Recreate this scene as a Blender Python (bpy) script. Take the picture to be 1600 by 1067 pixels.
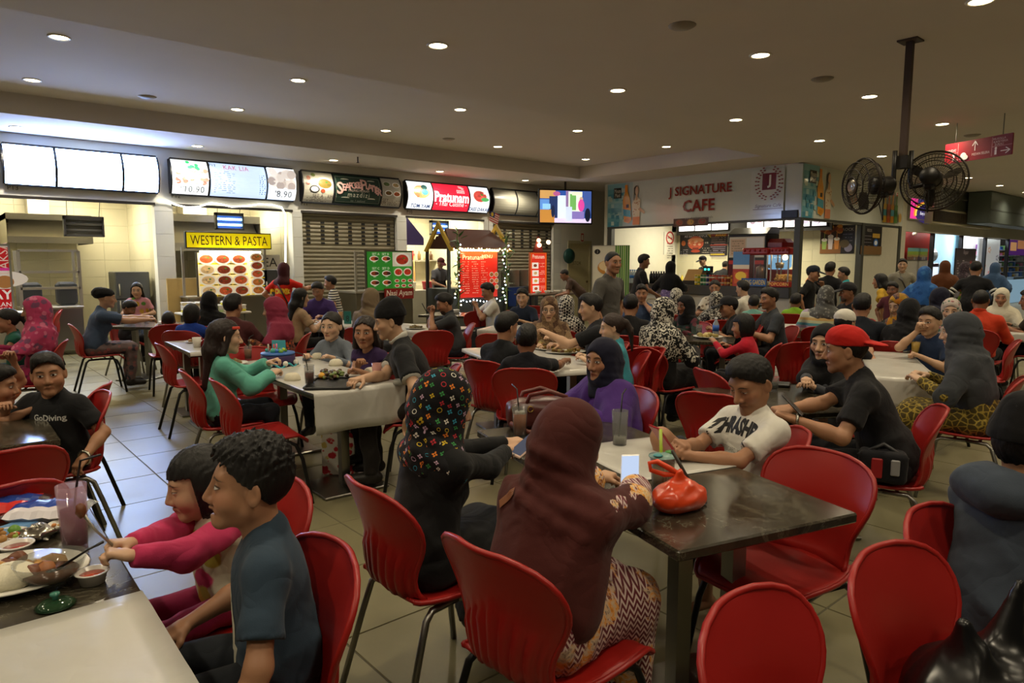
import bpy,bmesh,math,random,numpy as np
from mathutils import Vector,Matrix,Euler
import openvdb
random.seed(7)
for _o in list(bpy.data.objects):bpy.data.objects.remove(_o)
SC=bpy.context.scene
COL=SC.collection
PI=math.pi
def V(*a):return np.array(a,dtype=float)
FPX,PCX,PCY,HORIZON,EYE_H=1067.0,800.0,533.5,410.0,1.57
PITCH=math.atan((PCY-HORIZON)/FPX)
AZ=math.radians(49.18)
FWH=V(math.cos(AZ),math.sin(AZ),0);RT=V(math.sin(AZ),-math.cos(AZ),0);ZU=V(0,0,1)
FW=FWH*math.cos(PITCH)-ZU*math.sin(PITCH)
UP=FWH*math.sin(PITCH)+ZU*math.cos(PITCH)
EYE=V(0,0,EYE_H)
cam_data=bpy.data.cameras.new('camera');cam=bpy.data.objects.new('camera',cam_data);COL.objects.link(cam)
cam_data.sensor_width=36.0;cam_data.lens=36.0*FPX/1600.0;cam_data.clip_start=0.05;cam_data.clip_end=200
cam.matrix_world=Matrix(((RT[0],UP[0],-FW[0],EYE[0]),(RT[1],UP[1],-FW[1],EYE[1]),(RT[2],UP[2],-FW[2],EYE[2]),(0,0,0,1)))
SC.camera=cam
def ray(px,py):return FW+RT*(px-PCX)/FPX+UP*(PCY-py)/FPX
def atz(px,py,z):
 d=ray(px,py);return EYE+d*((z-EYE_H)/d[2])
def atx(px,py,x):
 d=ray(px,py);return EYE+d*(x/d[0])
def aty(px,py,y):
 d=ray(px,py);return EYE+d*(y/d[1])
def atd(px,py,dep):return EYE+ray(px,py)*dep
def heading(deg):
 """rotation about z of a thing whose front is +Y: 0 looks away from the viewer, 90 to the picture's right, 180 at the viewer"""
 return AZ-PI/2-math.radians(deg)
SC.view_settings.view_transform='Standard';SC.view_settings.look='None'
SC.view_settings.gamma=1.0;SC.view_settings.use_curve_mapping=False
SC.view_settings.exposure=0.0
W=bpy.data.worlds.new('world');SC.world=W;W.use_nodes=True
W.node_tree.nodes['Background'].inputs[0].default_value=(0.95,0.85,0.68,1)
W.node_tree.nodes['Background'].inputs[1].default_value=0.04
LAMP_W=18.0
LAMP_COL=(1.0,0.85,0.60)
def lin(c):
 if isinstance(c,str):
  c=c.lstrip('#');c=''.join(q*2 for q in c) if len(c)==3 else c;c=[int(c[i:i+2],16)/255 for i in(0,2,4)]
 return tuple((x/12.92 if x<=0.04045 else((x+0.055)/1.055)**2.4) for x in c[:3])
MATS={}
class NT:
 """tiny node-tree writer"""
 def __init__(s,name):
  s.m=bpy.data.materials.new(name);s.m.use_nodes=True;s.t=s.m.node_tree;s.b=s.t.nodes['Principled BSDF']
 def n(s,typ,**kw):
  nd=s.t.nodes.new(typ)
  for k,v in kw.items():setattr(nd,k,v)
  return nd
 def set(s,sock,v):
  if hasattr(v,'is_output') or isinstance(v,bpy.types.NodeSocket):s.t.links.new(v,sock)
  elif isinstance(v,(tuple,list)) and len(v)==3 and sock.type=='RGBA':sock.default_value=(*v,1)
  else:sock.default_value=v
 def math(s,op,a,b=0.0,c=0.0,clamp=False):
  nd=s.n('ShaderNodeMath',operation=op,use_clamp=clamp)
  for i,x in enumerate((a,b,c)):s.set(nd.inputs[i],x)
  return nd.outputs[0]
 def mix(s,f,a,b,mode='MIX'):
  nd=s.n('ShaderNodeMix',data_type='RGBA',blend_type=mode)
  s.set(nd.inputs[0],f);s.set(nd.inputs[6],a);s.set(nd.inputs[7],b);return nd.outputs[2]
 def coord(s,scale=(1,1,1),rot=(0,0,0),loc=(0,0,0),kind='Object'):
  tc=s.n('ShaderNodeTexCoord');mp=s.n('ShaderNodeMapping')
  s.t.links.new(tc.outputs[kind],mp.inputs[0])
  mp.inputs['Scale'].default_value=scale;mp.inputs['Rotation'].default_value=rot;mp.inputs['Location'].default_value=loc
  return mp.outputs[0]
 def noise(s,vec,scale,detail=3,rough=0.55,dist=0.0,out=0):
  nd=s.n('ShaderNodeTexNoise');s.set(nd.inputs['Vector'],vec)
  nd.inputs['Scale'].default_value=scale;nd.inputs['Detail'].default_value=detail
  nd.inputs['Roughness'].default_value=rough;nd.inputs['Distortion'].default_value=dist
  return nd.outputs[out]
 def voro(s,vec,scale,feature='F1',rnd=1.0):
  nd=s.n('ShaderNodeTexVoronoi',feature=feature);s.set(nd.inputs['Vector'],vec)
  nd.inputs['Scale'].default_value=scale;nd.inputs['Randomness'].default_value=rnd
  return nd
 def ramp(s,f,stops,interp='LINEAR'):
  nd=s.n('ShaderNodeValToRGB');nd.color_ramp.interpolation=interp;s.set(nd.inputs[0],f)
  e=nd.color_ramp.elements
  while len(e)<len(stops):e.new(0.5)
  for i,(p,c) in enumerate(stops):e[i].position=p;e[i].color=(*c,1)
  return nd.outputs[0]
 def sep(s,v):
  nd=s.n('ShaderNodeSeparateXYZ');s.set(nd.inputs[0],v);return nd.outputs
 def bump(s,h,strength=0.3,dist=0.01):
  nd=s.n('ShaderNodeBump');nd.inputs['Strength'].default_value=strength;nd.inputs['Distance'].default_value=dist
  s.set(nd.inputs['Height'],h);s.t.links.new(nd.outputs[0],s.b.inputs['Normal'])
 def base(s,c=None,rough=None,metal=None,spec=None):
  if c is not None:s.set(s.b.inputs['Base Color'],c)
  if rough is not None:s.set(s.b.inputs['Roughness'],rough)
  if metal is not None:s.b.inputs['Metallic'].default_value=metal
  if spec is not None:s.b.inputs['Specular IOR Level'].default_value=spec
def plain(col,rough=0.5,metal=0.0,spec=0.5,vary=0.08,scale=9.0,bump=0.0,alpha=None,trans=0.0,emit=0.0,name=None):
 key=(str(col),rough,metal,spec,vary,scale,bump,alpha,trans,emit)
 if key in MATS:return MATS[key]
 N=NT(name or 'paint');c=lin(col)
 if vary:
  f=N.noise(N.coord(),scale,4)
  N.base(N.mix(f,tuple(x*(1-vary) for x in c),tuple(min(1,x*(1+vary)) for x in c)),rough,metal,spec)
  if bump:N.bump(f,bump,0.004)
 else:N.base(c,rough,metal,spec)
 if trans:N.b.inputs['Transmission Weight'].default_value=trans
 if alpha is not None:N.b.inputs['Alpha'].default_value=alpha
 if emit:N.set(N.b.inputs['Emission Color'],c);N.b.inputs['Emission Strength'].default_value=emit
 MATS[key]=N.m;return N.m
def metal(col='#9a9a98',rough=0.32):return plain(col,rough,1.0,0.5,0.12,3.0)
def glow(col,strength,name='light'):
 key=('glow',str(col),strength)
 if key not in MATS:
  N=NT(name);N.base((0,0,0),0.6);N.set(N.b.inputs['Emission Color'],lin(col));N.b.inputs['Emission Strength'].default_value=strength
  MATS[key]=N.m
 return MATS[key]
def glass(col='#eef4f2',rough=0.03,alpha=0.22):
 key=('glass',str(col),rough,alpha)
 if key not in MATS:
  N=NT('glass');N.base(tuple(t*(.25 if alpha<.42 else.8) for t in lin(col)),rough);N.b.inputs['IOR'].default_value=1.45
  N.b.inputs['Alpha'].default_value=alpha;MATS[key]=N.m
 return MATS[key]
def link(name,data,parent=None,mat=None):
 o=bpy.data.objects.new(name,data);COL.objects.link(o)
 if parent is not None:o.parent=parent
 if mat is not None and data is not None:
  for m in(mat if isinstance(mat,(list,tuple)) else[mat]):data.materials.append(m)
 return o
def tag(o,label=None,cat=None,group=None,kind=None):
 if label:o['label']=label
 if cat:o['category']=cat
 if group:o['group']=group
 if kind:o['kind']=kind
 return o
def thing(name,label,cat,loc=(0,0,0),rz=0.0,group=None):
 o=bpy.data.objects.new(name,None);COL.objects.link(o);o.empty_display_size=0.1
 o.location=tuple(float(x) for x in loc);o.rotation_euler=(0,0,rz)
 return tag(o,label,cat,group)
def copy_tree(o,parent=None):
 c=o.copy();COL.objects.link(c)
 if parent is not None:c.parent=parent
 for ch in list(o.children):copy_tree(ch,c)
 return c
def np_mesh(name,v,f,smooth=True):
 """mesh from arrays: v (n,3), f (m,k) all with k corners"""
 me=bpy.data.meshes.new(name);v=np.ascontiguousarray(v,dtype=np.float32);f=np.ascontiguousarray(f,dtype=np.int32)
 me.vertices.add(len(v));me.vertices.foreach_set('co',v.ravel())
 k=f.shape[1];me.loops.add(f.size);me.loops.foreach_set('vertex_index',f.ravel())
 me.polygons.add(len(f));me.polygons.foreach_set('loop_start',np.arange(0,f.size,k,dtype=np.int32))
 me.polygons.foreach_set('use_smooth',np.full(len(f),smooth,dtype=bool))
 me.update(calc_edges=True);return me
class B:
 """collects shapes of one part; build() links them as one mesh object"""
 def __init__(s):s.v=[];s.f=[];s.mi=[];s.sm=[];s.cur=0
 def add(s,vs,fs,smooth=False):
  b=len(s.v);s.v+=[tuple(map(float,p)) for p in vs]
  for f in fs:s.f.append(tuple(b+i for i in f));s.mi.append(s.cur);s.sm.append(smooth)
  return s
 def mat(s,i):s.cur=i;return s
 def box(s,lo,hi,bev=0.0):
  (x0,y0,z0),(x1,y1,z1)=lo,hi
  if bev<=0:
   v=[(x0,y0,z0),(x1,y0,z0),(x1,y1,z0),(x0,y1,z0),(x0,y0,z1),(x1,y0,z1),(x1,y1,z1),(x0,y1,z1)]
   return s.add(v,[(3,2,1,0),(4,5,6,7),(0,1,5,4),(1,2,6,5),(2,3,7,6),(3,0,4,7)])
  b=min(bev,(x1-x0)/2.01,(y1-y0)/2.01,(z1-z0)/2.01);v=[]
  def ring(i,z):return[(x0+i,y0+b,z),(x0+b,y0+i,z),(x1-b,y0+i,z),(x1-i,y0+b,z),(x1-i,y1-b,z),(x1-b,y1-i,z),(x0+b,y1-i,z),(x0+i,y1-b,z)]
  for i,z in((b,z0),(0,z0+b),(0,z1-b),(b,z1)):v+=ring(i,z)
  f=[tuple(range(7,-1,-1)),tuple(range(24,32))]
  for k in range(3):
   for i in range(8):f.append((k*8+i,k*8+(i+1)%8,k*8+8+(i+1)%8,k*8+8+i))
  return s.add(v,f)
 def cbox(s,c,size,bev=0.0,rz=0.0):
  c=np.array(c,float);h=np.array(size,float)/2
  n=len(s.v);s.box(tuple(-h),tuple(h),bev)
  cs,sn=math.cos(rz),math.sin(rz)
  for i in range(n,len(s.v)):
   x,y,z=s.v[i];s.v[i]=(c[0]+x*cs-y*sn,c[1]+x*sn+y*cs,c[2]+z)
  return s
 def tube(s,pts,r,n=8,closed=False,cap=True):
  P=[np.array(p,float) for p in pts];m=len(P);R=r if hasattr(r,'__len__') else[r]*m
  vs=[];prev=None
  for i in range(m):
   t=(P[(i+1)%m]-P[i-1]) if closed else(P[min(i+1,m-1)]-P[max(i-1,0)])
   t=t/(np.linalg.norm(t)+1e-9)
   if prev is None:
    a=V(0,0,1) if abs(t[2])<0.9 else V(1,0,0);u=np.cross(t,a)
   else:u=prev-t*(prev@t)
   u/=np.linalg.norm(u)+1e-9;prev=u;w=np.cross(t,u)
   for k in range(n):
    a=2*PI*k/n;vs.append(P[i]+R[i]*(math.cos(a)*u+math.sin(a)*w))
  fs=[]
  for i in range(m if closed else m-1):
   j=(i+1)%m
   for k in range(n):fs.append((i*n+k,i*n+(k+1)%n,j*n+(k+1)%n,j*n+k))
  if cap and not closed:fs.append(tuple(range(n-1,-1,-1)));fs.append(tuple((m-1)*n+k for k in range(n)))
  return s.add(vs,fs,True)
 def lathe(s,prof,n=20,c=(0,0,0),sx=1.0,sy=1.0,smooth=True):
  vs=[];fs=[];m=len(prof)
  for r,z in prof:
   for k in range(n):
    a=2*PI*k/n;vs.append((c[0]+sx*r*math.cos(a),c[1]+sy*r*math.sin(a),c[2]+z))
  for i in range(m-1):
   for k in range(n):fs.append((i*n+k,i*n+(k+1)%n,(i+1)*n+(k+1)%n,(i+1)*n+k))
  if prof[0][0]>1e-6:fs.append(tuple(range(n-1,-1,-1)))
  if prof[-1][0]>1e-6:fs.append(tuple((m-1)*n+k for k in range(n)))
  return s.add(vs,fs,smooth)
 def ball(s,c,r,n=12,m=8,noise=0.0):
  r=r if hasattr(r,'__len__') else(r,r,r);vs=[]
  for i in range(m+1):
   t=PI*i/m
   for k in range(n):
    a=2*PI*k/n;q=1+(random.uniform(-noise,noise) if noise else 0)
    vs.append((c[0]+q*r[0]*math.sin(t)*math.cos(a),c[1]+q*r[1]*math.sin(t)*math.sin(a),c[2]-q*r[2]*math.cos(t)))
  fs=[(i*n+k,i*n+(k+1)%n,(i+1)*n+(k+1)%n,(i+1)*n+k) for i in range(m) for k in range(n)]
  return s.add(vs,fs,True)
 def prism(s,poly,z0,z1):
  n=len(poly);vs=[(x,y,z0) for x,y in poly]+[(x,y,z1) for x,y in poly]
  return s.add(vs,[tuple(range(n-1,-1,-1)),tuple(range(n,2*n))]+[(i,(i+1)%n,n+(i+1)%n,n+i) for i in range(n)])
 def xform(s,M,start=0):
  for i in range(start,len(s.v)):s.v[i]=tuple(M@Vector(s.v[i]))
  return s
 def mesh(s,name,mats):
  me=bpy.data.meshes.new(name);me.from_pydata(s.v,[],s.f)
  me.polygons.foreach_set('material_index',s.mi);me.polygons.foreach_set('use_smooth',s.sm)
  for m in(mats if isinstance(mats,(list,tuple)) else[mats]):me.materials.append(m)
  me.update();return me
 def build(s,name,mats,parent=None):return link(name,s.mesh(name,mats),parent)
TEXTS={}
def text_shape(txt,shear=0.0,bold=0.0,space=1.0):
 key=(txt,shear,bold,space)
 if key not in TEXTS:
  cu=bpy.data.curves.new('lettering','FONT');cu.body=txt;cu.shear=shear;cu.offset=bold;cu.space_character=space
  cu.resolution_u=2;cu.size=1.0
  o=bpy.data.objects.new('lettering',cu);COL.objects.link(o)
  me=bpy.data.meshes.new_from_object(o,depsgraph=bpy.context.evaluated_depsgraph_get())
  v=np.array([tuple(q.co)[:2] for q in me.vertices]).reshape(-1,2);f=[tuple(p.vertices) for p in me.polygons]
  bpy.data.objects.remove(o);bpy.data.meshes.remove(me);bpy.data.curves.remove(cu)
  lo=v.min(0);hi=v.max(0);TEXTS[key]=((v-lo)/max(hi[1]-lo[1],1e-6),f,(hi[0]-lo[0])/max(hi[1]-lo[1],1e-6))
 return TEXTS[key]
class Art:
 """print on a flat rectangle w by h metres; its plane is local XZ facing -Y; u right, v up, both from the lower-left corner"""
 def __init__(s,w,h):s.w,s.h=w,h;s.v=[];s.f=[];s.c=[];s.k=0
 def poly(s,pts,col):
  s.k+=1;y=-0.0005*s.k;b=len(s.v);s.v+=[(u-s.w/2,y,v-s.h/2) for u,v in pts]
  s.f.append(tuple(range(b,b+len(pts))));s.c.append(lin(col));return s
 def rect(s,u0,v0,u1,v1,col):return s.poly([(u0*s.w,v0*s.h),(u1*s.w,v0*s.h),(u1*s.w,v1*s.h),(u0*s.w,v1*s.h)],col)
 def oval(s,u,v,ru,rv,col,n=18,a0=0.0,a1=2*PI):
  full=abs(a1-a0-2*PI)<1e-6;q=n if full else n+1
  return s.poly([(u*s.w+ru*math.cos(a0+(a1-a0)*i/n),v*s.h+rv*math.sin(a0+(a1-a0)*i/n)) for i in range(q)],col)
 def line(s,pts,wid,col):
  for(a,b),(c,d) in zip(pts[:-1],pts[1:]):
   a,c=a*s.w,c*s.w;b,d=b*s.h,d*s.h;L=math.hypot(c-a,d-b) or 1;nx,ny=-(d-b)/L*wid/2,(c-a)/L*wid/2
   s.poly([(a-nx,b-ny),(c-nx,d-ny),(c+nx,d+ny),(a+nx,b+ny)],col)
  return s
 def text(s,txt,u,v,size,col,align='c',shear=0.0,bold=0.0,sx=1.0,maxw=None,rot=0.0,space=1.0):
  vv,ff,asp=text_shape(txt,shear,bold,space);s.k+=1;y=-0.0005*s.k;b=len(s.v)
  sxx=size*sx
  if maxw and asp*sxx>maxw*s.w:sxx=maxw*s.w/asp
  off={'c':-asp*sxx/2,'l':0.0,'r':-asp*sxx}[align];cr,sr=math.cos(rot),math.sin(rot)
  for p in vv:
   a,c=p[0]*sxx+off,(p[1]-0.5)*size
   s.v.append((u*s.w-s.w/2+a*cr-c*sr,y,v*s.h-s.h/2+a*sr+c*cr))
  for f in ff:s.f.append(tuple(b+i for i in f));s.c.append(lin(col))
  return s
 def scribble(s,u0,v0,u1,rows,size,gap,col,fill=0.8):
  """rows of print too small to read, as broken bars"""
  v=v0
  for _ in range(rows):
   u=u0
   while u<u1-0.01:
    L=random.uniform(0.03,0.11)*min(1,(u1-u0)*2.2);e=min(u+L,u1)
    if random.random()<fill:s.rect(u,v-size/s.h/2,e,v+size/s.h/2,col)
    u=e+0.012
   v-=gap/s.h
  return s
 def dish(s,u,v,r,food,plate='#f2f0ea',flat=0.62,bits=7,garnish='#3f7a2c'):
  s.oval(u,v,r,r*flat,plate);s.oval(u,v,r*0.78,r*flat*0.72,food)
  for _ in range(bits):
   a=random.uniform(0,2*PI);q=random.uniform(0,0.6)*r
   c=lin(food);k=random.uniform(0.55,1.5);hexc=[min(1,x*k)**(1/2.2) for x in c]
   s.oval(u+q*math.cos(a)/s.w,v+q*flat*math.sin(a)/s.h,r*random.uniform(0.12,0.24),r*random.uniform(0.08,0.16),hexc,7)
  if garnish:s.oval(u+0.2*r/s.w,v+0.15*r/s.h,r*0.16,r*0.09,garnish,6)
  return s
 def build(s,name,mat,parent,loc=(0,0,0),rz=0.0,bend=None):
  me=bpy.data.meshes.new(name);me.from_pydata(s.v,[],s.f)
  at=me.color_attributes.new('Col','FLOAT_COLOR','CORNER');buf=[]
  for p,c in zip(s.f,s.c):buf+=[*c,1.0]*len(p)
  at.data.foreach_set('color',buf);me.materials.append(mat);me.update()
  if bend is not None:
   bm=bmesh.new();bm.from_mesh(me);z0=-s.h/2
   for i in range(1,10):bmesh.ops.bisect_plane(bm,geom=bm.verts[:]+bm.edges[:]+bm.faces[:],plane_co=(0,0,z0+s.h*i/10),plane_no=(0,0,1))
   for v in bm.verts:v.co.y+=bend(v.co.x,v.co.z)
   bm.to_mesh(me);bm.free()
  o=link(name,me,parent);o.location=loc;o.rotation_euler=(0,0,rz);return o
def print_mat(emit=0.0,rough=0.45):
 key=('print',emit,rough)
 if key not in MATS:
  N=NT('print');a=N.n('ShaderNodeAttribute',attribute_name='Col');N.base(a.outputs['Color'],rough)
  if emit:N.set(N.b.inputs['Emission Color'],a.outputs['Color']);N.b.inputs['Emission Strength'].default_value=emit
  MATS[key]=N.m
 return MATS[key]
def board(name,label,cat,loc,rz,w,h,depth,art,emit=0.0,frame='#1c1c1e',border=0.02,group=None,rough=0.45):
 """a printed or lit panel with a frame: back box, rim, print"""
 t=thing(name,label,cat,loc,rz,group)
 B().box((-w/2,0.0,-h/2),(w/2,depth,h/2),min(0.01,depth/3)).build('backing',plain(frame,0.4),t)
 if border>0:
  b=B()
  b.box((-w/2,-0.012,h/2-border),(w/2,0,h/2));b.box((-w/2,-0.012,-h/2),(w/2,0,-h/2+border))
  b.box((-w/2,-0.012,-h/2+border),(-w/2+border,0,h/2-border));b.box((w/2-border,-0.012,-h/2+border),(w/2,0,h/2-border))
  b.build('rim',plain(frame,0.35),t)
 art.build('printed_face',print_mat(emit,rough),t,(0,-0.0005,0));return t
F4=np.float32
class Field:
 def __init__(s,lo,hi,h):
  s.h=h;s.o=np.array(lo,float)-3*h;s.n=np.ceil((np.array(hi,float)-s.o)/h).astype(int)+4
  s.d=np.full(s.n,9.0,F4)
 def win(s,lo,hi):
  i0=np.clip(np.floor((np.array(lo)-s.o)/s.h).astype(int),0,s.n);i1=np.clip(np.ceil((np.array(hi)-s.o)/s.h).astype(int)+1,0,s.n)
  if(i1<=i0).any():return None
  ax=[((np.arange(i0[k],i1[k])*s.h)+s.o[k]).astype(F4) for k in range(3)]
  return tuple(slice(i0[k],i1[k]) for k in range(3)),ax[0][:,None,None],ax[1][None,:,None],ax[2][None,None,:]
 def put(s,lo,hi,fn,k,sub=False):
  w=s.win(lo,hi)
  if w is None:return s
  sl,X,Y,Z=w;D=fn(X,Y,Z);A=s.d[sl]
  if sub:
   D=-D;hh=np.maximum(k-np.abs(A-D),0)/k;s.d[sl]=np.maximum(A,D)+hh*hh*(k*0.25)
  else:
   hh=np.maximum(k-np.abs(A-D),0)/k;s.d[sl]=np.minimum(A,D)-hh*hh*(k*0.25)
  return s
 def cone(s,a,b,r1,r2,k=0.02,flat=None,cut=None,sub=False):
  a=np.array(a,float);b=np.array(b,float);ba=b-a;L2=max(ba@ba,1e-9);r=max(r1,r2)+k+2*s.h
  def fn(X,Y,Z):
   x,y,z=X-a[0],Y-a[1],Z-a[2];t0=(x*ba[0]+y*ba[1]+z*ba[2])/L2;t=np.clip(t0,0,1)
   x=x-t*ba[0];y=y-t*ba[1];z=z-t*ba[2]
   if flat is not None:
    n,q=flat;w=(x*n[0]+y*n[1]+z*n[2])*(q-1);x=x+n[0]*w;y=y+n[1]*w;z=z+n[2]*w
   D=np.sqrt(x*x+y*y+z*z)-(r1+(r2-r1)*t)
   if cut is not None:D=np.maximum(D,(t0-cut)*math.sqrt(L2))
   return D
  return s.put(np.minimum(a,b)-r,np.maximum(a,b)+r,fn,k,sub)
 def ball(s,c,r,R=None,k=0.02,sub=False):
  c=np.array(c,float);r=np.array(r if hasattr(r,'__len__') else(r,r,r),float);m=r.max()+k+2*s.h
  R=np.eye(3) if R is None else R
  def fn(X,Y,Z):
   x,y,z=X-c[0],Y-c[1],Z-c[2]
   q=[R[0,i]*x+R[1,i]*y+R[2,i]*z for i in range(3)]
   k0=np.sqrt(sum((q[i]/r[i])**2 for i in range(3)));k1=np.sqrt(sum((q[i]/r[i]**2)**2 for i in range(3)))+1e-6
   return k0*(k0-1)/k1
  return s.put(c-m,c+m,fn,k,sub)
 def box(s,c,half,R,rnd=0.01,k=0.01,sub=False):
  c=np.array(c,float);half=np.array(half,float);m=np.linalg.norm(half)+k+2*s.h
  def fn(X,Y,Z):
   x,y,z=X-c[0],Y-c[1],Z-c[2]
   q=[np.abs(R[0,i]*x+R[1,i]*y+R[2,i]*z)-(half[i]-rnd) for i in range(3)]
   return np.sqrt(sum(np.maximum(t,0)**2 for t in q))+np.minimum(np.maximum(np.maximum(q[0],q[1]),q[2]),0)-rnd
  return s.put(c-m,c+m,fn,k,sub)
 def half(s,p,n,k=0.01):
  """keep the side of the plane against n"""
  n=np.array(n,float);n/=np.linalg.norm(n)
  def fn(X,Y,Z):return-((X-p[0])*n[0]+(Y-p[1])*n[1]+(Z-p[2])*n[2])
  return s.put(s.o-1,s.o+s.n*s.h+1,fn,k,True)
 def folds(s,amp,freq,seed=0,dirs=None,fn=None):
  """creases: a few crossing ridges"""
  ix=np.nonzero(np.abs(s.d)<amp*3+1.5*s.h)
  P=np.stack([ix[i]*s.h+s.o[i] for i in range(3)],1);rg=np.random.RandomState(seed+11);q=np.zeros(len(P))
  for j in range(5):
   v=rg.normal(size=3) if dirs is None else np.array(dirs[j%len(dirs)],float)+0.25*rg.normal(size=3)
   v=v/np.linalg.norm(v)*freq*rg.uniform(0.6,1.6);u=rg.normal(size=3);u=u/np.linalg.norm(u)*freq*0.5
   q+=np.abs(np.sin(P@v+rg.uniform(0,6)+1.3*np.sin(P@u+j)))-0.64
  if fn is not None:q=q*fn(P)
  s.d[ix]+=(amp/2.2*q).astype(F4);return s
 def mesh(s,name):
  g=openvdb.FloatGrid(3*s.h);g.copyFromArray(np.clip(s.d,-3*s.h,3*s.h).astype(np.float64))
  pts,tris,quads=g.convertToPolygons(0.0,{'body':(.03,.03,.06,.09),'hair':(.05,)*4}.get(name,(.02,.025,.04,.06))[0 if s.h<.008 else 1 if s.h<.0107 else 2 if s.h<.016 else 3] if name!='body' else(.028 if s.h<.006 else.05))
  if len(pts)==0:return None,None
  P=pts.astype(np.float64)*s.h+s.o
  return tq_mesh(name,P,tris,quads),P
ADAPT=0.03
def tq_mesh(name,v,t,q):
 me=bpy.data.meshes.new(name);v=np.ascontiguousarray(v,dtype=np.float32);me.vertices.add(len(v));me.vertices.foreach_set('co',v.ravel())
 t=np.asarray(t,dtype=np.int32).reshape(-1,3);q=np.asarray(q,dtype=np.int32).reshape(-1,4);li=np.concatenate([t[:,::-1].ravel(),q[:,::-1].ravel()])
 me.loops.add(len(li));me.loops.foreach_set('vertex_index',li);n=len(t)+len(q);me.polygons.add(n)
 me.polygons.foreach_set('loop_start',np.concatenate([np.arange(len(t))*3,len(t)*3+np.arange(len(q))*4]).astype(np.int32))
 me.polygons.foreach_set('use_smooth',np.ones(n,dtype=bool));me.update(calc_edges=True);return me
def rot_ypr(yaw,pitch,roll):
 """head frame: yaw turns to the person's left (+), pitch looks down (+), roll tips to the right"""
 cy,sy=math.cos(yaw),math.sin(yaw);cp,sp=math.cos(-pitch),math.sin(-pitch);cr,sr=math.cos(roll),math.sin(roll)
 Rz=np.array([[cy,-sy,0],[sy,cy,0],[0,0,1]]);Rx=np.array([[1,0,0],[0,cp,-sp],[0,sp,cp]]);Ry=np.array([[cr,0,sr],[0,1,0],[-sr,0,cr]])
 return Rz@Rx@Ry
def skin_mat():
 if 'skin' in MATS:return MATS['skin']
 N=NT('skin')
 hl=N.sep(N.n('ShaderNodeAttribute',attribute_name='hl').outputs['Vector']);x,y,z=hl[0],hl[1],hl[2]
 def ob(nm,out='Color'):return N.n('ShaderNodeAttribute',attribute_type='OBJECT',attribute_name=nm).outputs[out]
 M=N.math
 ax=M('ABSOLUTE',x);front=M('MULTIPLY',M('MULTIPLY',M('GREATER_THAN',y,0.04),M('LESS_THAN',y,0.13)),M('LESS_THAN',ax,0.075))
 def ell(cx,cz,rx,rz,xx=ax):return M('ADD',M('POWER',M('DIVIDE',M('SUBTRACT',xx,cx),rx),2.0),M('POWER',M('DIVIDE',M('SUBTRACT',z,cz),rz),2.0))
 def soft(d,w=0.25):return M('MULTIPLY',N.math('DIVIDE',M('SUBTRACT',1.0+w/2,d),w,clamp=True),front)
 sk=ob('skin');c=N.mix(N.noise(N.coord(),14,3),N.mix(0.12,sk,(0.25,0.08,0.05)),sk)
 cheek=soft(ell(0.043,-0.022,0.03,0.026),0.9);c=N.mix(M('MULTIPLY',cheek,0.14),c,(0.55,0.14,0.09))
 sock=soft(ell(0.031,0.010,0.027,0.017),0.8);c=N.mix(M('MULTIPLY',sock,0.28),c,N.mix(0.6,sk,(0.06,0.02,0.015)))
 beard=M('MULTIPLY',M('MULTIPLY',M('MAXIMUM',soft(ell(0,-0.093,0.055,0.036),0.5),soft(ell(0,-0.043,0.03,0.008),0.6)),ob('beard','Fac')),1.0)
 c=N.mix(beard,c,(0.012,0.010,0.009))
 ez=M('SUBTRACT',z,M('MULTIPLY',M('POWER',M('SUBTRACT',ax,0.031),2.0),-9.0));op=ob('eye_open','Fac')
 zz=M('ADD',z,M('MULTIPLY',M('MULTIPLY',ax,ax),7.0));el2=lambda cz,rx,rz:M('ADD',M('POWER',M('DIVIDE',ax,rx),2.0),M('POWER',M('DIVIDE',M('SUBTRACT',zz,cz),rz),2.0));lips=soft(el2(-0.0625,0.025,0.0105),0.3);c=N.mix(M('MULTIPLY',lips,0.75),c,ob('lips'))
 gap=soft(el2(-0.0620,0.022,M('ADD',0.0013,ob('mouth_open','Fac'))),0.4);c=N.mix(M('MULTIPLY',gap,0.9),c,(0.03,0.008,0.008))
 brow=soft(M('ADD',M('POWER',M('DIVIDE',M('SUBTRACT',ax,0.032),0.0215),2.0),M('POWER',M('DIVIDE',M('ADD',M('SUBTRACT',z,0.0335),M('MULTIPLY',M('POWER',M('SUBTRACT',ax,0.034),2.0),11.0)),0.0042),2.0)),0.7)
 c=N.mix(M('MULTIPLY',brow,0.85),c,(0.018,0.012,0.009))
 def eye(rx,rz,cz=0.0085):return M('ADD',M('POWER',M('DIVIDE',M('SUBTRACT',ax,0.031),rx),2.0),M('POWER',M('DIVIDE',M('SUBTRACT',z,cz),M('MULTIPLY',op,rz)),2.0))
 lash=soft(eye(0.0172,0.0072,0.0096),0.5);c=N.mix(M('MULTIPLY',lash,0.85),c,(0.02,0.012,0.01))
 white=soft(eye(0.0142,0.0049),0.25);look=ob('look','Fac')
 xs=M('SUBTRACT',M('SUBTRACT',x,look),M('MULTIPLY',M('SIGN',x),0.031))
 iris=M('MULTIPLY',white,N.math('DIVIDE',M('SUBTRACT',1.15,M('ADD',M('POWER',M('DIVIDE',xs,0.0064),2.0),M('POWER',M('DIVIDE',M('SUBTRACT',z,0.009),0.0064),2.0))),0.3,clamp=True))
 c=N.mix(white,c,(0.62,0.58,0.54));c=N.mix(iris,c,(0.014,0.008,0.006))
 nost=soft(ell(0.0085,-0.0405,0.0045,0.003),0.5);c=N.mix(M('MULTIPLY',nost,0.7),c,(0.04,0.012,0.01))
 N.base(c,M('SUBTRACT',0.5,M('MULTIPLY',white,0.35)),0.0,0.4)
 N.b.inputs['Subsurface Weight'].default_value=0.0
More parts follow.
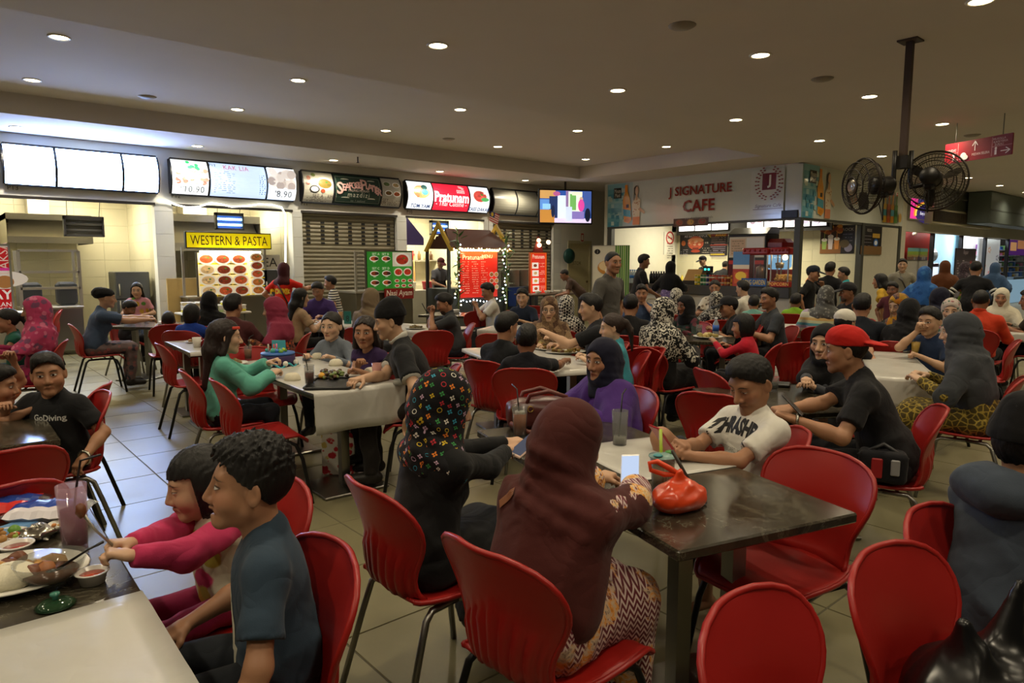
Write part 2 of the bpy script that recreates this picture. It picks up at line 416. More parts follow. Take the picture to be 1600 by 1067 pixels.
 N.bump(N.noise(N.coord(),160,2),0.06,0.002);MATS['skin']=N.m;return N.m
def hair_mat(col='#0d0b0a'):
 key=('hair',col)
 if key not in MATS:
  N=NT('hair');c=lin(col);v=N.coord((1,1,0.14));f=N.noise(v,95,4,0.6,0.4)
  N.base(N.mix(f,tuple(t*0.5 for t in c),tuple(min(1,t*1.7+0.003) for t in c)),0.55,0.0,0.35);N.bump(f,0.5,0.005);MATS[key]=N.m
 return MATS[key]
def cloth(col,pat=None,cols=(),scale=1.0,rough=0.85):
 """fabric; pat picks the print, cols its colours"""
 key=('cloth',str(col),pat,str(cols),scale)
 if key in MATS:return MATS[key]
 N=NT('fabric');c=lin(col);v=N.coord();cl=[lin(q) for q in cols];M=N.math
 f=N.noise(v,6,4);base=N.mix(f,tuple(t*0.82 for t in c),tuple(min(1,t*1.15) for t in c))
 if pat=='spots':
  for i,q in enumerate(cl):
   vo=N.voro(N.coord((1,1,1),(0.3*i,0.5*i,0.2),(i*3.1,i,0)),(13+5*i)*scale);w=N.noise(v,40*scale,2)
   d=M('ADD',vo.outputs['Distance'],M('MULTIPLY',M('SUBTRACT',w,0.5),0.35));base=N.mix(N.math('MULTIPLY',M('SUBTRACT',0.36,d),14,clamp=True),base,q)
 elif pat=='blotch':
  vo=N.voro(N.n('ShaderNodeTexCoord').outputs['Object'],11*scale);w=N.voro(v,34*scale,'DISTANCE_TO_EDGE');rn=N.sep(vo.outputs['Color'])[0]
  st=[(i/max(len(cl),1),q) for i,q in enumerate(cl)]
  n2=N.noise(v,22*scale,5,0.7,1.2);base=N.ramp(M('ADD',M('MULTIPLY',rn,0.6),M('MULTIPLY',n2,0.45)),st,'LINEAR')
  base=N.mix(M('LESS_THAN',w.outputs['Distance'],0.05),base,c)
 elif pat=='veins':
  w=N.voro(N.coord((1,1,1)),26*scale,'DISTANCE_TO_EDGE');n2=N.noise(v,30*scale,4,0.7,2.0)
  base=N.mix(N.math('MULTIPLY',M('SUBTRACT',0.13,M('ADD',w.outputs['Distance'],M('MULTIPLY',M('SUBTRACT',n2,0.5),0.2))),9,clamp=True),base,cl[0])
 elif pat=='bold':
  n2=N.noise(v,24*scale,2,0.5,1.6);base=N.mix(N.math('MULTIPLY',M('SUBTRACT',n2,0.52),40,clamp=True),base,cl[0])
 elif pat=='check':
  ck=N.n('ShaderNodeTexChecker');N.set(ck.inputs['Vector'],N.coord((1,1,1),(0.5,0.6,0.7)));ck.inputs['Scale'].default_value=42*scale
  base=N.mix(ck.outputs['Fac'],base,cl[0])
 elif pat=='bands':
  z=N.sep(v)[2];st=[((i+0.5)/len(cl),q) for i,q in enumerate(cl)]
  st=[(i/len(cl),q) for i,q in enumerate(cl)];base=N.ramp(M('FRACT',M('MULTIPLY',z,5.2*scale)),st,'CONSTANT')
 elif pat=='emblems':
  for i in range(1):
   sc=27*scale;vv=N.coord((1,1,1),(0.35+i*0.8,0.5+i*1.1,0.2),(i*0.37,i*0.6,0));vo=N.voro(vv,sc,'F1',0.35)
   d3=N.n('ShaderNodeVectorMath',operation='SUBTRACT');N.set(d3.inputs[0],vv);N.set(d3.inputs[1],vo.outputs['Position'])
   nr=N.n('ShaderNodeMapping',vector_type='NORMAL');N.set(nr.inputs[0],N.n('ShaderNodeTexCoord').outputs['Normal']);nr.inputs['Rotation'].default_value=(0.35+i*0.8,0.5+i*1.1,0.2)
   def vm(op,x_,y_):
    nd=N.n('ShaderNodeVectorMath',operation=op);N.set(nd.inputs[0],x_);N.set(nd.inputs[1],y_);return nd
   t1=vm('NORMALIZE',vm('CROSS_PRODUCT',nr.outputs[0],(0.3,0.2,0.93)).outputs[0],(0,0,0)).outputs[0];t2=vm('CROSS_PRODUCT',nr.outputs[0],t1).outputs[0]
   u,w=(M('MULTIPLY',vm('DOT_PRODUCT',d3.outputs[0],q_).outputs['Value'],sc) for q_ in(t1,t2));ang=M('ARCTAN2',u,w);rr=M('SQRT',M('ADD',M('MULTIPLY',u,u),M('MULTIPLY',w,w)))
   pet=M('ADD',0.07,M('MULTIPLY',M('ABSOLUTE',M('COSINE',M('MULTIPLY',ang,2.0))),0.2));m=M('LESS_THAN',rr,pet)
   ring=M('MULTIPLY',M('GREATER_THAN',rr,0.18),M('LESS_THAN',rr,0.24));pick=N.sep(vo.outputs['Color']);m=N.mix(M('GREATER_THAN',pick[1],0.72),m,ring)
   hole=M('GREATER_THAN',rr,0.07);st=[(k/len(cl),q) for k,q in enumerate(cl)]
   base=N.mix(M('MULTIPLY',m,hole),base,N.ramp(pick[0],st,'CONSTANT'))
 elif pat=='zig':
  s3=N.sep(v);t=M('ADD',M('MULTIPLY',s3[2],60*scale),M('MULTIPLY',M('PINGPONG',M('MULTIPLY',M('ADD',s3[0],s3[1]),70*scale),1.0),1.0))
  base=N.mix(M('GREATER_THAN',M('FRACT',t),0.55),base,cl[0]);n2=N.noise(v,7*scale,5,0.65,1.0)
  fl=N.ramp(N.noise(v,19*scale,6,0.75,2.0),[(0.3,cl[1]),(0.45,cl[2]),(0.55,cl[3]),(0.68,cl[1])])
  base=N.mix(N.math('MULTIPLY',M('SUBTRACT',n2,0.52),25,clamp=True),base,fl)
 N.base(base,rough,0.0,0.25);N.b.inputs['Sheen Weight'].default_value=0.06
 rg=M('ABSOLUTE',M('SUBTRACT',N.noise(v,7,2,0.45,0.8),0.5));N.bump(M('ADD',M('MULTIPLY',N.noise(v,260,2),0.05),M('MULTIPLY',rg,2.0)),0.34,0.022);MATS[key]=N.m;return N.m
SKIN={'m':'#a67a5c','l':'#c29c7e','d':'#835a41','f':'#cfab8e'}
HH={0:(0.0037,0.0075),1:(0.0052,0.0105),2:(0.0075,0.015),3:(0.0105,0.021)}
DECALS={}
def arm_ik(S,W,L1,L2,hint):
 d=W-S;L=np.linalg.norm(d);m=(L1+L2)*0.985
 if L>m:W=S+d*m/L;d=W-S;L=m
 L=max(L,abs(L1-L2)+0.02);u=d/L;a=(L1*L1-L2*L2+L*L)/(2*L);h=math.sqrt(max(L1*L1-a*a,1e-6))
 n=hint-u*(hint@u);n/=np.linalg.norm(n)+1e-9;return S+u*a+n*h,W
class Person:
 def __init__(s,short,label,px,topy,dep,face,sex='m',kid=False,stand=False,seat=0.45,skin='m',hair='short',hc='#0d0b0a',hat=None,hatc='#0c0c0e',scarf=None,scarf_len=0.30,top=None,sleeve='short',bottom=None,legs='trousers',lean=6,side=0,twist=0,head=(0,8,0),L=None,R=None,curl=0.5,curlL=None,curlR=None,dirL=None,dirR=None,palm=None,w=1.0,det=None,beard=0.0,eye=1.0,look=0.0,mouth=0.0,knees=None,shoe='#17130f',bare=False,chair=True,loc=None,k=None,collar=None,elbow=None,fold=1.0,hips=0.0,neck=0.0,chair_face=0,hem=0.0):
  s.__dict__.update(locals());s.seed=abs(hash(short))%1000 if False else sum(ord(c)*(i+1) for i,c in enumerate(short))%997
  px_l=(L,R);s.L=None if L and L[0]=='p' else L;s.R=None if R and R[0]=='p' else R
  s.det=det if det is not None else(0 if dep<2.8 else 1 if dep<5.3 else 2 if dep<9 else 3)
  tgt=None if dep is None else atd(px,topy,dep);s.base=0.0 if stand else seat
  kk=k or 1.0
  for _ in range(4):
   s.skel(kk)
   if k is None and tgt is not None:kk=float(np.clip(kk*(tgt[2]-s.base+0.0)/(s.crown[2]-s.base),0.42,1.16))
  vw=math.degrees(math.atan2(px-PCX,FPX)) if px else 0;face+=vw;s.chair_face=chair_face+vw if chair_face else 0
  s.k=kk;s.rz=heading(face);c,n=math.cos(s.rz),math.sin(s.rz);s.Rw=np.array([[c,-n,0],[n,c,0],[0,0,1]])
  s.loc=(tgt-s.Rw@s.crown)*V(1,1,0) if loc is None else V(loc[0],loc[1],0)
  for i,q in enumerate(px_l):
   if q and q[0]=='p':setattr(s,'LR'[i],s.to_local(atz(*q[1:])))
  s.skel(s.k)
  s.root=thing('person',label,'person',s.loc,s.rz)
 def to_world(s,p):return s.loc+s.Rw@np.array(p,float)
 def to_local(s,p):return s.Rw.T@(np.array(p,float)-s.loc)
 def skel(s,k):
  w=s.w;s.hs=(0.94+0.06*k if not s.kid else 0.80+0.18*k)
  ln,sd=math.radians(s.lean),math.radians(s.side)
  u=V(math.sin(sd),math.sin(ln),math.cos(ln)*math.cos(sd));u/=np.linalg.norm(u)
  tw=math.radians(s.twist);r0=V(math.cos(tw),math.sin(tw),0);r=r0-u*(r0@u);r/=np.linalg.norm(r);f=np.cross(u,r);f=np.cross(u,r);f=-f if f[1]*math.cos(tw)<0 else f
  s.u,s.r,s.f=u,r,f
  s.P=V(s.hips,0,(0.93*k if s.stand else s.seat+0.095*k));s.waist=s.P+u*0.17*k;s.chest=s.P+u*0.34*k;s.nb=s.P+u*0.50*k-f*0.01*k
  sw=(0.168 if s.sex=='m' else 0.150)*k*(0.5+0.5*w)
  s.SL,s.SR=s.P+u*0.425*k-r*sw,s.P+u*0.425*k+r*sw
  yaw,pit,rol=(math.radians(t) for t in s.head);s.HR=rot_ypr(yaw+tw,pit,rol)
  s.hc_=s.nb+(u*0.6+V(0,0,0.4))*0.150*k+s.f*(0.030+s.neck)*k+s.HR@V(0,0.012,0.0)
  s.crown=s.hc_+s.HR@V(0,-0.01,0.131*s.hs)
  if s.stand:s.seatk=0
  lg=[]
  for sg in(-1,1):
   hip=s.P+V(sg*0.085*k,0,-0.01)
   if s.stand:knee=hip+V(sg*0.015,0.02,-0.43*k);ank=V(hip[0]+sg*0.01,-0.02,0.075)
   else:
    knee=hip+V(sg*0.05*k,0.41*k,0.0);ank=V(knee[0],knee[1]-0.03*k,max(0.07,knee[2]-0.42*k))
   if s.knees is not None and s.knees[0 if sg<0 else 1] is not None:knee,ank=(np.array(q,float) for q in s.knees[0 if sg<0 else 1])
   lg.append((hip,knee,ank))
  s.legs_=lg;s.arms=[]
  for i,(sg,S,T) in enumerate(((-1,s.SL,s.L),(1,s.SR,s.R))):
   if T is None:T=V(sg*0.24*k,0.03,s.P[2]-0.02) if s.stand else V(sg*0.13,0.36*k,max(s.seat+0.33,0.78))
   T=np.array(T,float);hint=V(sg*0.75,-0.35,-0.8) if s.elbow is None or s.elbow[i] is None else np.array(s.elbow[i],float)
   E,Wr=arm_ik(S,T,0.285*k,0.25*k,hint);s.arms.append((S,E,Wr,sg))
 def hp(s,p):return s.hc_+s.HR@(np.array(p,float)*s.hs)
 def hb(s,F,c,r,k=0.01,sub=False,R=None):F.ball(s.hp(c),np.array(r if hasattr(r,'__len__') else(r,r,r))*s.hs,s.HR if R is None else s.HR@R,k*s.hs,sub)
 def hcone(s,F,a,b,r1,r2,k=0.01,**kw):F.cone(s.hp(a),s.hp(b),r1*s.hs,r2*s.hs,k*s.hs,**kw)
 def head_field(s,F):
  m=s.sex=='m' and not s.kid;wj=1.0 if m else 0.93;kid=s.kid
  s.hb(F,(0,-0.012,0.032),(0.0745,0.095,0.087),0.02);s.hb(F,(0,0.020,-0.025),(0.062*wj,0.068,0.078),0.03)
  for sg in(-1,1):
   s.hcone(F,(sg*0.050*wj,0.0,-0.052),(sg*0.012,0.062,-0.092),0.024,0.018,0.025)
   s.hb(F,(sg*0.040,0.052,-0.018-(0.012 if kid else 0)),0.031 if kid else 0.027,0.025)
  s.hb(F,(0,0.072,-0.092),(0.024*wj,0.018,0.018),0.018)
  s.hcone(F,(-0.038,0.068,0.034),(0.038,0.068,0.034),0.014 if m else 0.011,0.014 if m else 0.011,0.025)
  for sg in(-1,1):s.hb(F,(sg*0.031,0.100,0.009),(0.019,0.018,0.011),0.022,True)
  for sg in(-1,1):s.hb(F,(sg*0.031,0.0735,0.008),(0.0145,0.0135,0.0125),0.004)
  s.hcone(F,(0,0.082,0.022),(0,0.1075-(0.005 if kid else 0),-0.027),0.0078,0.0128,0.012)
  for sg in(-1,1):s.hb(F,(sg*0.0125,0.093,-0.033),0.0098,0.008)
  mo=s.mouth
  s.hcone(F,(-0.021,0.078,-0.0625),(0,0.0905,-0.0555),0.005,0.0075,0.007);s.hcone(F,(0.021,0.078,-0.0625),(0,0.0905,-0.0555),0.005,0.0075,0.007)
  s.hcone(F,(-0.015,0.077,-0.0695-mo),(0.015,0.077,-0.0695-mo),0.0065,0.0065,0.008);s.hb(F,(0,0.0865,-0.069-mo),0.008,0.007)
  if mo>0.003:s.hb(F,(0,0.092,-0.0625-mo/2),(0.016,0.014,mo),0.005,True)
  for sg in(-1,1) if s.scarf is None else():
   a=sg*0.45;Re=np.array([[math.cos(a),-math.sin(a),0],[math.sin(a),math.cos(a),0],[0,0,1]])
   s.hb(F,(sg*0.080,-0.012,-0.004),(0.0075,0.020,0.033),0.008,R=Re);s.hb(F,(sg*0.0875,-0.008,-0.001),(0.006,0.010,0.018),0.005,True)
 def hand_field(s,F,E,Wr,sg,curl,hdir=None,palm=None):
  k=(0.92 if s.sex=='f' else 1.0)*s.k**0.9;fd=(Wr-E) if hdir is None else np.array(hdir,float);fd=fd/np.linalg.norm(fd)
  nz=V(0,0,1) if palm is None else np.array(palm,float);nz=nz-fd*(nz@fd)
  if np.linalg.norm(nz)<0.1:nz=V(0,-1,0.2)-fd*(V(0,-1,0.2)@fd)
  nz/=np.linalg.norm(nz);lt=np.cross(fd,nz)*1.0;lt=lt*(-sg);th=lt
  th=th if(th@V(-sg,0,0))>-0.2 or palm is not None else-th
  pc=Wr+fd*0.050*k;F.cone(Wr,Wr+fd*0.035*k,0.024*k,0.028*k,0.02,flat=(nz,1.5))
  Rm=np.stack([th,fd,nz],1);F.box(pc,(0.040*k,0.047*k,0.014*k),Rm,0.013*k,0.012)
  for i,(off,ln) in enumerate(((0.030,0.072),(0.010,0.080),(-0.010,0.074),(-0.029,0.058))):
   a=Wr+fd*(0.092-0.004*abs(i-1))*k+th*off*k;ang=0.15;L=ln*k;r=0.0085*k;p=a-fd*0.012*k
   for j,fr in enumerate((0.46,0.31,0.23)):
    ang+=curl*(1.15,1.25,0.8)[j];dv=fd*math.cos(ang)-nz*math.sin(ang)+th*off*0.5;q=(a if j==0 else p)+dv*L*fr
    F.cone(p,q,r*(1-0.08*j),r*(0.92-0.08*j),0.004);p=q
  b0=Wr+fd*0.022*k+th*0.026*k;d1=th*0.75+fd*0.75-nz*(0.2+0.5*curl);d1/=np.linalg.norm(d1);b1=b0+d1*0.042*k
  d2=th*(0.5-0.7*curl)+fd*0.9-nz*(0.2+0.7*curl);d2/=np.linalg.norm(d2);b2=b1+d2*0.034*k;b3=b2+d2*0.022*k
  F.cone(b0,b1,0.015*k,0.0115*k,0.012);F.cone(b1,b2,0.0112*k,0.0095*k,0.005);F.cone(b2,b3,0.0095*k,0.008*k,0.004)
 def build(s):
  k,w=s.k,s.w;hs,hcl=HH[s.det];fem=s.sex=='f';rt=s.root;sk=lin(SKIN.get(s.skin,s.skin))
  pts=[s.hp((0,0,0.15)),s.P]+[q for A in s.arms for q in A[:3]]
  hand_dir=[]
  for i,(S,E,Wr,sg) in enumerate(s.arms):
   hd=(s.dirL,s.dirR)[i];hd=(Wr-E) if hd is None else np.array(hd,float);pts.append(Wr+hd/np.linalg.norm(hd)*0.2*k)
  if s.bare:pts+=[q for A in s.legs_ for q in A[1:]]+[A[2]+V(0,0.2,-0.08) for A in s.legs_]
  pts=np.array(pts);pad=0.13*k+0.02
  F=Field(pts.min(0)-pad,pts.max(0)+pad,hs);s.head_field(F)
  nr=(0.054 if s.sex=='m' else 0.046)*(0.55+0.45*k)*(0.8+0.2*w)
  F.cone(s.nb-s.u*0.03*k+s.f*0.012*k,s.hp((0,-0.012,-0.045)),nr*1.02,nr,0.025)
  F.ball(s.nb-s.u*0.085*k+s.f*0.025*k,V(0.085,0.050,0.05)*k,np.stack([s.r,s.f,s.u],1),0.04)
  F.cone(s.nb-s.u*0.06*k,s.P,0.05*k,0.05*k,0.03)
  for i,(S,E,Wr,sg) in enumerate(s.arms):
   F.cone(s.nb-s.u*0.075*k+s.f*0.01*k,S-s.u*0.02*k,0.034*k,0.036*k,0.03);aw=0.5+0.5*w
   F.cone(S-s.u*0.012*k,E,0.041*k*aw,0.037*k*aw,0.02);F.cone(E,E+(Wr-E)*0.35,0.038*k*aw,0.038*k*aw,0.02);F.cone(E+(Wr-E)*0.3,Wr,0.038*k*aw,0.024*k*aw,0.02)
   cu=(s.curlL,s.curlR)[i];cu=s.curl if cu is None else cu
   s.hand_field(F,E,Wr,sg,cu,(s.dirL,s.dirR)[i],None if s.palm is None else s.palm[i])
  if s.bare:
   for hip,kn,an in s.legs_:
    F.cone(s.P,hip,0.06*k,0.06*k,0.03);F.cone(hip,kn,0.070*k,0.052*k,0.03);F.cone(kn,kn+(an-kn)*0.35,0.052*k,0.055*k,0.03);F.cone(kn+(an-kn)*0.3,an,0.055*k,0.032*k,0.03)
    if s.bare!='knee':F.cone(an-V(0,0.02,0.03),an+V(0,0.13*k,-0.045),0.034*k,0.024*k,0.02)
  me,Pv=F.mesh('body');at=me.attributes.new('hl','FLOAT_VECTOR','POINT')
  H=((Pv-s.hc_)@s.HR)/s.hs;at.data.foreach_set('vector',H.astype(F4).ravel())
  o=link('body',me,rt,skin_mat());o['skin']=[float(t) for t in sk];lipc=(sk[0]*0.75,sk[1]*0.42,sk[2]*0.42) if fem else(sk[0]*0.72,sk[1]*0.55,sk[2]*0.52)
  o['lips']=[float(t) for t in lipc];o['beard']=float(s.beard);o['eye_open']=float(s.eye);o['look']=float(s.look);o['mouth_open']=float(s.mouth)
  s.body=o
  if s.hat and s.hair in('short','spiky'):s.hair='crop'
  if s.scarf is None and s.hair:s.do_hair(hs)
  if s.hat:s.do_hat(hs)
  if s.top is not None:s.do_top(hcl)
  s.do_legs(hcl)
  if s.scarf is not None:s.do_scarf(hcl)
  return s
 def fin(s,F,name,mat):
  me,P=F.mesh(name)
  if me is None:return None
  return link(name,me,s.root,mat)
 def do_hair(s,h):
  st=s.hair;h=h*1.1;lo=s.hp((0,0,0));F=Field(lo-0.16*s.hs-(V(0,0,0.42) if st in('long','pony','bob') else 0),lo+0.19*s.hs,h)
  th={'crop':0.0055,'short':0.009,'spiky':0.010,'bald':0.0025}.get(st,0.011)
  s.hb(F,(0,-0.014,0.033),(0.0745+th,0.095+th,0.088+th*1.15));
  if st in('short','spiky'):s.hb(F,(0.012,0.018,0.092),(0.058,0.074,0.046),0.03)
  if st=='spiky':s.hb(F,(0,-0.03,0.09),(0.07,0.07,0.055),0.03)
  if st=='bob':s.hb(F,(0,-0.025,-0.02),(0.092,0.088,0.12),0.03)
  R=s.HR;c0=s.hc_;q=s.hs;fe=st in('long','pony','bob','bun');low=-0.045 if not fe else-0.075
  def cut(X,Y,Z):
   x,y,z=X-c0[0],Y-c0[1],Z-c0[2];hx=(R[0,0]*x+R[1,0]*y+R[2,0]*z)/q;hy=(R[0,1]*x+R[1,1]*y+R[2,1]*z)/q;hz=(R[0,2]*x+R[1,2]*y+R[2,2]*z)/q
   t=np.clip((hy+0.015)/0.075,0,1);t2=np.clip((-hy-0.01)/0.045,0,1);front=(0.088 if not fe else 0.084)-np.abs(hx)*0.42+0.004*np.sin(hx*210+s.seed)*np.sin(hx*97)
   if st=='bangs':front=0.045
   zh=(0.004*(1-t)+front*t)*(1-t2)+low*t2
   if st=='bob':zh=np.where(hy<0.022,-0.2,0.050)+0*hx
   return(hz-zh)*0.8
  F.put(F.o-1,F.o+F.n*F.h+1,cut,0.010,True) if False else None
  w=F.win(F.o-1,F.o+F.n*F.h+1);sl,X,Y,Z=w;D=-cut(X,Y,Z);F.d[sl]=np.maximum(F.d[sl],D)
  if st=='spiky':
   F.folds(0.009,190,s.seed,dirs=[(1,.2,.1),(.2,1,.1),(.7,.7,.2)],fn=lambda P:np.clip(((P-c0)@R)[:,2]/q/0.08,0.12,1.0))
  else:F.folds(0.0035,150,s.seed,dirs=[(1,.2,.1),(.6,.3,.1),(1,-.3,.2)])
  if st in('long','pony'):
   if st=='long':
    sh=-0.30
    s.hcone(F,(0,-0.05,0.03),(0,-0.075,-0.09),0.076,0.074,0.03);a=s.hp((0,-0.08,-0.08));b=s.nb-s.f*0.105*s.k-s.u*0.26*s.k
    F.cone(a,s.nb-s.f*0.075*s.k+V(0,0,0.02),0.066*q,0.072*q,0.03,flat=(s.f,1.35));F.cone(s.nb-s.f*0.075*s.k+V(0,0,0.02),b,0.072*q,0.05*q,0.03,flat=(s.f,1.8))
    for sg in(-1,1):s.hcone(F,(sg*0.066,0.012,0.03),(sg*0.083,-0.028,-0.11),0.020,0.026,0.02)
   else:
    s.hb(F,(0,-0.115,0.03),0.03,0.015);a=s.hp((0,-0.125,0.03));b=s.hp((0,-0.165,-0.06));F.cone(a,b,0.03*q,0.032*q,0.02);F.cone(b,b+V(0,-0.01,-0.16*q),0.032*q,0.012*q,0.02)
   F.folds(0.003,110,s.seed+3,dirs=[(1,0.2,0.05),(0.3,1,0.05),(0.8,0.8,0.0)])
  if st=='bun':s.hb(F,(0,-0.115,0.02),0.038,0.015)
  s.fin(F,'hair',hair_mat(s.hc))
 def do_hat(s,h):
  F=Field(s.hc_-0.24*s.hs,s.hc_+0.26*s.hs,h);t=s.hat;m=cloth(s.hatc) if isinstance(s.hatc,str) else s.hatc;zc=0.035
  if t=='beanie':s.hb(F,(0,-0.018,0.050),(0.091,0.113,0.112));s.hb(F,(0,-0.05,0.13),(0.055,0.06,0.045),0.04);zc=0.036
  elif t=='turban':s.hb(F,(0,-0.035,0.050),(0.092,0.122,0.078));s.hb(F,(0,-0.085,0.055),(0.07,0.07,0.06),0.03);zc=0.02
  elif t=='kopiah':s.hb(F,(0,-0.012,0.060),(0.086,0.105,0.082))
  else:s.hb(F,(0,-0.012,0.045),(0.086,0.106,0.092));s.hb(F,(0,0.02,0.085),(0.06,0.065,0.05),0.03)
  n=s.HR@V(0,0.12 if t!='turban' else 0.35,-1.0);F.half(s.hp((0,0.0,zc)),n,0.006)
  if t in('cap','capback'):
   sg=1 if t=='cap' else-1;c=s.hp((0,sg*0.128,0.036));R=s.HR@rot_ypr(0,sg*0.25,0)
   F.ball(c,V(0.078,0.078,0.011)*s.hs,R,0.008)
  F.folds(0.0015 if t!='turban' else 0.006,60,s.seed);s.fin(F,{'beanie':'beanie','turban':'turban','kopiah':'skullcap'}.get(t,'cap'),m)
 def do_top(s,h):
  k,w=s.k,s.w;fem=s.sex=='f' and not s.kid;u,r,f=s.u,s.r,s.f;pts=np.array([s.P,s.nb]+[q for A in s.arms for q in A[:3]]);F=Field(pts.min(0)-0.25*k,pts.max(0)+0.22*k,h)
  R=np.stack([r,f,u],1);ww=0.45+0.55*w
  F.ball(s.P+u*0.04*k-f*0.015*k,V(0.176*ww,0.132*ww+0.02*(w-1),0.15)*k,R,0.06)
  F.ball(s.P+u*0.16*k,V((0.148 if fem else 0.163)*ww,0.116*w,0.18)*k,R,0.07)
  F.ball(s.P+u*0.335*k,V((0.150 if fem else 0.172)*ww,0.115*ww,0.155)*k,R,0.06)
  if fem:
   for sg in(-1,1):F.ball(s.P+u*0.29*k+r*sg*0.07*k+f*0.085*k,0.062*k,None,0.04)
  F.cone(s.SL-u*0.03*k,s.SR-u*0.03*k,0.056*k,0.056*k,0.05)
  for S in(s.SL,s.SR):F.cone(s.nb-u*0.004*k,S-u*0.008*k,0.054*k,0.050*k,0.04)
  if s.hem:F.ball(s.P+V(0,0.06,-0.02)*k,V(0.19,0.19,0.10)*k,None,0.05)
  for i,(S,E,Wr,sg) in enumerate(s.arms):
   aw=0.5+0.5*w
   if s.sleeve=='short':
    F.cone(S,S+(E-S)*0.80,0.057*k*aw,0.068*k*aw,0.035,cut=0.9)
   elif s.sleeve=='long':
    F.cone(S,E,0.054*k*aw,0.048*k*aw,0.03);F.cone(E,Wr,0.050*k*aw,0.036*k*aw,0.02,cut=0.97)
   elif s.sleeve=='wide':
    F.cone(S,E,0.070*k,0.068*k,0.03);F.cone(E,Wr,0.070*k,0.060*k,0.03,cut=0.95)
   elif s.sleeve=='cap':F.cone(S,S+(E-S)*0.3,0.058*k,0.056*k,0.03,cut=0.9)
  F.ball(s.nb+u*(0.045 if s.sleeve!='cap' else 0.02)*k+f*0.028*k,V(0.058,0.060,0.055)*k*(1.25 if s.sleeve=='cap' else 1.0),R,0.006,True)
  F.folds(0.012*s.fold*min(k,1),26,s.seed,dirs=[tuple(u+0.9*r),tuple(u-0.9*r+0.4*f),tuple(u*1.2+0.3*f),tuple(r+0.5*f)],fn=lambda P:np.clip(1.15-((P-s.P)@u)/(0.42*k),0.35,1.1))
  o=s.fin(F,'top' if fem else 'shirt',s.top);s.shirt=o
  if s.collar:
   Fc=Field(s.nb-0.16*k,s.nb+0.16*k,min(h,0.009));Fc.ball(s.nb+u*0.035*k+f*0.012*k,V(0.074,0.078,0.06)*k,R,0.01);Fc.ball(s.nb+u*0.06*k+f*0.012*k,V(0.060,0.063,0.14)*k,R,0.006,True)
   Fc.half(s.nb+u*0.045*k,u+f*0.3,0.005);Fc.cone(s.nb+f*0.075*k,s.nb+f*0.10*k-u*0.1*k,0.02,0.02,0.01,sub=True);s.fin(Fc,'collar',cloth(s.collar))
 def do_legs(s,h):
  k,w=s.k,s.w;pts=np.array([s.P]+[q for A in s.legs_ for q in A]);h2=h*1.05;F=Field(pts.min(0)-0.2*k,pts.max(0)+0.2*k,h2);ww=0.5+0.5*w
  m=s.bottom or cloth('#15161a');F.ball(s.P+V(0,-0.01,0),V(0.165*ww,0.125*ww,0.12)*k,None,0.04)
  for hip,kn,an in s.legs_:
   if s.legs=='shorts':F.cone(hip,hip+(kn-hip)*0.88,0.088*k*ww,0.080*k*ww,0.04,cut=0.97)
   elif s.legs=='trousers':F.cone(hip,kn,0.088*k*ww,0.066*k*ww,0.04);F.cone(kn,an+(an-kn)*0.03,0.066*k*ww,0.052*k,0.03,cut=0.97)
   else:F.cone(hip,kn,0.095*k*ww,0.085*k,0.06);F.cone(kn,an,0.085*k,0.095*k,0.08,cut=0.95)
  if s.legs=='skirt':
   (h1,k1,a1),(h2_,k2,a2)=s.legs_;F.cone((h1+h2_)/2,(k1+k2)/2,0.09*k,0.085*k,0.08);F.cone((k1+k2)/2,(a1+a2)/2,0.085*k,0.12*k,0.10,cut=0.95)
  F.folds(0.011*s.fold*min(k,1),22,s.seed+5)
  s.fin(F,'skirt' if s.legs=='skirt' else('shorts' if s.legs=='shorts' else 'trousers'),m)
  if s.bare!=True:
   for hip,kn,an in s.legs_:
    Fs=Field(an-V(0.07,0.09,0.1),an+V(0.07,0.24,0.07),max(h*0.8,0.009));z0=an[2]-0.072
    Fs.cone(V(an[0],an[1]-0.03*k,z0+0.042),V(an[0],an[1]+0.14*k,z0+0.034),0.042*(0.4+0.6*k),0.036*(0.4+0.6*k),0.02);Fs.cone(an,V(an[0],an[1],z0+0.03),0.045*(0.4+0.6*k),0.045*(0.4+0.6*k),0.02)
    Fs.half(V(0,0,z0),V(0,0,-1),0.004);s.fin(Fs,'shoe',plain(s.shoe,0.5))
 def do_scarf(s,h):
  k,q=s.k,s.hs;h=min(h,0.010 if s.det<2 else 0.013);u,r,f=s.u,s.r,s.f;R=np.stack([r,f,u],1);ln=s.scarf_len*k
  lo=np.minimum(s.nb-0.30*k-u*ln,s.hc_-0.2);F=Field(lo,np.maximum(s.nb+0.30*k,s.hc_+0.18*q),h)
  s.hb(F,(0,-0.016,0.036),(0.090,0.112,0.101),0.02);s.hb(F,(0,0.004,-0.045),(0.084,0.090,0.105),0.03)
  s.hb(F,(0,-0.07,-0.02),(0.075,0.06,0.09),0.04)
  F.cone(s.hp((0,-0.01,-0.10)),s.nb-u*0.02*k+f*0.015,0.080*q,0.098*k,0.05)
  F.ball(s.nb-u*0.085*k+f*0.012,V(0.155,0.122,0.10)*k*(0.6+0.4*s.w),R,0.05)
  for S in(s.SL,s.SR):F.cone(s.nb-u*0.03*k,S-u*0.015,0.068*k,0.062*k,0.05)
  if ln>0.2:
   F.ball(s.P+u*(0.50*k-ln*0.55),np.array([0.185*(0.5+0.5*s.w)+ln*0.06,0.148*(0.5+0.5*s.w),ln*0.62/k])*k,R,0.06)
   for(S,E,Wr,sg) in s.arms:F.cone(S,S+(E-S)*min(1,ln/(0.36*k)),0.068*k,0.078*k,0.05)
  s.face_cut(F)
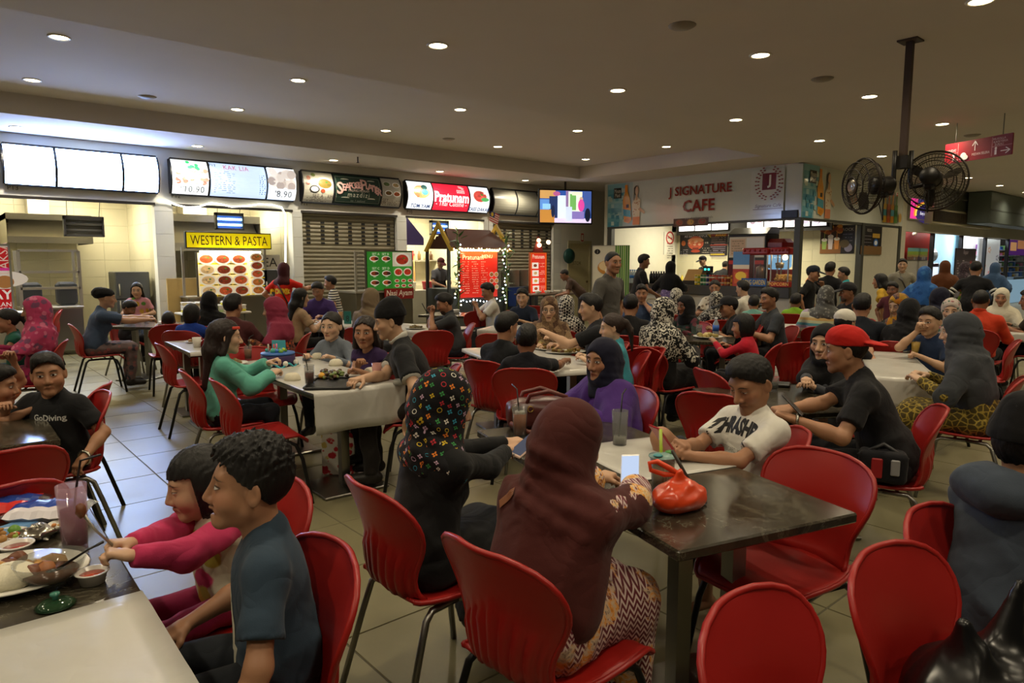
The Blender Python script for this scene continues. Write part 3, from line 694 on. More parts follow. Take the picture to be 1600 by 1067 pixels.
  if s.det<3:
   for j in range(4):
    P0=None;a0=2.6-0.35*j
    for i in range(11):
     a=a0+(3.6+0.25*j)*i/10;zz=(0.155-0.045*j-(0.10+0.02*j)*(i/10)**1.4)*k;dv=r*math.cos(a)+f*math.sin(a);c_=s.nb+u*zz;hit=None
     for t in np.linspace(0.30*k,0.05*k,26):
      ii=np.round((c_+dv*t-F.o)/F.h).astype(int)
      if(ii<0).any() or(ii>=F.n).any():continue
      if F.d[tuple(ii)]<0:hit=c_+dv*(t-0.004);break
     if hit is not None and P0 is not None and np.linalg.norm(hit-P0)<0.12:F.cone(P0,hit,0.0062,0.0062,0.03)
     P0=hit
  hem=s.nb-u*ln;F.half(hem,-(u*0.9+f*(-0.25)),0.008)
  c0=s.nb
  F.folds(0.0095,24,s.seed+9,dirs=[tuple(r+0.35*u),tuple(f+0.4*r),tuple(r-0.4*u)],fn=lambda P:np.clip(((c0-P)@u)/(0.25*k)+0.55,0.22,1.25))
  s.scarf_o=s.fin(F,'headscarf',s.scarf)
 def face_cut(s,F):
  s.hb(F,(0,0.105,-0.014),(0.058,0.085,0.086),0.012,True)
def decal(target,txt,origin,right,up,size,col,out=None,bold=0.0,shear=0.0,name='lettering',parent=None,depth=0.0012,maxlen=None,arch=0.0):
 """lettering laid on a curved surface: each point dropped along -out onto the target mesh"""
 from mathutils.bvhtree import BVHTree
 if target is None:return
 me=target.data;bv=DECALS.get(me.name)
 if bv is None:
  bv=DECALS[me.name]=BVHTree.FromPolygons([v.co.copy() for v in me.vertices],[tuple(p.vertices) for p in me.polygons])
 right=np.array(right,float);up=np.array(up,float);out=np.cross(right,up) if out is None else np.array(out,float);out/=np.linalg.norm(out)
 if np.cross(right,up)@out<0:right=-right
 if txt is None:return bv
 vv,ff,asp=text_shape(txt,shear,bold) if isinstance(txt,str) else txt
 bm=bmesh.new();vs=[bm.verts.new((p[0],p[1],0)) for p in vv]
 for f in ff:
  try:bm.faces.new([vs[i] for i in f])
  except ValueError:pass
 bmesh.ops.triangulate(bm,faces=bm.faces[:]);
 for _ in range(2):
  ed=[e for e in bm.edges if e.calc_length()>0.22]
  if not ed:break
  bmesh.ops.subdivide_edges(bm,edges=ed,cuts=1);bmesh.ops.triangulate(bm,faces=[q for q in bm.faces if len(q.verts)>3])
 sx=size if maxlen is None else min(size,maxlen/asp)
 for v in bm.verts:
  a=(v.co.x-asp/2)*sx;b=(v.co.y-0.5)*size+arch*(1-(2*v.co.x/asp-1)**2);p=np.array(origin,float)+right*a+up*b
  hit=bv.ray_cast(Vector(p+out*0.35),Vector(-out),0.7);q=np.array(hit[0])+out*depth if hit[0] is not None else p
  v.co=Vector(q)
 m2=bpy.data.meshes.new(name);bm.to_mesh(m2);bm.free()
 return link(name,m2,parent or target,plain(col,0.7,vary=0) if isinstance(col,str) else col)
WY=14.05;CX=14.35;CY0,CY1=7.17,12.63;CXE=19.95;ZC=3.68;ZK=3.98
def struct(name,b,m,smooth=False):
 o=b.build(name,m) if isinstance(b,B) else b;o['kind']='structure';return o
def tile_mat():
 N=NT('floor_tile');oi=N.n('ShaderNodeObjectInfo');v=N.coord((1,1,1),kind='Object')
 g=N.n('ShaderNodeNewGeometry');v=N.n('ShaderNodeMapping');N.t.links.new(g.outputs['Position'],v.inputs[0]);v=v.outputs[0]
 f=N.noise(v,2.2,5,0.6);s=N.noise(v,38,3);c=N.mix(f,lin('#69644a'),lin('#7d775a'));c=N.mix(N.math('MULTIPLY',N.math('SUBTRACT',s,0.45),0.8,clamp=True),c,lin('#6d6850'))
 stain=N.noise(v,0.8,6,0.7,0.6);c=N.mix(N.math('MULTIPLY',N.math('SUBTRACT',stain,0.56),2.2,clamp=True),c,lin('#5f5a44'))
 N.base(c,N.math('ADD',0.22,N.math('MULTIPLY',f,0.22)),0,0.5);N.bump(s,0.05,0.002);return N.m
TM=tile_mat();GROUT=plain('#4a4636',0.8)
x0,x1,y0,y1=-7.0,38.0,-8.0,17.0
fl=struct('floor',B().box((x0,y0,-0.14),(x1,y1,-0.004)),GROUT)
g=0.0035;tb=B();q=0.30-g
tb.add([(-q,-q,-0.004),(q,-q,-0.004),(q,q,-0.004),(-q,q,-0.004),(-q+.002,-q+.002,0),(q-.002,-q+.002,0),(q-.002,q-.002,0),(-q+.002,q-.002,0)],[(4,5,6,7),(0,1,5,4),(1,2,6,5),(2,3,7,6),(3,0,4,7)]);tme=tb.mesh('tile',TM)
cells=[]
for i in range(int((x0)/0.6)-1,int(x1/0.6)+1):
 for j in range(int(y0/0.6)-1,int(y1/0.6)+1):
  cx_,cy_=0.025+0.6*i+0.3,0.1+0.6*j+0.3
  if not(x0+.3<cx_<x1-.3 and y0+.3<cy_<y1-.3):continue
  p=V(cx_,cy_,0)-EYE;w=p@FW;vis=w>0.5 and abs(p@RT/w)<0.84 and(p@UP/w)>-0.6
  cells.append((0 if vis else 1,w if vis else 99,cx_,cy_))
cells.sort();far=B()
for n_,(a,w,cx_,cy_) in enumerate(cells):
 if n_<300:o=link('tile',tme,fl);o.location=(cx_,cy_,0)
 else:
  far.add([(cx_-q,cy_-q,0),(cx_+q,cy_-q,0),(cx_+q,cy_+q,0),(cx_-q,cy_+q,0)],[(0,1,2,3)])
o=far.build('tile_field',TM,fl);o['kind']='stuff'
CEIL=plain('#cbc4be',0.85,vary=0.05,scale=1.2)
TX0,TX1,TY0,TY1=-7.0,12.9,7.3,12.3
cb=B()
cb.box((x0,y0,ZC),(x1,TY0,ZC+0.36));cb.box((x0,TY1,ZC),(x1,y1,ZC+0.36));cb.box((TX1,TY0,ZC),(x1,TY1,ZC+0.36));cb.box((x0,TY0,ZK),(TX1,TY1,ZK+0.06))
struct('ceiling',cb,CEIL)
WALL=plain('#d8d6cc',0.6,vary=0.06,scale=2.0);OPEN=[(0.55,3.38),(3.70,6.02),(6.24,8.56),(8.83,11.16),(11.48,13.68)];ZO=2.65
wb=B();wb.box((x0,WY,ZO),(17.5,WY+0.22,ZC));xs=[x0]+[v for o_ in OPEN for v in o_]+[17.5]
for a,b in zip(xs[0::2],xs[1::2]):
 if b==17.5:
  wb.box((a,WY,0),(14.29,WY+0.22,ZO));wb.box((15.24,WY,0),(b,WY+0.22,ZO));wb.box((14.29,WY,2.15),(15.24,WY+0.22,ZO))
 else:wb.box((a,WY,0),(b,WY+0.22,ZO))
wall_s=struct('wall_stalls',wb,WALL)
PT=plain('#d0d0c8',0.25,vary=0.08,scale=3)
def wall_tiles(parent,org,ux,w,h,tw,th,out,mat,z0=0.0,lim=300,name='tile'):
 """glazed tiles on a wall: org = lower corner, ux = direction along it, out = way it faces"""
 ux=np.array(ux,float);out=np.array(out,float);g_=0.004;nx,nz=int(math.ceil(w/tw-1e-6)),int(math.ceil(h/th-1e-6));cache={}
 for i in range(nx):
  for j in range(nz):
   a,b=min(tw,w-i*tw)-g_,min(th,h-j*th)-g_
   if a<0.03 or b<0.03:continue
   key=(round(a,3),round(b,3))
   if key not in cache:
    n0=V(0,0,0);e=0.003;t=B();P=[n0,ux*a,ux*a+ZU*b,ZU*b];Q=[out*e*2+ux*e+ZU*e,out*e*2+ux*(a-e)+ZU*e,out*e*2+ux*(a-e)+ZU*(b-e),out*e*2+ux*e+ZU*(b-e)]
    fs=[(4,5,6,7),(0,1,5,4),(1,2,6,5),(2,3,7,6),(3,0,4,7)]
    if np.cross(ux,ZU)@out<0:fs=[f[::-1] for f in fs]
    cache[key]=t.add(P+Q,fs).mesh('tile',mat)
   o=link(name,cache[key],parent);o.location=tuple(np.array(org,float)+ux*i*tw+ZU*(z0+j*th))
for(a,b) in[(3.38,3.70),(6.02,6.24),(8.56,8.83),(11.16,11.48),(13.68,14.0)]:
 wall_tiles(wall_s,(a,WY,0),(1,0,0),b-a,ZO,b-a,0.42,(0,-1,0),PT)
for a,b in OPEN:struct('trim_1',B().box((a-0.02,WY-0.015,ZO-0.03),(b+0.02,WY+0.02,ZO+0.02)),plain('#2a2622',0.5))
KT=plain('#cdc6ab',0.25,vary=0.07,scale=2.5);KB=plain('#bdb69a',0.6)
KY=16.7
for n_,(a,b) in enumerate(OPEN):
 if n_ in(2,4):continue
 ka,kb=a-0.05,b+0.10
 wb=B();wb.box((ka,KY,0),(kb,KY+0.1,3.1));wb.box((ka-0.08,WY+0.22,0),(ka,KY,3.1));wb.box((kb,WY+0.22,0),(kb+0.08,KY,3.1));wb.box((ka,WY+0.2,3.2),(kb,KY,3.18))
 kw=struct('wall_kitchen',wb,KB)
 wall_tiles(kw,(ka,KY,0.9),(1,0,0),kb-ka,2.25,0.5,0.36,(0,-1,0),KT)
 wall_tiles(kw,(kb,WY+0.24,0.9),(0,1,0),KY-WY-0.24,2.25,0.62,0.36,(-1,0,0),KT)
 l=bpy.data.lights.new('kitchen_lamp','AREA');l.shape='RECTANGLE';l.size=1.4;l.size_y=0.25;l.energy=165;l.color=(1.0,0.93,0.70)
 lo=bpy.data.objects.new('kitchen_lamp',l);COL.objects.link(lo);lo.location=((ka+kb)/2,WY+1.3,3.0)
 t=thing('ceiling_light','white tube light on the kitchen ceiling of the %s open stall'%('first','second','','third')[n_],'light',((ka+kb)/2,WY+1.3,3.1))
 B().box((-0.65,-0.06,-0.04),(0.65,0.06,0.0)).build('housing',plain('#e8e8e8',0.4),t);B().tube([(-0.6,0,-0.055),(0.6,0,-0.055)],0.018).build('tube',glow('#fff1c8',14),t)
def shutter(label,a,b):
 t=thing('roller_shutter',label,'shutter',((a+b)/2,WY+0.12,0));w=b-a;m=plain('#8d8672',0.45,0.25,vary=0.1,scale=4);n_=30;h=ZO/n_;dk=plain('#0c0b0a',0.8)
 pr=[(0.0,0.0),(-0.016,h*0.16),(-0.026,h*0.45),(-0.02,h*0.75),(-0.004,h*0.86),(0.0,h)]
 sb=B();v=[(-w/2,y,z) for y,z in pr]+[(w/2,y,z) for y,z in pr];k=len(pr);sb.add(v,[(i,k+i,k+i+1,i+1) for i in range(k-1)],False);sm=sb.mesh('slat',m)
 holes=B()
 for i in range(7):
  u=-w/2+w*(0.075+0.142*i);
  holes.box((u-0.045,-0.0285,h*0.28),(u+0.045,-0.018,h*0.80))
 hm=holes.mesh('vent_holes',dk)
 for j in range(n_):
  s_=link('slat',sm,t);s_.location=(0,0,j*h)
  if 22<=j<=27:v_=link('vent_holes',hm,s_);v_['kind']='stuff'
 B().box((-w/2-0.03,-0.04,0),(-w/2,0.04,ZO)).build('guide_rail',metal('#6a665c'),t);B().box((w/2,-0.04,0),(w/2+0.03,0.04,ZO)).build('guide_rail',metal('#6a665c'),t)
shutter('closed grey slatted shutter behind the green rice menu cart',*OPEN[2]);shutter('closed grey slatted shutter beside the standing orange menu',*OPEN[4])
dr=struct('door_1',B().box((14.33,WY+0.05,0.0),(15.20,WY+0.10,2.12),0.004),plain('#cdc49a',0.5));
fb=B();fb.box((14.27,WY-0.02,0),(14.33,WY+0.12,2.2));fb.box((15.20,WY-0.02,0),(15.26,WY+0.12,2.2));fb.box((14.33,WY-0.02,2.12),(15.20,WY+0.12,2.2));fb.build('door_frame',plain('#b9b18c',0.5),dr)
B().ball((15.12,WY+0.02,1.0),0.035).build('door_knob',metal('#6a5a3a'),dr)
struct('wall_end',B().box((17.3,CY1,0),(17.5,WY,ZC)),WALL)
dl_col=[1.33+2.68*i for i in range(-2,12)]
disc=B().lathe([(0.0,-0.004),(0.085,-0.004)],20).mesh('lamp',glow('#ffe9b8',26));ring=B().lathe([(0.086,-0.002),(0.09,-0.010),(0.105,-0.010),(0.112,0.0)],20).mesh('bezel',plain('#d8d2c4',0.4))
LROW=[(-1.9,ZC),(0.0,ZC),(1.92,ZC),(3.85,ZC),(5.75,ZC),(9.0,ZK),(11.3,ZK),(13.42,ZC)]
def ordn(n_):return('first second third fourth fifth sixth seventh eighth ninth tenth eleventh twelfth thirteenth fourteenth').split()[n_]
for y_,zz in LROW:
 for i,xx in enumerate(dl_col):
  yy=y_;cnt=0 if i==0 else cnt
  if zz==ZK and xx>TX1:zz2=ZC
  else:zz2=zz
  if xx>CX-0.2 and CY0-0.2<yy:continue
  if yy in(9.0,11.3) and xx>15:continue
  if yy in(9.0,11.3) and xx>12.5:xx=13.5;yy=8.65 if yy==9.0 else 10.9
  p=V(xx,yy,zz2)-EYE;w=p@FW
  if w<-1.5 or w>26:continue
  px_=PCX+FPX*(p@RT)/max(w,.01);py_=PCY-FPX*(p@UP)/max(w,.01);seen=w>0.5 and-20<px_<1620 and-20<py_
  row={3.85:'second row from the viewer',5.75:'third row from the viewer',9.0:'near row of the ceiling tray',11.3:'far row of the ceiling tray',13.42:'row over the stall signs',1.92:'row nearest the viewer'}.get(y_,'rows overhead')
  if seen:
   o=thing('downlight','recessed downlight, %s seen from the left in the %s'%(ordn(cnt),row),'light',(xx,yy,zz2),0,'recessed downlights')
   link('bezel',ring,o);link('lamp',disc,o);cnt+=1
  l=bpy.data.lights.new('downlight_beam','SPOT');l.energy=LAMP_W*(6 if yy<12 and xx!=13.5 else 11);l.color=LAMP_COL if yy<12 else(1,0.9,0.72);l.spot_size=math.radians(150);l.spot_blend=0.9;l.shadow_soft_size=0.085
  lo=bpy.data.objects.new('downlight_beam',l);COL.objects.link(lo);lo.location=(xx,yy,zz2-0.02)
sd=B().lathe([(0.02,-0.03),(0.09,-0.022),(0.12,-0.006),(0.125,0.0)],16).mesh('cover',plain('#8a8072',0.5))
for(px_,py_,zz,lb) in((1285,123,ZC,'round grey ceiling speaker grille near the fans'),(1066,40,ZC,'small round ceiling detector above the middle'),(230,151,ZK,'round ceiling speaker grille near the bright left sign'),(701,217,ZK,'round ceiling speaker grille above the red stall sign'),(1519,211,ZC,'round ceiling grille behind the red direction sign')):
 o=thing('ceiling_speaker',lb,'speaker',atz(px_,py_,zz));link('cover',sd,o)
o=thing('sprinkler','small dark sprinkler under the ceiling beside the dark seafood sign','sprinkler',atz(559,245,ZC));b=B();b.tube([(0,0,0),(0,0,-0.10)],0.014);b.lathe([(0.005,-0.12),(0.03,-0.118),(0.03,-0.112),(0.005,-0.10)],10);b.build('pipe',plain('#3a2a20',0.6),o)
def rectY(px0,py0,px1,py1,Y):
 a,b=aty(px0,py0,Y),aty(px1,py1,Y);return a[0],b[2],b[0],a[2]
def sign(label,x0,x1,z0,z1,art,emit,group='curved signs over the stalls',cuts=()):
 w,h=x1-x0,z1-z0;t=thing('stall_sign',label,'sign',((x0+x1)/2,WY-0.06,(z0+z1)/2),0,group)
 bend=lambda x,z:-0.12*(1-(2*z/h)**2);dk=plain('#15171c',0.35)
 b=B();n=12;pr=[(bend(0,-h/2+h*i/n),-h/2+h*i/n) for i in range(n+1)]
 for sx in(-w/2-0.03,w/2):
  P=[(sx,y-0.012,z) for y,z in pr]+[(sx,0.06,h/2),(sx,0.06,-h/2)];Q=[(sx+0.03,y,z) for _,y,z in P];m=len(P)
  b.add(P+Q,[tuple(range(m)),tuple(range(2*m-1,m-1,-1))]+[(i,m+i,m+(i+1)%m,(i+1)%m) for i in range(m)]);b.build('side_cap',dk,t);b=B()
 b=B();b.box((-w/2,-0.03,h/2),(w/2,0.06,h/2+0.03));b.box((-w/2,-0.03,-h/2-0.03),(w/2,0.06,-h/2));b.build('rim',dk,t)
 for c in cuts:
  b=B();u=-w/2+w*c
  for(y,z),(y2,z2) in zip(pr[:-1],pr[1:]):b.add([(u-0.02,y-0.014,z),(u+0.02,y-0.014,z),(u+0.02,y2-0.014,z2),(u-0.02,y2-0.014,z2)],[(0,1,2,3)])
  b.build('divider',dk,t)
 art.build('printed_face',print_mat(emit,0.3),t,(0,0,0),0,bend);return t
random.seed(3)
w,h=2.27,0.63;A=Art(w,h).rect(0,0,1,1,'#8fb0ee').rect(0.32,0.02,0.74,0.98,'#b4ccf6')
for i in range(4):
 for j in range(9):A.rect(0.03+i*0.068,0.12+j*0.085,0.075+i*0.068,0.18+j*0.085,'#bcd2f8')
for i in range(5):
 for j in range(10):A.poly([((0.785+i*0.042)*w,(0.12+j*0.078)*h),((0.808+i*0.042)*w,(0.10+j*0.078)*h),((0.808+i*0.042)*w,(0.165+j*0.078)*h)],'#bcd2f8')
sign('brightest bluish white lit sign over the far left stall',1.17,3.44,2.85,3.48,A,34,cuts=(0.31,0.75))
w=2.35;A=Art(w,h).rect(0,0,1,1,'#c4d8f4').rect(0.0,0.0,0.28,1,'#eef2f2')
for _ in range(60):A.oval(random.uniform(0.03,0.26),random.uniform(0.34,0.75),0.05,0.04,random.choice(['#c79a86','#d8b9a4','#e6dcd2','#b27e6e','#cfc9c0']),7)
for _ in range(9):A.oval(random.uniform(0.12,0.2),random.uniform(0.72,0.95),0.04,0.03,'#2fae62',6)
A.text('RM',0.075,0.19,0.05,'#333b44').text('10.90',0.165,0.15,0.11,'#333b44',space=1.1)
A.text('KAK LIA',0.50,0.88,0.085,'#b0485e',space=1.1).text('P13',0.31,0.92,0.06,'#222831').scribble(0.31,0.74,0.48,12,0.016,0.036,'#8f9fb8').scribble(0.68,0.70,0.735,11,0.016,0.036,'#5d6f90',1.0)
A.rect(0.76,0,1,1,'#e8ecee')
for _ in range(26):A.oval(random.uniform(0.78,0.98),random.uniform(0.38,0.9),0.085,0.085,random.choice(['#cfc6bd','#b9aea6','#ded7d0','#a89c96']),12)
A.rect(0.76,0,1,0.33,'#eef3f8').text('RM',0.83,0.23,0.05,'#333b44').text('8.90',0.895,0.17,0.12,'#333b44',space=1.1)
sign('white lit sign with noodle dish and meatballs priced 10.90 and 8.90',3.68,6.03,2.85,3.48,A,1.15,cuts=(0.28,0.755))
w=2.36;A=Art(w,h).rect(0,0,1,1,'#22382f').rect(0,0,0.29,1,'#bdb9a8').rect(0.78,0,1,1,'#b0aa98')
A.dish(0.2,0.62,0.20,'#7a6a2c',flat=0.7).dish(0.10,0.42,0.11,'#d9d6cc','#1d1d20',0.7,0,None).oval(0.05,0.78,0.045,0.05,'#a86b54').oval(0.04,0.62,0.045,0.05,'#a55e4c').oval(0.1,0.9,0.05,0.04,'#6f7d3c').oval(0.18,0.38,0.05,0.04,'#b0492e')
A.text('SET A - RM 8',0.20,0.2,0.07,'#4b3a35').scribble(0.03,0.13,0.22,3,0.012,0.03,'#6b6154')
A.line([(0.31,0.92),(0.76,0.92),(0.76,0.07),(0.31,0.07),(0.31,0.92)],0.006,'#8f9a8a')
for i,(ch,sz) in enumerate(zip('SEAFOOD',(0.26,0.15,0.15,0.15,0.15,0.15,0.15))):A.text(ch,0.345+0.033*i+(0.012 if i else 0),0.52+0.14*math.sin(i/6*1.5),sz,'#d9a9a0',bold=0.02)
for i,(ch,sz) in enumerate(zip('PLATTER',(0.24,0.15,0.15,0.15,0.15,0.15,0.15))):A.text(ch,0.592+0.026*i+(0.01 if i else 0),0.68-0.22*(i/6)**1.2,sz,'#d9a9a0',bold=0.02)
A.text('PALING MURAH',0.535,0.46,0.05,'#c9b3a5').text('mazdizi',0.535,0.32,0.10,'#c7c3b0',space=1.25).text('no. 1 seafood',0.535,0.12,0.045,'#9aa497')
for sx in(0.40,0.67):
 for vv in(0.82,0.2):A.oval(sx,vv,0.10,0.022,'#c4c0ae',10,0,PI)
A.dish(0.84,0.78,0.10,'#5d6a3a','#c9c4b2').dish(0.94,0.76,0.10,'#b89a6a').dish(0.85,0.46,0.10,'#6b4a20').dish(0.94,0.44,0.10,'#a3502a').text('SET',0.82,0.2,0.07,'#4b3a35').text('RM 10',0.83,0.1,0.07,'#4b3a35').scribble(0.89,0.2,0.98,4,0.012,0.03,'#6b6154')
sign('dark green unlit seafood sign over the closed shutter',6.23,8.59,2.85,3.48,A,0.06,cuts=(0.29,0.78))  # sign is off; a faint glow is put into its print
w=2.44;A=Art(w,h).rect(0,0,1,1,'#e9eef0').rect(0.29,0,0.74,1,'#e0243a')
A.dish(0.155,0.63,0.30,'#c98a5a','#dfe8e4',0.72,16).oval(0.19,0.8,0.09,0.06,'#14403c').oval(0.19,0.62,0.10,0.07,'#3c8f8c').text('TOM YAM',0.15,0.11,0.09,'#142a5a',bold=0.02)
A.text('Pratunam',0.515,0.50,0.25,'#fff4f0',bold=0.03,maxw=0.42).text('- Thai Cuisine -',0.515,0.25,0.11,'#ffe9e4',maxw=0.38)
for k in range(7):a=0.4+k*0.22;A.line([(0.62+0.03*math.cos(a),0.80+0.08*math.sin(a)),(0.62+0.06*math.cos(a),0.80+0.17*math.sin(a))],0.01,'#ffd9d0')
for k in range(5):A.oval(0.585+0.02*k,0.74,0.02,0.045,'#ffe2da',10);A.oval(0.585+0.02*k,0.74,0.011,0.026,'#e0243a',8)
A.dish(0.87,0.62,0.27,'#b9463a','#e3efe0',0.72,18).oval(0.93,0.5,0.13,0.05,'#4fa05a').text('ZASS DAKAR',0.87,0.11,0.085,'#142a5a',bold=0.02)
sign('red and white lit Thai cuisine sign over the third open stall',8.78,11.22,2.84,3.47,A,1.3,cuts=(0.29,0.74))
A=Art(2.32,h).rect(0,0,1,1,'#9b9888');sign('blank grey unlit sign beside the hanging television',11.39,13.71,2.84,3.47,A,0.04,cuts=(0.34,0.67))  # no lamp in this one either, slight emission added to the grey face
for(px_,py_,tx) in((20,293,'P13'),(275,306,'P12'),(475,318,'P11'),(640,331,'P10')):
 A=Art(0.2,0.08).text(tx,0.5,0.5,0.075,'#5a564c');p=aty(px_,py_,WY-0.003);o=A.build('lettering',print_mat(),wall_s,(p[0],WY-0.004,p[2]))
t=tag(None or link('rope_light',None),'glowing white rope light sagging across the second stall opening','light');pts=[aty(x,y,WY-0.05) for x,y in((246,313),(262,314),(275,320),(292,324),(310,323),(330,317),(345,319),(362,323),(385,322),(405,319),(425,320),(440,324),(446,335),(446,360),(446,420))]
B().tube(pts,0.016,6).build('tube',glow('#fffbe8',5),t)
def zapper(label,px,py,Y,lit,w=0.62,h=0.36):
 p=aty(px,py,Y);t=thing('insect_lamp',label,'lamp',p,0,'insect lamps hanging in the stalls');m=metal('#8a8a88',0.4)
 b=B();b.box((-w/2,-0.06,h/2-0.06),(w/2,0.06,h/2));b.box((-w/2,-0.06,-h/2),(-w/2+0.03,0.06,h/2));b.box((w/2-0.03,-0.06,-h/2),(w/2,0.06,h/2));b.box((-w/2,-0.06,-h/2),(w/2,0.06,-h/2+0.03));b.build('frame',m,t)
 for dz in(0.045,-0.065):B().tube([(-w/2+.03,0,dz),(w/2-.03,0,dz)],0.022).build('tube',glow('#9fd8ff',9) if lit else plain('#b9b7a8',0.4),t)
 b=B();b.box((-w/2+.03,0.04,-h/2+.03),(w/2-.03,0.05,h/2-.06));b.build('back_plate',glow('#2d64d8',1.2) if lit else plain('#6d6a52',0.5),t)
 for k in range(9):z=-h/2+0.04+k*(h-0.11)/8;B().tube([(-w/2+.02,-0.055,z),(w/2-.02,-0.055,z)],0.004,5).build('wire',m,t)
 for sx in(-1,1):B().tube([(sx*w*0.4,0,h/2),(sx*w*0.42+0.03,0,h/2+0.45)],0.006,5).build('hanger',plain('#2a2a2a',0.6),t)
zapper('unlit insect lamp hanging in the far left stall',131,354,WY+0.35,False);zapper('blue glowing insect lamp above the yellow sign',358,346,WY+0.3,True,0.55,0.34);zapper('blue glowing insect lamp in the stall with the cook',686,356,WY+0.35,True,0.52,0.36)
STEEL=plain('#a8a396',0.38,0.55,vary=.1,scale=3);DKS=metal('#6b6a64',0.4)
def hood(label,x0,x1,ztop,zbot,Y):
 t=thing('exhaust_hood',label,'hood',((x0+x1)/2,Y,zbot));w=x1-x0;h=ztop-zbot;d=16.65-Y
 b=B();b.box((-w/2,0,h*0.8),(w/2,d,h));b.add([(-w/2+.06,0.25,h*0.8),(w/2-.06,0.25,h*0.8),(w/2,0,h*0.22),(-w/2,0,h*0.22)],[(3,2,1,0)]);b.box((-w/2,0.0,0),(w/2,0.05,h*0.22))
 for sx in(-1,1):b.add([(sx*w/2,0,0),(sx*w/2,d,0),(sx*w/2,d,h),(sx*w/2,0,h)],[(0,1,2,3)])
 b.build('canopy',STEEL,t);B().box((-w*0.16,d-0.55,h),(w*0.10,d-0.1,h+0.75)).build('duct',STEEL,t);B().box((-w/2+.05,0.06,h*0.1),(w/2-.05,d,h*0.12)).build('filter',DKS,t)
a=aty(8,332,15.0);b_=aty(146,381,15.0);hood('steel exhaust hood in the far left stall',a[0],b_[0],a[2],b_[2],15.0)
a=aty(287,338,14.9);b_=aty(408,386,14.9);hood('steel exhaust hood behind the yellow sign',a[0]-.3,b_[0],a[2]+.05,b_[2]-0.1,14.9)
x0_,z0_,x1_,z1_=rectY(28,391,134,545,13.7)
t=thing('serving_counter','steel serving counter with glass frame in the far left stall','counter',((x0_+x1_)/2,13.7,0));w=x1_-x0_;zt=0.83;zf=z1_
B().box((-w/2,0,0.08),(w/2,0.7,zt-0.04)).build('body',metal('#94928a',0.28),t);B().box((-w/2-.02,-0.02,zt-0.04),(w/2+.02,0.72,zt),0.008).build('worktop',STEEL,t)
for sx in(-1,1):B().box((sx*w/2-.025,0.05,zt),(sx*w/2+.025,0.10,zf)).build('post',STEEL,t);B().box((sx*w/2-.02,0.6,zt),(sx*w/2+.02,0.64,zf)).build('post',STEEL,t);B().box((sx*(w/2-.06)-.03,0.05,0),(sx*(w/2-.06)+.03,0.1,0.08)).build('foot',DKS,t)
for z in(zf,zt+(zf-zt)*0.62,zt+(zf-zt)*0.33):B().box((-w/2,0.05,z-0.02),(w/2,0.09,z+0.02)).build('rail',STEEL,t)
B().box((-w/2,0.07,zt),(w/2,0.074,zf)).build('glass_front',glass('#dfe8e4',0.02,0.10),t)
for i,u in enumerate((-0.30,0.31)):
 o=thing('speaker_box',('dark padded box behind the left of the counter glass','dark padded box behind the right of the counter glass')[i],'box',((x0_+x1_)/2+u*w,14.15,zt+.003));B().cbox((0,0,0.2),(w*0.36,0.3,0.4),0.05).build('case',plain('#23252e',0.7),o);B().cbox((0,-0.152,0.2),(w*0.3,0.008,0.33),0.003).build('grille',plain('#191b22',0.9),o)
x0_,z0_,x1_,z1_=rectY(-70,380,24,490,13.4);w,h=x1_-x0_,z1_-z0_
A=Art(w,h).rect(0,0,1,1,'#e8e2dc').rect(0,0,1,0.36,'#c8141e').rect(0,0.66,1,0.95,'#d3202a').oval(0.8,0.5,0.34,0.13,'#f2ece6').oval(0.85,0.46,0.12,0.1,'#b9824a').text('AY',0.985,0.28,0.15,'#fff','r',bold=0.02).text('(MAKAN)',0.985,0.13,0.09,'#fff','r').text('(SEA)',0.985,0.05,0.09,'#fff','r').text('LAKSA',0.86,0.8,0.12,'#f5d9d0',rot=PI/2).rect(0.75,0.62,1,0.66,'#e63ca8')
board('menu_board','red and white menu board at the far left edge','sign',((x0_+x1_)/2,13.4,(z0_+z1_)/2),0,w,h,0.06,A,0.15,'#8f8d86',0.03)
b=B();[b.box((sx-.03,0,0),(sx+.03,0.05,z0_)) for sx in(-w/2+.05,w/2-.05)]
t=thing('drum_urn','tall steel drum standing below the red menu board','drum',(aty(24,500,13.1)[0],13.15,0));B().lathe([(0.0,0.0),(0.26,0.0),(0.27,0.02),(0.27,0.78),(0.26,0.81),(0.0,0.82)],24).build('body',STEEL,t);B().lathe([(0.275,0.74),(0.285,0.76),(0.275,0.78)],24).build('band',STEEL,t)
def fridge(label,x0,x1,h,Y,col='#5d6064',d=0.65):
 t=thing('refrigerator',label,'fridge',((x0+x1)/2,Y,0));w=x1-x0;m=plain(col,0.35,0.4);B().box((-w/2,0.05,0.03),(w/2,d,h),0.015).build('cabinet',m,t)
 B().box((-w/2,0,0.05),(w/2,0.045,h*0.62),0.012).build('door',m,t);B().box((-w/2,0,h*0.63),(w/2,0.045,h),0.012).build('door',m,t)
 for z in(h*0.45,h*0.68):B().tube([(-w/2+.05,-0.03,z),(-w/2+.05,-0.03,z+0.22)],0.012).build('handle',STEEL,t)
 B().box((-w/2+.03,0.08,0),(w/2-.03,d-.05,0.03)).build('plinth',plain('#151515',0.7),t)
a=aty(180,425,14.7);b_=aty(233,425,14.7);fridge('grey refrigerator behind the little girl in the far left stall',a[0],b_[0],a[2],14.7)
Y2=13.2;x0_,z0_,x1_,z1_=rectY(291,363,423,388,Y2);w,h=x1_-x0_,z1_-z0_
A=Art(w,h).rect(0,0,1,1,'#f0d800').text('WESTERN & PASTA',0.5,0.5,h*0.66,'#1c1a10',maxw=0.92)
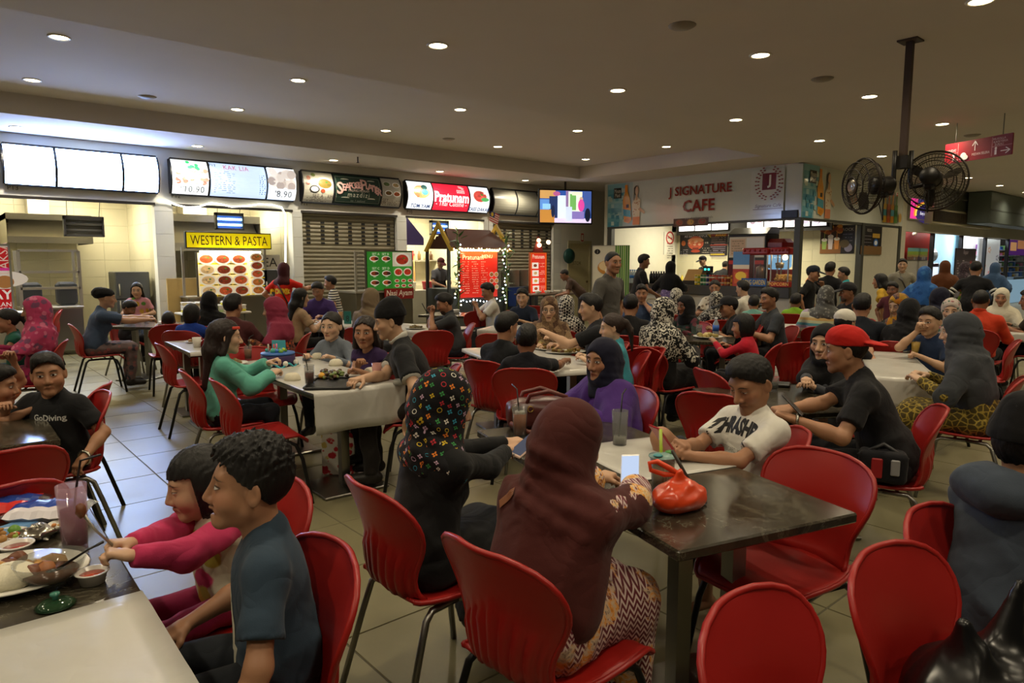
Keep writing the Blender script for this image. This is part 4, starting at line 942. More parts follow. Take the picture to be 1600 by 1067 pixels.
t=thing('food_cart','western and pasta cart with yellow sign and lit photo menu','stall',((x0_+x1_)/2,Y2,0));zs=(z0_+z1_)/2;hs_=h
B().box((-w/2-.02,0.005,z0_-.02),(w/2+.02,0.10,z1_+.02),0.006).build('sign_box',plain('#15140e',0.5),t);A.build('sign_face',print_mat(0.35),t,(0,-0.001,zs))
xa,za,xb,zb=rectY(308,395,411,470,Y2);wm,hm=xb-xa,zb-0.95;A=Art(wm,hm).rect(0,0,1,1,'#e6d9b4');random.seed(5);ft=['#b5522a','#c98a4e','#8a3a1c','#d8a85a','#a8642c','#cfae7a','#7a3018']
for r_ in range(4):
 v=0.86-0.245*r_;A.rect(0,v-0.125,0.76,v-0.09,'#f2d21a').scribble(0.02,v-0.108,0.72,1,0.018,0.05,'#4a3a12')
 for c_ in range(3):A.dish(0.13+0.25*c_,v,0.128*wm,random.choice(ft),'#e4dccb',0.7,14)
for r_ in range(5):v=0.9-0.195*r_;A.rect(0.77,v-0.1,1,v-0.08,'#f2d21a').dish(0.885,v,0.11*wm,random.choice(ft),'#e4dccb',0.7,12)
mx=(xa+xb)/2-(x0_+x1_)/2
B().box((mx-wm/2-.02,0.005,0.95),(mx+wm/2+.02,0.06,zb+.01)).build('menu_backing',plain('#3a3220',0.5),t);A.build('menu_face',print_mat(0.30),t,(mx,0,0.95+hm/2))
B().tube([(mx-wm/2+.03,-0.05,zb+0.02),(mx+wm/2-.03,-0.05,zb+0.02)],0.02).build('lamp_tube',glow('#fff3c8',16),t)
B().box((-w/2,0.06,0.0),(w/2,0.7,0.93),0.01).build('cabinet',metal('#8a8880',0.35),t);B().box((-w/2-.02,0.02,0.92),(w/2+.02,0.72,0.95)).build('worktop',STEEL,t)
for sx in(-1,1):B().box((sx*w/2-.02,0.3,0.95),(sx*w/2+.02,0.34,z0_)).build('post',STEEL,t)
l=bpy.data.lights.new('cart_lamp','AREA');l.shape='RECTANGLE';l.size=wm;l.size_y=0.04;l.energy=9;l.color=(1,.88,.6);lo=bpy.data.objects.new('cart_lamp',l);COL.objects.link(lo);lo.location=((xa+xb)/2,Y2-0.09,zb+0.02);lo.rotation_euler=(math.radians(-20),0,0)
x0_,z0_,x1_,z1_=rectY(410,398,441,421,13.42);w,h=x1_-x0_,z1_-z0_;fx0,fx1=aty(411,422,13.5)[0],aty(437,422,13.5)[0]
fridge('dark grey refrigerator beside the lit western menu',fx0,fx1+.05,z0_,13.5,'#4c4e52');board('letter_sign','white card lettered EA on top of the grey fridge','sign',((x0_+x1_)/2,13.52,(z0_+z1_)/2),0,w,h,0.03,Art(w,h).rect(0,0,1,1,'#b4b0a6').text('EA',0.5,0.5,h*0.6,'#15140e'),0,'#a8a49a',0.0)
p=atz(262,486,0.75);q_=atz(425,491,0.75)
tb_c=(p+q_)/2;t=thing('folding_table','folding table crowded with packed meals before the western cart','table',(tb_c[0],tb_c[1]+0.25,0));L=abs(q_[0]-p[0]);L=min(L,2.4)
B().box((-L/2,-0.3,0.72),(L/2,0.3,0.75),0.008).build('tabletop',plain('#c9c6bb',0.4),t)
for sx in(-1,1):
 for sy in(-1,1):B().tube([(sx*(L/2-.1),sy*0.24,0.72),(sx*(L/2-.06),sy*0.26,0)],0.015).build('leg',DKS,t)
random.seed(8);boxc=['#dcd8c8','#d9d24a','#e3e0d4','#cdbf9a','#bcd8a0','#e8e4da']
mc={}
n_=0
for i in range(8):
 for j in range(2):
  x=tb_c[0]-L/2+0.16+i*(L-.3)/7;y=tb_c[1]+0.1+j*0.28;z=0.75
  for kz in range(random.choice((2,3,3))):
   cc=boxc[(i+j+kz)%6];key=cc
   if key not in mc:
    b=B();b.box((-0.085,-0.06,0),(0.085,0.06,0.045),0.012);b.mat(1).box((-0.09,-0.065,0.045),(0.09,0.065,0.056),0.005);mc[key]=b.mesh('carton',[plain(cc,0.4),plain('#efeee8',0.2)])
   o=link('meal_box',mc[key]);o.location=(x,y,z);z+=0.057
   tag(o,'meal box, layer %s of the %s pile in the %s row on the western table'%(('one','two','three')[kz],ordn(i),('front','back')[j]),'box','packed meals on the western table');n_+=1
pw=aty(262,435,13.8);t=thing('partition_panel','yellowish plywood partition left of the western cart','panel',(pw[0]+.35,13.75,0));B().box((-0.38,0,0),(0.38,0.04,pw[2]),0.004).build('board',plain('#b89a5c',0.6),t);Art(0.14,0.3).rect(0,0,1,1,'#3a8fc8').oval(.5,.6,.04,.06,'#e24a3a').rect(0,0,1,.3,'#efe2c0').build('notice',print_mat(),t,(0.22,-0.003,pw[2]-.2))
Y3=13.05;x0_,z0_,x1_,z1_=rectY(573,393,644,452,Y3);w,h=x1_-x0_,z1_-z0_
t=thing('rice_cart','chicken rice cart with green menu board and red name sign','stall',((x0_+x1_)/2,Y3,0));A=Art(w,h).rect(0,0,1,1,'#2f8a2e').rect(0.56,0,1,0.62,'#3c9a34').rect(0.56,0.62,1,0.99,'#d9d2c2');random.seed(9)
A.dish(0.78,0.8,0.18*w,'#b3331e','#e9e4d8',0.75,10)
for r_ in range(3):
 v=(0.82,0.44,0.2)[r_]
 for c_ in range(2):A.dish(0.15+0.26*c_,v,0.10*w,random.choice(ft),'#eceae0',0.55,4,None).oval(0.20+0.26*c_,v,0.045*w,0.03*w,'#3a2018').text('RM',0.15+0.26*c_,v-0.09,0.03,'#dff0d0')
A.text('SET A   SET B',0.28,0.94,0.05,'#eaf6dc').text('SET C   SET D',0.28,0.57,0.05,'#eaf6dc')
for c_ in range(2):A.dish(0.67+0.21*c_,0.47,0.10*w,'#c2301e','#e6dccb',0.8,5)
for r_ in range(2):
 for c_ in range(3):A.dish(0.63+0.15*c_,0.24-0.13*r_,0.055*w,'#b4432a','#efe9da',0.6,2,None)
B().box((-w/2-.03,0.01,z0_-.03),(w/2+.03,0.06,z1_+.03)).build('menu_frame',metal('#8c8a80',0.35),t);A.build('menu_face',print_mat(0.25),t,(0,0,(z0_+z1_)/2))
zt=max(z0_-0.42,0.9)
B().box((-w/2-.25,0.05,0.03),(w/2+.05,0.85,0.92),0.01).build('cabinet',metal('#8c8778',0.38),t);B().box((-w/2-.28,0.0,0.92),(w/2+.08,0.9,0.96)).build('worktop',STEEL,t)
for sx in(-w/2-.22,w/2):B().box((sx-.02,0.08,0.96),(sx+.02,0.12,z1_)).build('post',STEEL,t)
B().box((-w/2-.22,0.09,0.96),(-w/2-.03,0.10,z1_)).build('side_glass',glass('#dfe8e4',0.03,0.18),t)
xa,za,xb,zb=rectY(601,451,646,466,Y3-0.04);ws,hs_=xb-xa,zb-za
B().box((xa-(x0_+x1_)/2,-0.05,za),(xb-(x0_+x1_)/2,-0.01,zb),0.004).build('name_board',plain('#7e1a18',0.4),t);Art(ws,hs_).rect(0,0,1,1,'#8a1c1a').text('Nasi Ayam',0.5,0.5,hs_*0.7,'#efe6da',shear=0.12,maxw=0.9,bold=0.015).build('name_face',print_mat(),t,((xa+xb)/2-(x0_+x1_)/2,-0.0505,(za+zb)/2))
Y4=12.4;x0_,z0_,x1_,z1_=rectY(719,393,777,463,Y4);w,h=x1_-x0_,z1_-z0_;cx_=(x0_+x1_)/2
t=thing('thai_kiosk','Thai kiosk with gabled roof, fairy lights and red menu','stall',(cx_,Y4,0));A=Art(w,h).rect(0,0,1,1,'#d8281a').rect(0,0.86,1,1,'#e8481e');random.seed(4)
A.text('Pratunam',0.34,0.88,0.11,'#ffe9c8').text('MENU',0.72,0.9,0.08,'#ffe9c8')
for c_ in range(3):A.scribble(0.05+0.23*c_,0.78,0.22+0.23*c_,15,0.014,0.05,'#f4b8a0')
for r_ in range(3):
 for c_ in range(2):A.dish(0.78+0.13*c_,0.5-0.14*r_,0.06*w,random.choice(ft),'#d8cdbc',0.9,4)
B().box((-w/2-.03,0.005,z0_-.03),(w/2+.03,0.05,z1_+.03)).build('menu_backing',plain('#5a2014',0.5),t);A.build('menu_face',print_mat(0.35),t,(0,0,(z0_+z1_)/2))
B().box((-w/2-.3,0.1,0.0),(w/2+.3,0.9,0.98),0.01).build('counter',plain('#3a3d3a',0.6),t)
for sx in(-w/2-.28,w/2+.28):
 for yy in(0.05,0.9):B().box((sx-.03,yy-.03,0),(sx+.03,yy+.03,z1_+.1)).build('post',plain('#2a2a26',0.6),t)
rz0,rz1=z1_+0.08,z1_+0.48;RW=w/2+0.12;nP=7
for k in range(nP):
 a0,a1=k/nP,(k+1)/nP
 for sgn in(-1,1):
  b=B();ya,yb=0.40+sgn*(0.5*(1-a0)),0.40+sgn*(0.5*(1-a1));za_,zb_=rz0+(rz1-rz0)*a0,rz0+(rz1-rz0)*a1;inn=0.16*a0;P=[(-RW-.2+inn*1.5,ya,za_-.01),(RW+.2-inn*1.5,ya,za_-.01),(RW+.2-inn*1.5,yb,zb_+.012),(-RW-.2+inn*1.5,yb,zb_+.012)]
  b.add(P+[(x,y,z+.03) for x,y,z in P],[(0,1,2,3),(7,6,5,4),(0,4,5,1),(1,5,6,2),(2,6,7,3),(3,7,4,0)]);b.build('roof_board',plain('#4b2a22',0.55),t)
for sx in(-1,1):
 b=B();x=sx*(RW+0.16);b.add([(x,-0.16,rz0-.06),(x,0.40,rz1+.2),(x,0.96,rz0-.06),(x,0.86,rz0-.08),(x,0.40,rz1+.06),(x,-0.06,rz0-.08)],[(0,1,4,5),(1,2,3,4)]);b.v+=[(vx+sx*.05,vy,vz) for vx,vy,vz in b.v];n0=6
 b.f+=[(6,11,10,7),(7,10,9,8)]+[(i,(i+1)%6,6+(i+1)%6,6+i) for i in range(6)];b.mi+=[0]*8;b.sm+=[False]*8;b.build('gable',plain('#a8871a',0.5),t)
B().tube([(-w/2,-0.05,z1_+.03),(w/2,-0.05,z1_+.03)],0.018).build('lamp_tube',glow('#ffd98a',18),t)
l=bpy.data.lights.new('kiosk_lamp','AREA');l.shape='RECTANGLE';l.size=w;l.size_y=0.04;l.energy=7;l.color=(1,.75,.4);lo=bpy.data.objects.new('kiosk_lamp',l);COL.objects.link(lo);lo.location=(cx_,Y4-.10,z1_+.03);lo.rotation_euler=(math.radians(-25),0,0)
bl=B().ball((0,0,0),0.016,6,4).mesh('bulb',glow('#dff0ff',14));bw=B().ball((0,0,0),0.018,6,4).mesh('bulb',glow('#ffe2a8',14));random.seed(2)
for sx in(-1,1):
 for k in range(17):o=link('bulb',bl if k%3 else bw,t);o.location=(sx*(w/2+.16)+random.uniform(-.09,.09),-0.12,z0_-0.15+(z1_-z0_+0.3)*k/16)
for k in range(22):o=link('bulb',bw,t);o.location=(-RW-.15+(2*RW+.3)*k/21,-0.14,rz0-.04+random.uniform(-.03,.03))
for k in range(12):o=link('bulb',bl,t);o.location=(-w/2+w*k/11,-0.1,z0_-.08+random.uniform(-.04,.04))
LEAFM=plain('#2f5a22',0.5);lb=B();
lb.add([(0,0,0),(0.03,0.012,0.07),(0.012,0.0,0.2),(-0.03,0.012,0.07)],[(0,1,2,3)]);lm=lb.mesh('leaf',LEAFM)
for i_,sx in enumerate((-1,1)):
 bt=thing('bamboo_plant',('artificial bamboo up the left post of the Thai kiosk','artificial bamboo up the right post of the Thai kiosk')[i_],'plant',(cx_+sx*(w/2+.17),Y4-.14,0));B().tube([(0,0,0),(0.01,0,0.8),(-.01,0,z1_+.45)],0.014,6).build('stem',plain('#5d6a2c',0.5),bt)
 for k in range(44):
  o=link('leaf',lm,bt);o.location=(random.uniform(-.04,.04),random.uniform(-.06,.03),0.7+(z1_-.25)*k/43);o.rotation_euler=(random.uniform(.5,2.2),random.uniform(-.4,.4),random.uniform(0,6.28));o.scale=(1.1,)*3
p=V(cx_+RW-.05,Y4+.40,rz1+.36);t=thing('flag','small striped flag on a stick above the Thai kiosk','flag',(p[0],p[1],p[2]-.33));B().tube([(0,0,-.04),(0,0,0.45)],0.006,6).build('stick',plain('#6a5a3a',0.6),t)
A=Art(0.34,0.26);[A.rect(0,k/10,1,(k+1)/10,'#c8203a' if k%2 else '#eee6e0') for k in range(10)];A.rect(0,.5,.5,1,'#1c2f7a').oval(.22,.75,.05,.05,'#e8c93a');A.build('cloth',print_mat(),t,(0.17,0,0.30)).rotation_euler=(0,0.25,0.2)
Y5=12.85;x0_,z0_,x1_,z1_=rectY(828,394,854,460,Y5);w,h=x1_-x0_,z1_-z0_;A=Art(w,h).rect(0,0,1,1,'#f06a12').rect(0.08,0.04,0.92,0.97,'#d92a14').text('Pratunam',0.5,0.9,0.10,'#fff0d8',maxw=0.7);random.seed(6)
for r_ in range(4):A.rect(0.12,0.62-0.18*r_,0.5,0.76-0.18*r_,'#efe6d8').dish(0.31,0.69-0.18*r_,0.14*w,random.choice(ft),'#fff',0.7,4).scribble(0.55,0.74-0.18*r_,0.85,3,0.012,0.04,'#f8c9b0')
t=board('standing_menu','tall orange lit menu standing beside the closed shutter','sign',((x0_+x1_)/2,Y5,(z0_+z1_)/2),0,w,h,0.05,A,0.55,'#b0400e',0.015)
for sx in(-1,1):B().box((sx*w*.4-.015,0,-(z0_+z1_)/2),(sx*w*.4+.015,0.05,-h/2)).build('leg',DKS,t)
for k,(dx,dz) in enumerate(((0.0,0.18),(0.32,0.26),(-.02,.30))):B().ball((dx,-0.03,h/2+dz),0.055,10,6).build('bulb',glow('#ffcf9a',10 if k!=2 else 3),t)
B().add([(-.18,0,h/2),(.18,0,h/2),(0,0,h/2+.42)],[(0,1,2)]).add([(-.18,.03,h/2),(.18,.03,h/2),(0,.03,h/2+.42)],[(2,1,0)]).build('pennant',plain('#7a1512',.6),t)
p=aty(872,462,12.5);t=thing('prep_table','prep table with stacked bowls by the orange menu','table',(p[0]-.25,12.5,0));B().box((-0.95,-0.35,0.76),(0.95,0.35,0.80),0.01).build('tabletop',plain('#4a3a2c',0.4),t)
for sx in(-1,1):
 for sy in(-1,1):B().box((sx*.88-.02,sy*.3-.02,0),(sx*.88+.02,sy*.3+.02,.76)).build('leg',DKS,t)
bowl_m=B().lathe([(0.0,0.0),(0.045,0.0),(0.05,0.012),(0.10,0.07),(0.094,0.07),(0.045,0.016),(0,0.014)],16).mesh('bowl',plain('#ddd9cc',0.25))
for i_ in range(4):o=link('bowl',bowl_m);o.location=(p[0]-.25-.55+.33*i_,12.4,.80);tag(o,'white bowl, %s from the left on the prep table'%ordn(i_),'bowl','bowls on the prep table')
pot_m=B().lathe([(0,0),(.13,0),(.14,.02),(.14,.42),(.15,.43),(.13,.43),(.12,.03),(0,.02)],16).mesh('pot',plain('#a39f92',.4,.3))
t=thing('pot_stand','low counter with tall pots behind the Thai kiosk','counter',(aty(812,440,13.15)[0],13.25,0));B().box((-.75,0,0),(.75,.6,.95),.01).build('body',plain('#30383c',.5),t);B().box((-.3,-.02,.45),(.2,0,.93)).build('blue_crate',plain('#1c3f8f',.4),t)
for i_ in range(4):o=link('stock_pot',pot_m);o.location=(aty(812,440,13.15)[0]-.55+.33*i_,13.5,.95);tag(o,'tall grey pot, %s from the left behind the Thai kiosk'%ordn(i_),'pot','pots behind the Thai kiosk')
p=aty(682,405,16.1);t=thing('wall_shelf','kitchen shelf with bottles behind the cook','shelf',(p[0],16.3,p[2]-.05));B().box((-.7,0,0),(.7,.35,.03)).build('board',STEEL,t);B().box((-.66,.3,-.9),(-.62,.34,0)).build('bracket',DKS,t);B().box((.62,.3,-.9),(.66,.34,0)).build('bracket',DKS,t)
for i_,cc in enumerate(('#b3201a','#8a6a3a','#c9b88a','#5a3a1c','#c2281c','#d0c8b0')):o=B().lathe([(0,0),(.045,0),(.045,.16),(.018,.2),(.018,.25),(0,.25)],10).build('bottle',plain(cc,.3));o.location=(p[0]-.55+.2*i_,16.45,p[2]-.02);tag(o,'sauce bottle on the kitchen shelf, %s from the left'%ordn(i_),'bottle','bottles on the kitchen shelf')
a=aty(633,350,14.5);t=thing('wedge_panel','purple wedge of an awning at the left of the cook stall','panel',(8.86,14.5,0));zz=aty(650,383,14.5)[2];b=B();b.add([(0,0,zz),(.75,0,zz),(.75,0,zz+.18),(0,0,zz+.95)],[(0,1,2,3)]).add([(0,.03,zz),(.75,.03,zz),(.75,.03,zz+.18),(0,.03,zz+.95)],[(3,2,1,0)]);b.build('cloth',plain('#5a4f9a',.5),t)
t=thing('kitchen_counter','kitchen counter with red tubs behind the chicken rice cart','counter',(9.75,14.9,0));B().box((-.85,0,0),(.85,.6,.86),.01).build('body',plain('#8a8578',.5),t)
for i_,(dx,cc) in enumerate(((-.55,'#b3262a'),(-.15,'#d8d2c4'),(.4,'#a02030'))):o=B().lathe([(0,0),(.13,0),(.16,.2),(.165,.21),(.15,.2),(.12,.02),(0,.02)],16).build('food_tub',plain(cc,.4));o.location=(9.75+dx,15.15,.86);tag(o,('red','white','dark red')[i_]+' tub on the counter beside the cook','tub','tubs beside the cook')
p=aty(652,430,15.5);t=thing('mop','orange mop handle leaning in the cook stall','mop',(p[0],15.6,0));B().tube([(0,0,0.1),(.03,.1,1.75)],.014).build('handle',plain('#d0742a',.5),t);B().ball((0,0,.06),(.12,.08,.06),10,6,.2).build('head',plain('#b8b0a0',.9),t)
p=aty(884,323,12.9);t=thing('television','hanging television showing a kitchen scene','television',p,heading(-12)-PI*0);t.rotation_euler=(0,0,math.radians(-26));W_,H_=1.42,0.86;W_,H_=1.5,0.9
B().box((-W_/2,0,-H_/2),(W_/2,0.07,H_/2),0.01).build('case',plain('#0b0b0d',0.3),t);random.seed(12)
A=Art(W_*.95,H_*.92).rect(0,0,1,1,'#2b4f9a').rect(0,.75,.3,1,'#c99a5a').rect(0,.3,.2,.72,'#5f8fd0').rect(.18,.15,.34,.82,'#24345f').rect(.34,.1,.5,.85,'#d6e4f4').rect(.5,.3,.6,1,'#8a6f9a').rect(.55,.35,.82,.98,'#dfe8d8').rect(.58,.4,.7,.9,'#6fae5a').rect(.84,.3,1,1,'#40589a').rect(0,0,1,.14,'#d9c9e8').rect(0,.0,.28,.4,'#b9803a').rect(.52,.12,.86,.36,'#7f6fb0').oval(.8,.75,.05,.06,'#caa58a').oval(.8,.55,.09,.16,'#d8489a').rect(.05,.42,.2,.58,'#8fc6e8').oval(.25,.35,.05,.16,'#1c2440').oval(.93,.25,.08,.18,'#161a2c').rect(.5,.05,.62,.5,'#c8d4ea').oval(.32,.9,.10,.06,'#b05a8a').rect(.62,.86,.82,.98,'#efe9c8')
A.build('screen',print_mat(1.15,.2),t,(0,-0.002,0));B().tube([(0,0.05,H_/2),(0,0.05,ZC-p[2])],0.03).build('mount',plain('#15151a',.4),t)
t=thing('wall_fan','teal round fan on the pier beside the door','fan',aty(889,400,WY-.12));B().lathe([(.0,-.05),(.10,-.05),(.21,-.02),(.22,.0),(.20,.05),(.1,.08),(0,.09)],20).xform(Matrix.Rotation(PI/2,4,'X')).build('housing',plain('#1f4a44',.4),t)
b=B();[b.tube([(math.cos(a)*.05,-.056,math.sin(a)*.05),(math.cos(a+.3)*.2,-.03,math.sin(a+.3)*.2)],.005,5) for a in[k*PI/8 for k in range(16)]];b.build('guard',plain('#2c6a62',.4),t)
B().box((-.03,.05,-.03),(.03,.15,.03)).build('bracket',plain('#222',.5),t)
A=Art(.14,.26).rect(0,0,1,1,'#e6e0d0').rect(.1,.05,.9,.95,'#b8241c').rect(.25,.2,.75,.8,'#e8e2d4');board('notice','small red framed notice above the cream door','sign',(aty(909,371,WY)[0],WY-.022,aty(909,371,WY)[2]),0,.14,.26,.02,A,0,'#9a9484',0)
A=Art(.26,.14).text('STOR',.5,.5,.1,'#6a5a40',shear=.2);A.build('lettering',print_mat(),dr,(14.7,WY+.047,1.55))
BZ0,BZ1=2.53,3.66;RZX=-PI/2
def rectX(px0,py0,px1,py1,X):
 a,b=atx(px0,py0,X),atx(px1,py1,X);return a[1],b[2],b[1],a[2]
def juice_ad(A,u,s,side=1):
 """a drink advert: blue water squares, bottle, person with a raised arm"""
 h=A.h;random.seed(21)
 for k in range(9):A.rect(u-0.9*s+0.0,0.11*k,u-(0.45-0.03*k)*s,0.11*k+0.12,['#4f93ad','#6aa9bd','#8fc0cb'][k%3])
 for _ in range(26):A.rect(*(lambda a,b:(a,b,a+0.12*s,b+0.09))(u-random.uniform(0.25,0.9)*s,random.uniform(0.02,0.85)),random.choice(['#3f86a5','#9fc8cc','#5fa3b8','#c2d6cf']))
 A.rect(u-0.66*s,0.66,u-0.36*s,0.9,'#26261f').text('Minute',u-0.51*s,0.83,h*0.09,'#e8e4d4',maxw=0.24*s).text('Maid',u-0.51*s,0.73,h*0.09,'#e8e4d4',maxw=0.2*s)
 W=A.w;b=lambda x:(u+x*s)*W
 A.poly([(b(-.24),.10*h),(b(-.06),.06*h),(b(.06),.14*h),(b(-.02),.62*h),(b(-.10),.78*h),(b(-.22),.78*h),(b(-.30),.6*h)],'#eaa13a')
 A.poly([(b(-.26),.24*h),(b(.03),.2*h),(b(.01),.36*h),(b(-.28),.4*h)],'#4f9fb5').rect(u-.16*s,.42,u-.06*s,.5,'#2a2a20').oval(u-.12*s,.14,.10*s*W,.05,'#d98a2c');A.poly([(b(-.22),.78*h),(b(-.11),.78*h),(b(-.12),.95*h),(b(-.22),.95*h)],'#f0902a')
 A.poly([(b(.10),.02*h),(b(.36),.02*h),(b(.36),.2*h),(b(.10),.2*h)],'#e8936a').poly([(b(.10),.2*h),(b(.36),.2*h),(b(.38),.58*h),(b(.28),.66*h),(b(.14),.62*h),(b(.06),.5*h)],'#eedcc0')
 A.poly([(b(.36),.42*h),(b(.54),.32*h),(b(.56),.28*h),(b(.52),.26*h),(b(.34),.34*h)],'#dcae8a').oval(u+.22*s,.8,.055*s*W*1.5,.13,'#3a2418').oval(u+.245*s,.79,.045*s*W*1.4,.115,'#e2b592').rect(u+.2*s,.58,u+.27*s,.7,'#dcae8a');A.poly([(b(.13),.86*h),(b(.17),.9*h),(b(.16),.6*h),(b(.13),.56*h)],'#3a2418')
 for _ in range(12):A.oval(u+random.uniform(.12,.34)*s,random.uniform(.24,.56),.018,.018,'#c98f6a',6)
w,h=CY1-CY0,BZ1-BZ0;BN='#cfd2c8'
t=thing('cafe_banner','long white fascia banner lettered J SIGNATURE CAFE','sign',(CX,(CY0+CY1)/2,(BZ0+BZ1)/2),RZX)
B().box((-w/2,0.0,-h/2),(w/2,0.12,h/2)).build('backing',plain('#b9bbb4',0.3),t);A=Art(w,h).rect(0,0,1,1,BN).rect(0,0,.1,1,'#8fb4bb').rect(.1,0,.16,1,'#b6c6c2')
juice_ad(A,0.15,0.16)
A.text('J SIGNATURE',0.535,0.66,h*0.255,'#8c2a1e',bold=0.022,maxw=0.42).text('CAFE',0.535,0.36,h*0.255,'#8c2a1e',bold=0.022,maxw=0.18)
A.rect(.785,.10,.93,.95,'#d6d7d0').rect(.835,.56,.895,.88,'#7a1c24').text('J',.865,.72,h*.25,'#e8e4dc',bold=0.03)
for sg in(-1,1):
 for k in range(11):
  a=-PI/2+sg*(0.25+0.245*k);c=(.865*w+math.cos(a)*0.285,.69*h+math.sin(a)*0.335)
  for e in(0.03,-0.03):A.oval((c[0]+math.cos(a)*e)/w,(c[1]+math.sin(a)*e)/h,.032,.017,'#8c4a44',7)
A.text('Signature Cafe',.865,.245,h*.085,'#6a4a52',shear=.25,maxw=.13).rect(.80,.185,.93,.195,'#6a4a52').text('www.facebook.com/cafe',.54,.1,h*.05,'#8f8f88').rect(.60,0.0,.60,0.0,BN)
A.build('printed_face',print_mat(0.0,0.12),t,(0,-0.002,0));B().box((w/2-.42,-.05,-h/2),(w/2-.06,-.005,-h/2+.16),.005).build('blue_box',plain('#1b2440',.4),t)
ws=CXE-CX;t=thing('cafe_banner','side fascia banner with juice bottles behind the fans','sign',((CX+CXE)/2,CY0,(BZ0+BZ1)/2),0);A=Art(ws,h).rect(0,0,1,1,BN).rect(0,0,.1,1,'#8fb4bb');juice_ad(A,0.17,0.18)
A.text('IT\'S',.44,.62,h*.12,'#d9a08a').text('FUN',.45,.45,h*.2,'#d9957a')
for k in range(4):
 u=.755+.042*k;A.rect(u,.05,u+.036,.46,['#c9a02c','#b85a2a','#cc8a2a','#5f8a4a'][k]).rect(u,.2,u+.036,.34,['#3f8f9a','#7a3a2a','#4f9fae','#3a6a3a'][k]).rect(u+.01,.46,u+.026,.66,['#c9a02c','#b85a2a','#cc8a2a','#5f8a4a'][k]).rect(u+.009,.66,u+.027,.74,'#c2502a')
A.oval(.95,.18,.1,.12,'#c9a25a');B().box((-ws/2,0.0,-h/2),(ws/2,0.12,h/2)).build('backing',plain('#b9bbb4',0.3),t);A.build('printed_face',print_mat(0.0,0.12),t,(0,-0.002,0))
MULL=plain('#4c4d48',.45,.3)
for i_,(x,y) in enumerate(((CX+.06,CY1-.1),(CX+.06,CY0+.06),(17.55,CY0+.06),(CXE-.1,CY0+.06))):
 t=thing('frame_post',('grey steel frame post at the left end of the cafe banner','grey steel corner post beside the popcorn machine','grey steel frame post beneath the side banner','grey steel frame post between cafe and red shop')[i_],'post',(x,y,0));B().box((-.07,-.07,0),(.07,.07,BZ0),.005).build('tube',MULL,t);B().box((-.09,-.09,0),(.09,.09,.02)).build('base_plate',MULL,t)
t=thing('frame_beam','steel beam under the long cafe banner','beam',(CX+.06,(CY0+CY1)/2,BZ0-.05));B().box((-.05,-w/2,0),(.05,w/2,.05)).build('beam',MULL,t)
t=thing('frame_beam','steel beam under the side cafe banner','beam',((CX+CXE)/2,CY0+.06,BZ0-.05));B().box((-ws/2,-.05,0),(ws/2,.05,.05)).build('beam',MULL,t)
CW=plain('#d6d3c2',.5,vary=.05);XB=17.6
struct('wall_cafe_side',B().box((CX,CY1,0),(XB,CY1+.1,ZC)),CW);cwb=struct('wall_cafe_back',B().box((XB,CY0+.13,0),(XB+.12,CY1-.005,ZC)),CW)
wall_tiles(cwb,(XB,CY1,1.0),(0,-1,0),CY1-CY0-.14,1.5,.6,.3,(-1,0,0),plain('#d8d2b4',.25,vary=.05))
struct('ceiling_cafe',B().box((CX+.13,CY0+.13,3.0),(XB,CY1,3.04)),CW);struct('trim_2',B().box((CX,CY0,BZ1),(CX+.1,CY1,ZC)),CEIL);struct('trim_3',B().box((CX,CY0,BZ1),(CXE,CY0+.1,ZC)),CEIL)
struct('wall_cafe_right',B().box((CXE+.01,CY0,0),(CXE+.3,CY0+.12,ZC)),plain('#c9c5b2',.4));struct('wall_cafe_front',B().box((XB,CY0+.02,0),(CXE,CY0+.12,BZ0-.06)),plain('#c9c5b2',.4))
for i_,(x,y) in enumerate(((16.3,9.2),(16.3,11.3))):
 l=bpy.data.lights.new('cafe_lamp','AREA');l.shape='RECTANGLE';l.size=1.2;l.size_y=.2;l.energy=95;l.color=(1,.9,.66);lo=bpy.data.objects.new('cafe_lamp',l);COL.objects.link(lo);lo.location=(x,y,2.96)
 t=thing('ceiling_light',('tube light inside the cafe near the popcorn machine','tube light inside the cafe above the till')[i_],'light',(x,y,3.0));B().box((-.6,-.05,-.03),(.6,.05,0)).build('housing',plain('#e8e8e8',.4),t);B().tube([(-.55,0,-.045),(.55,0,-.045)],.016).build('tube',glow('#fff1c8',12),t)
t=thing('cafe_counter','long cafe counter with dark top and white front','counter',(CX+.45,(CY0+CY1)/2,0));hw=w/2-.25
B().box((-.3,-hw,.0),(.45,hw,.78),.01).build('front',plain('#b5b2aa',.4),t);B().box((-.36,-hw-.02,.78),(.5,hw+.02,1.02),.01).build('worktop',plain('#3a3936',.35),t)
t=thing('back_counter','back counter along the cafe wall with bottles','counter',(XB-.35,(CY0+CY1)/2,0));B().box((-.3,-hw,0),(.33,hw,.9),.01).build('cabinet',plain('#8f8a7c',.5),t);B().box((-.33,-hw,.9),(.34,hw,.95),.006).build('worktop',plain('#b8b4a6',.3),t)
yl=[rectX(a,345,b,c,XB-.5) for a,b,c in((1061,1085,361),(1086,1111,361),(1112,1138,359))]+[rectX(a,347,b,c,XB-.5) for a,b,c in((1167,1193,357),(1194,1223,356),(1226,1252,356),(1254,1266,355),(1268,1292,355))]
t=thing('screen_rail','black rail that carries the cafe menu screens','rail',(XB-.46,0,0));ya,yb=yl[0][0]+.1,min(yl[-1][2],yl[-1][0])-.1;zt_=max(q[3] for q in yl);B().box((0,yb,zt_-.42),(.06,ya,zt_+.04)).build('panel',plain('#17130f',.5),t)
for y_ in(yb+.3,(ya+yb)/2,ya-.3):B().box((.0,y_-.02,zt_+.04),(.04,y_+.02,3.0)).build('hanger',plain('#222',.5),t)
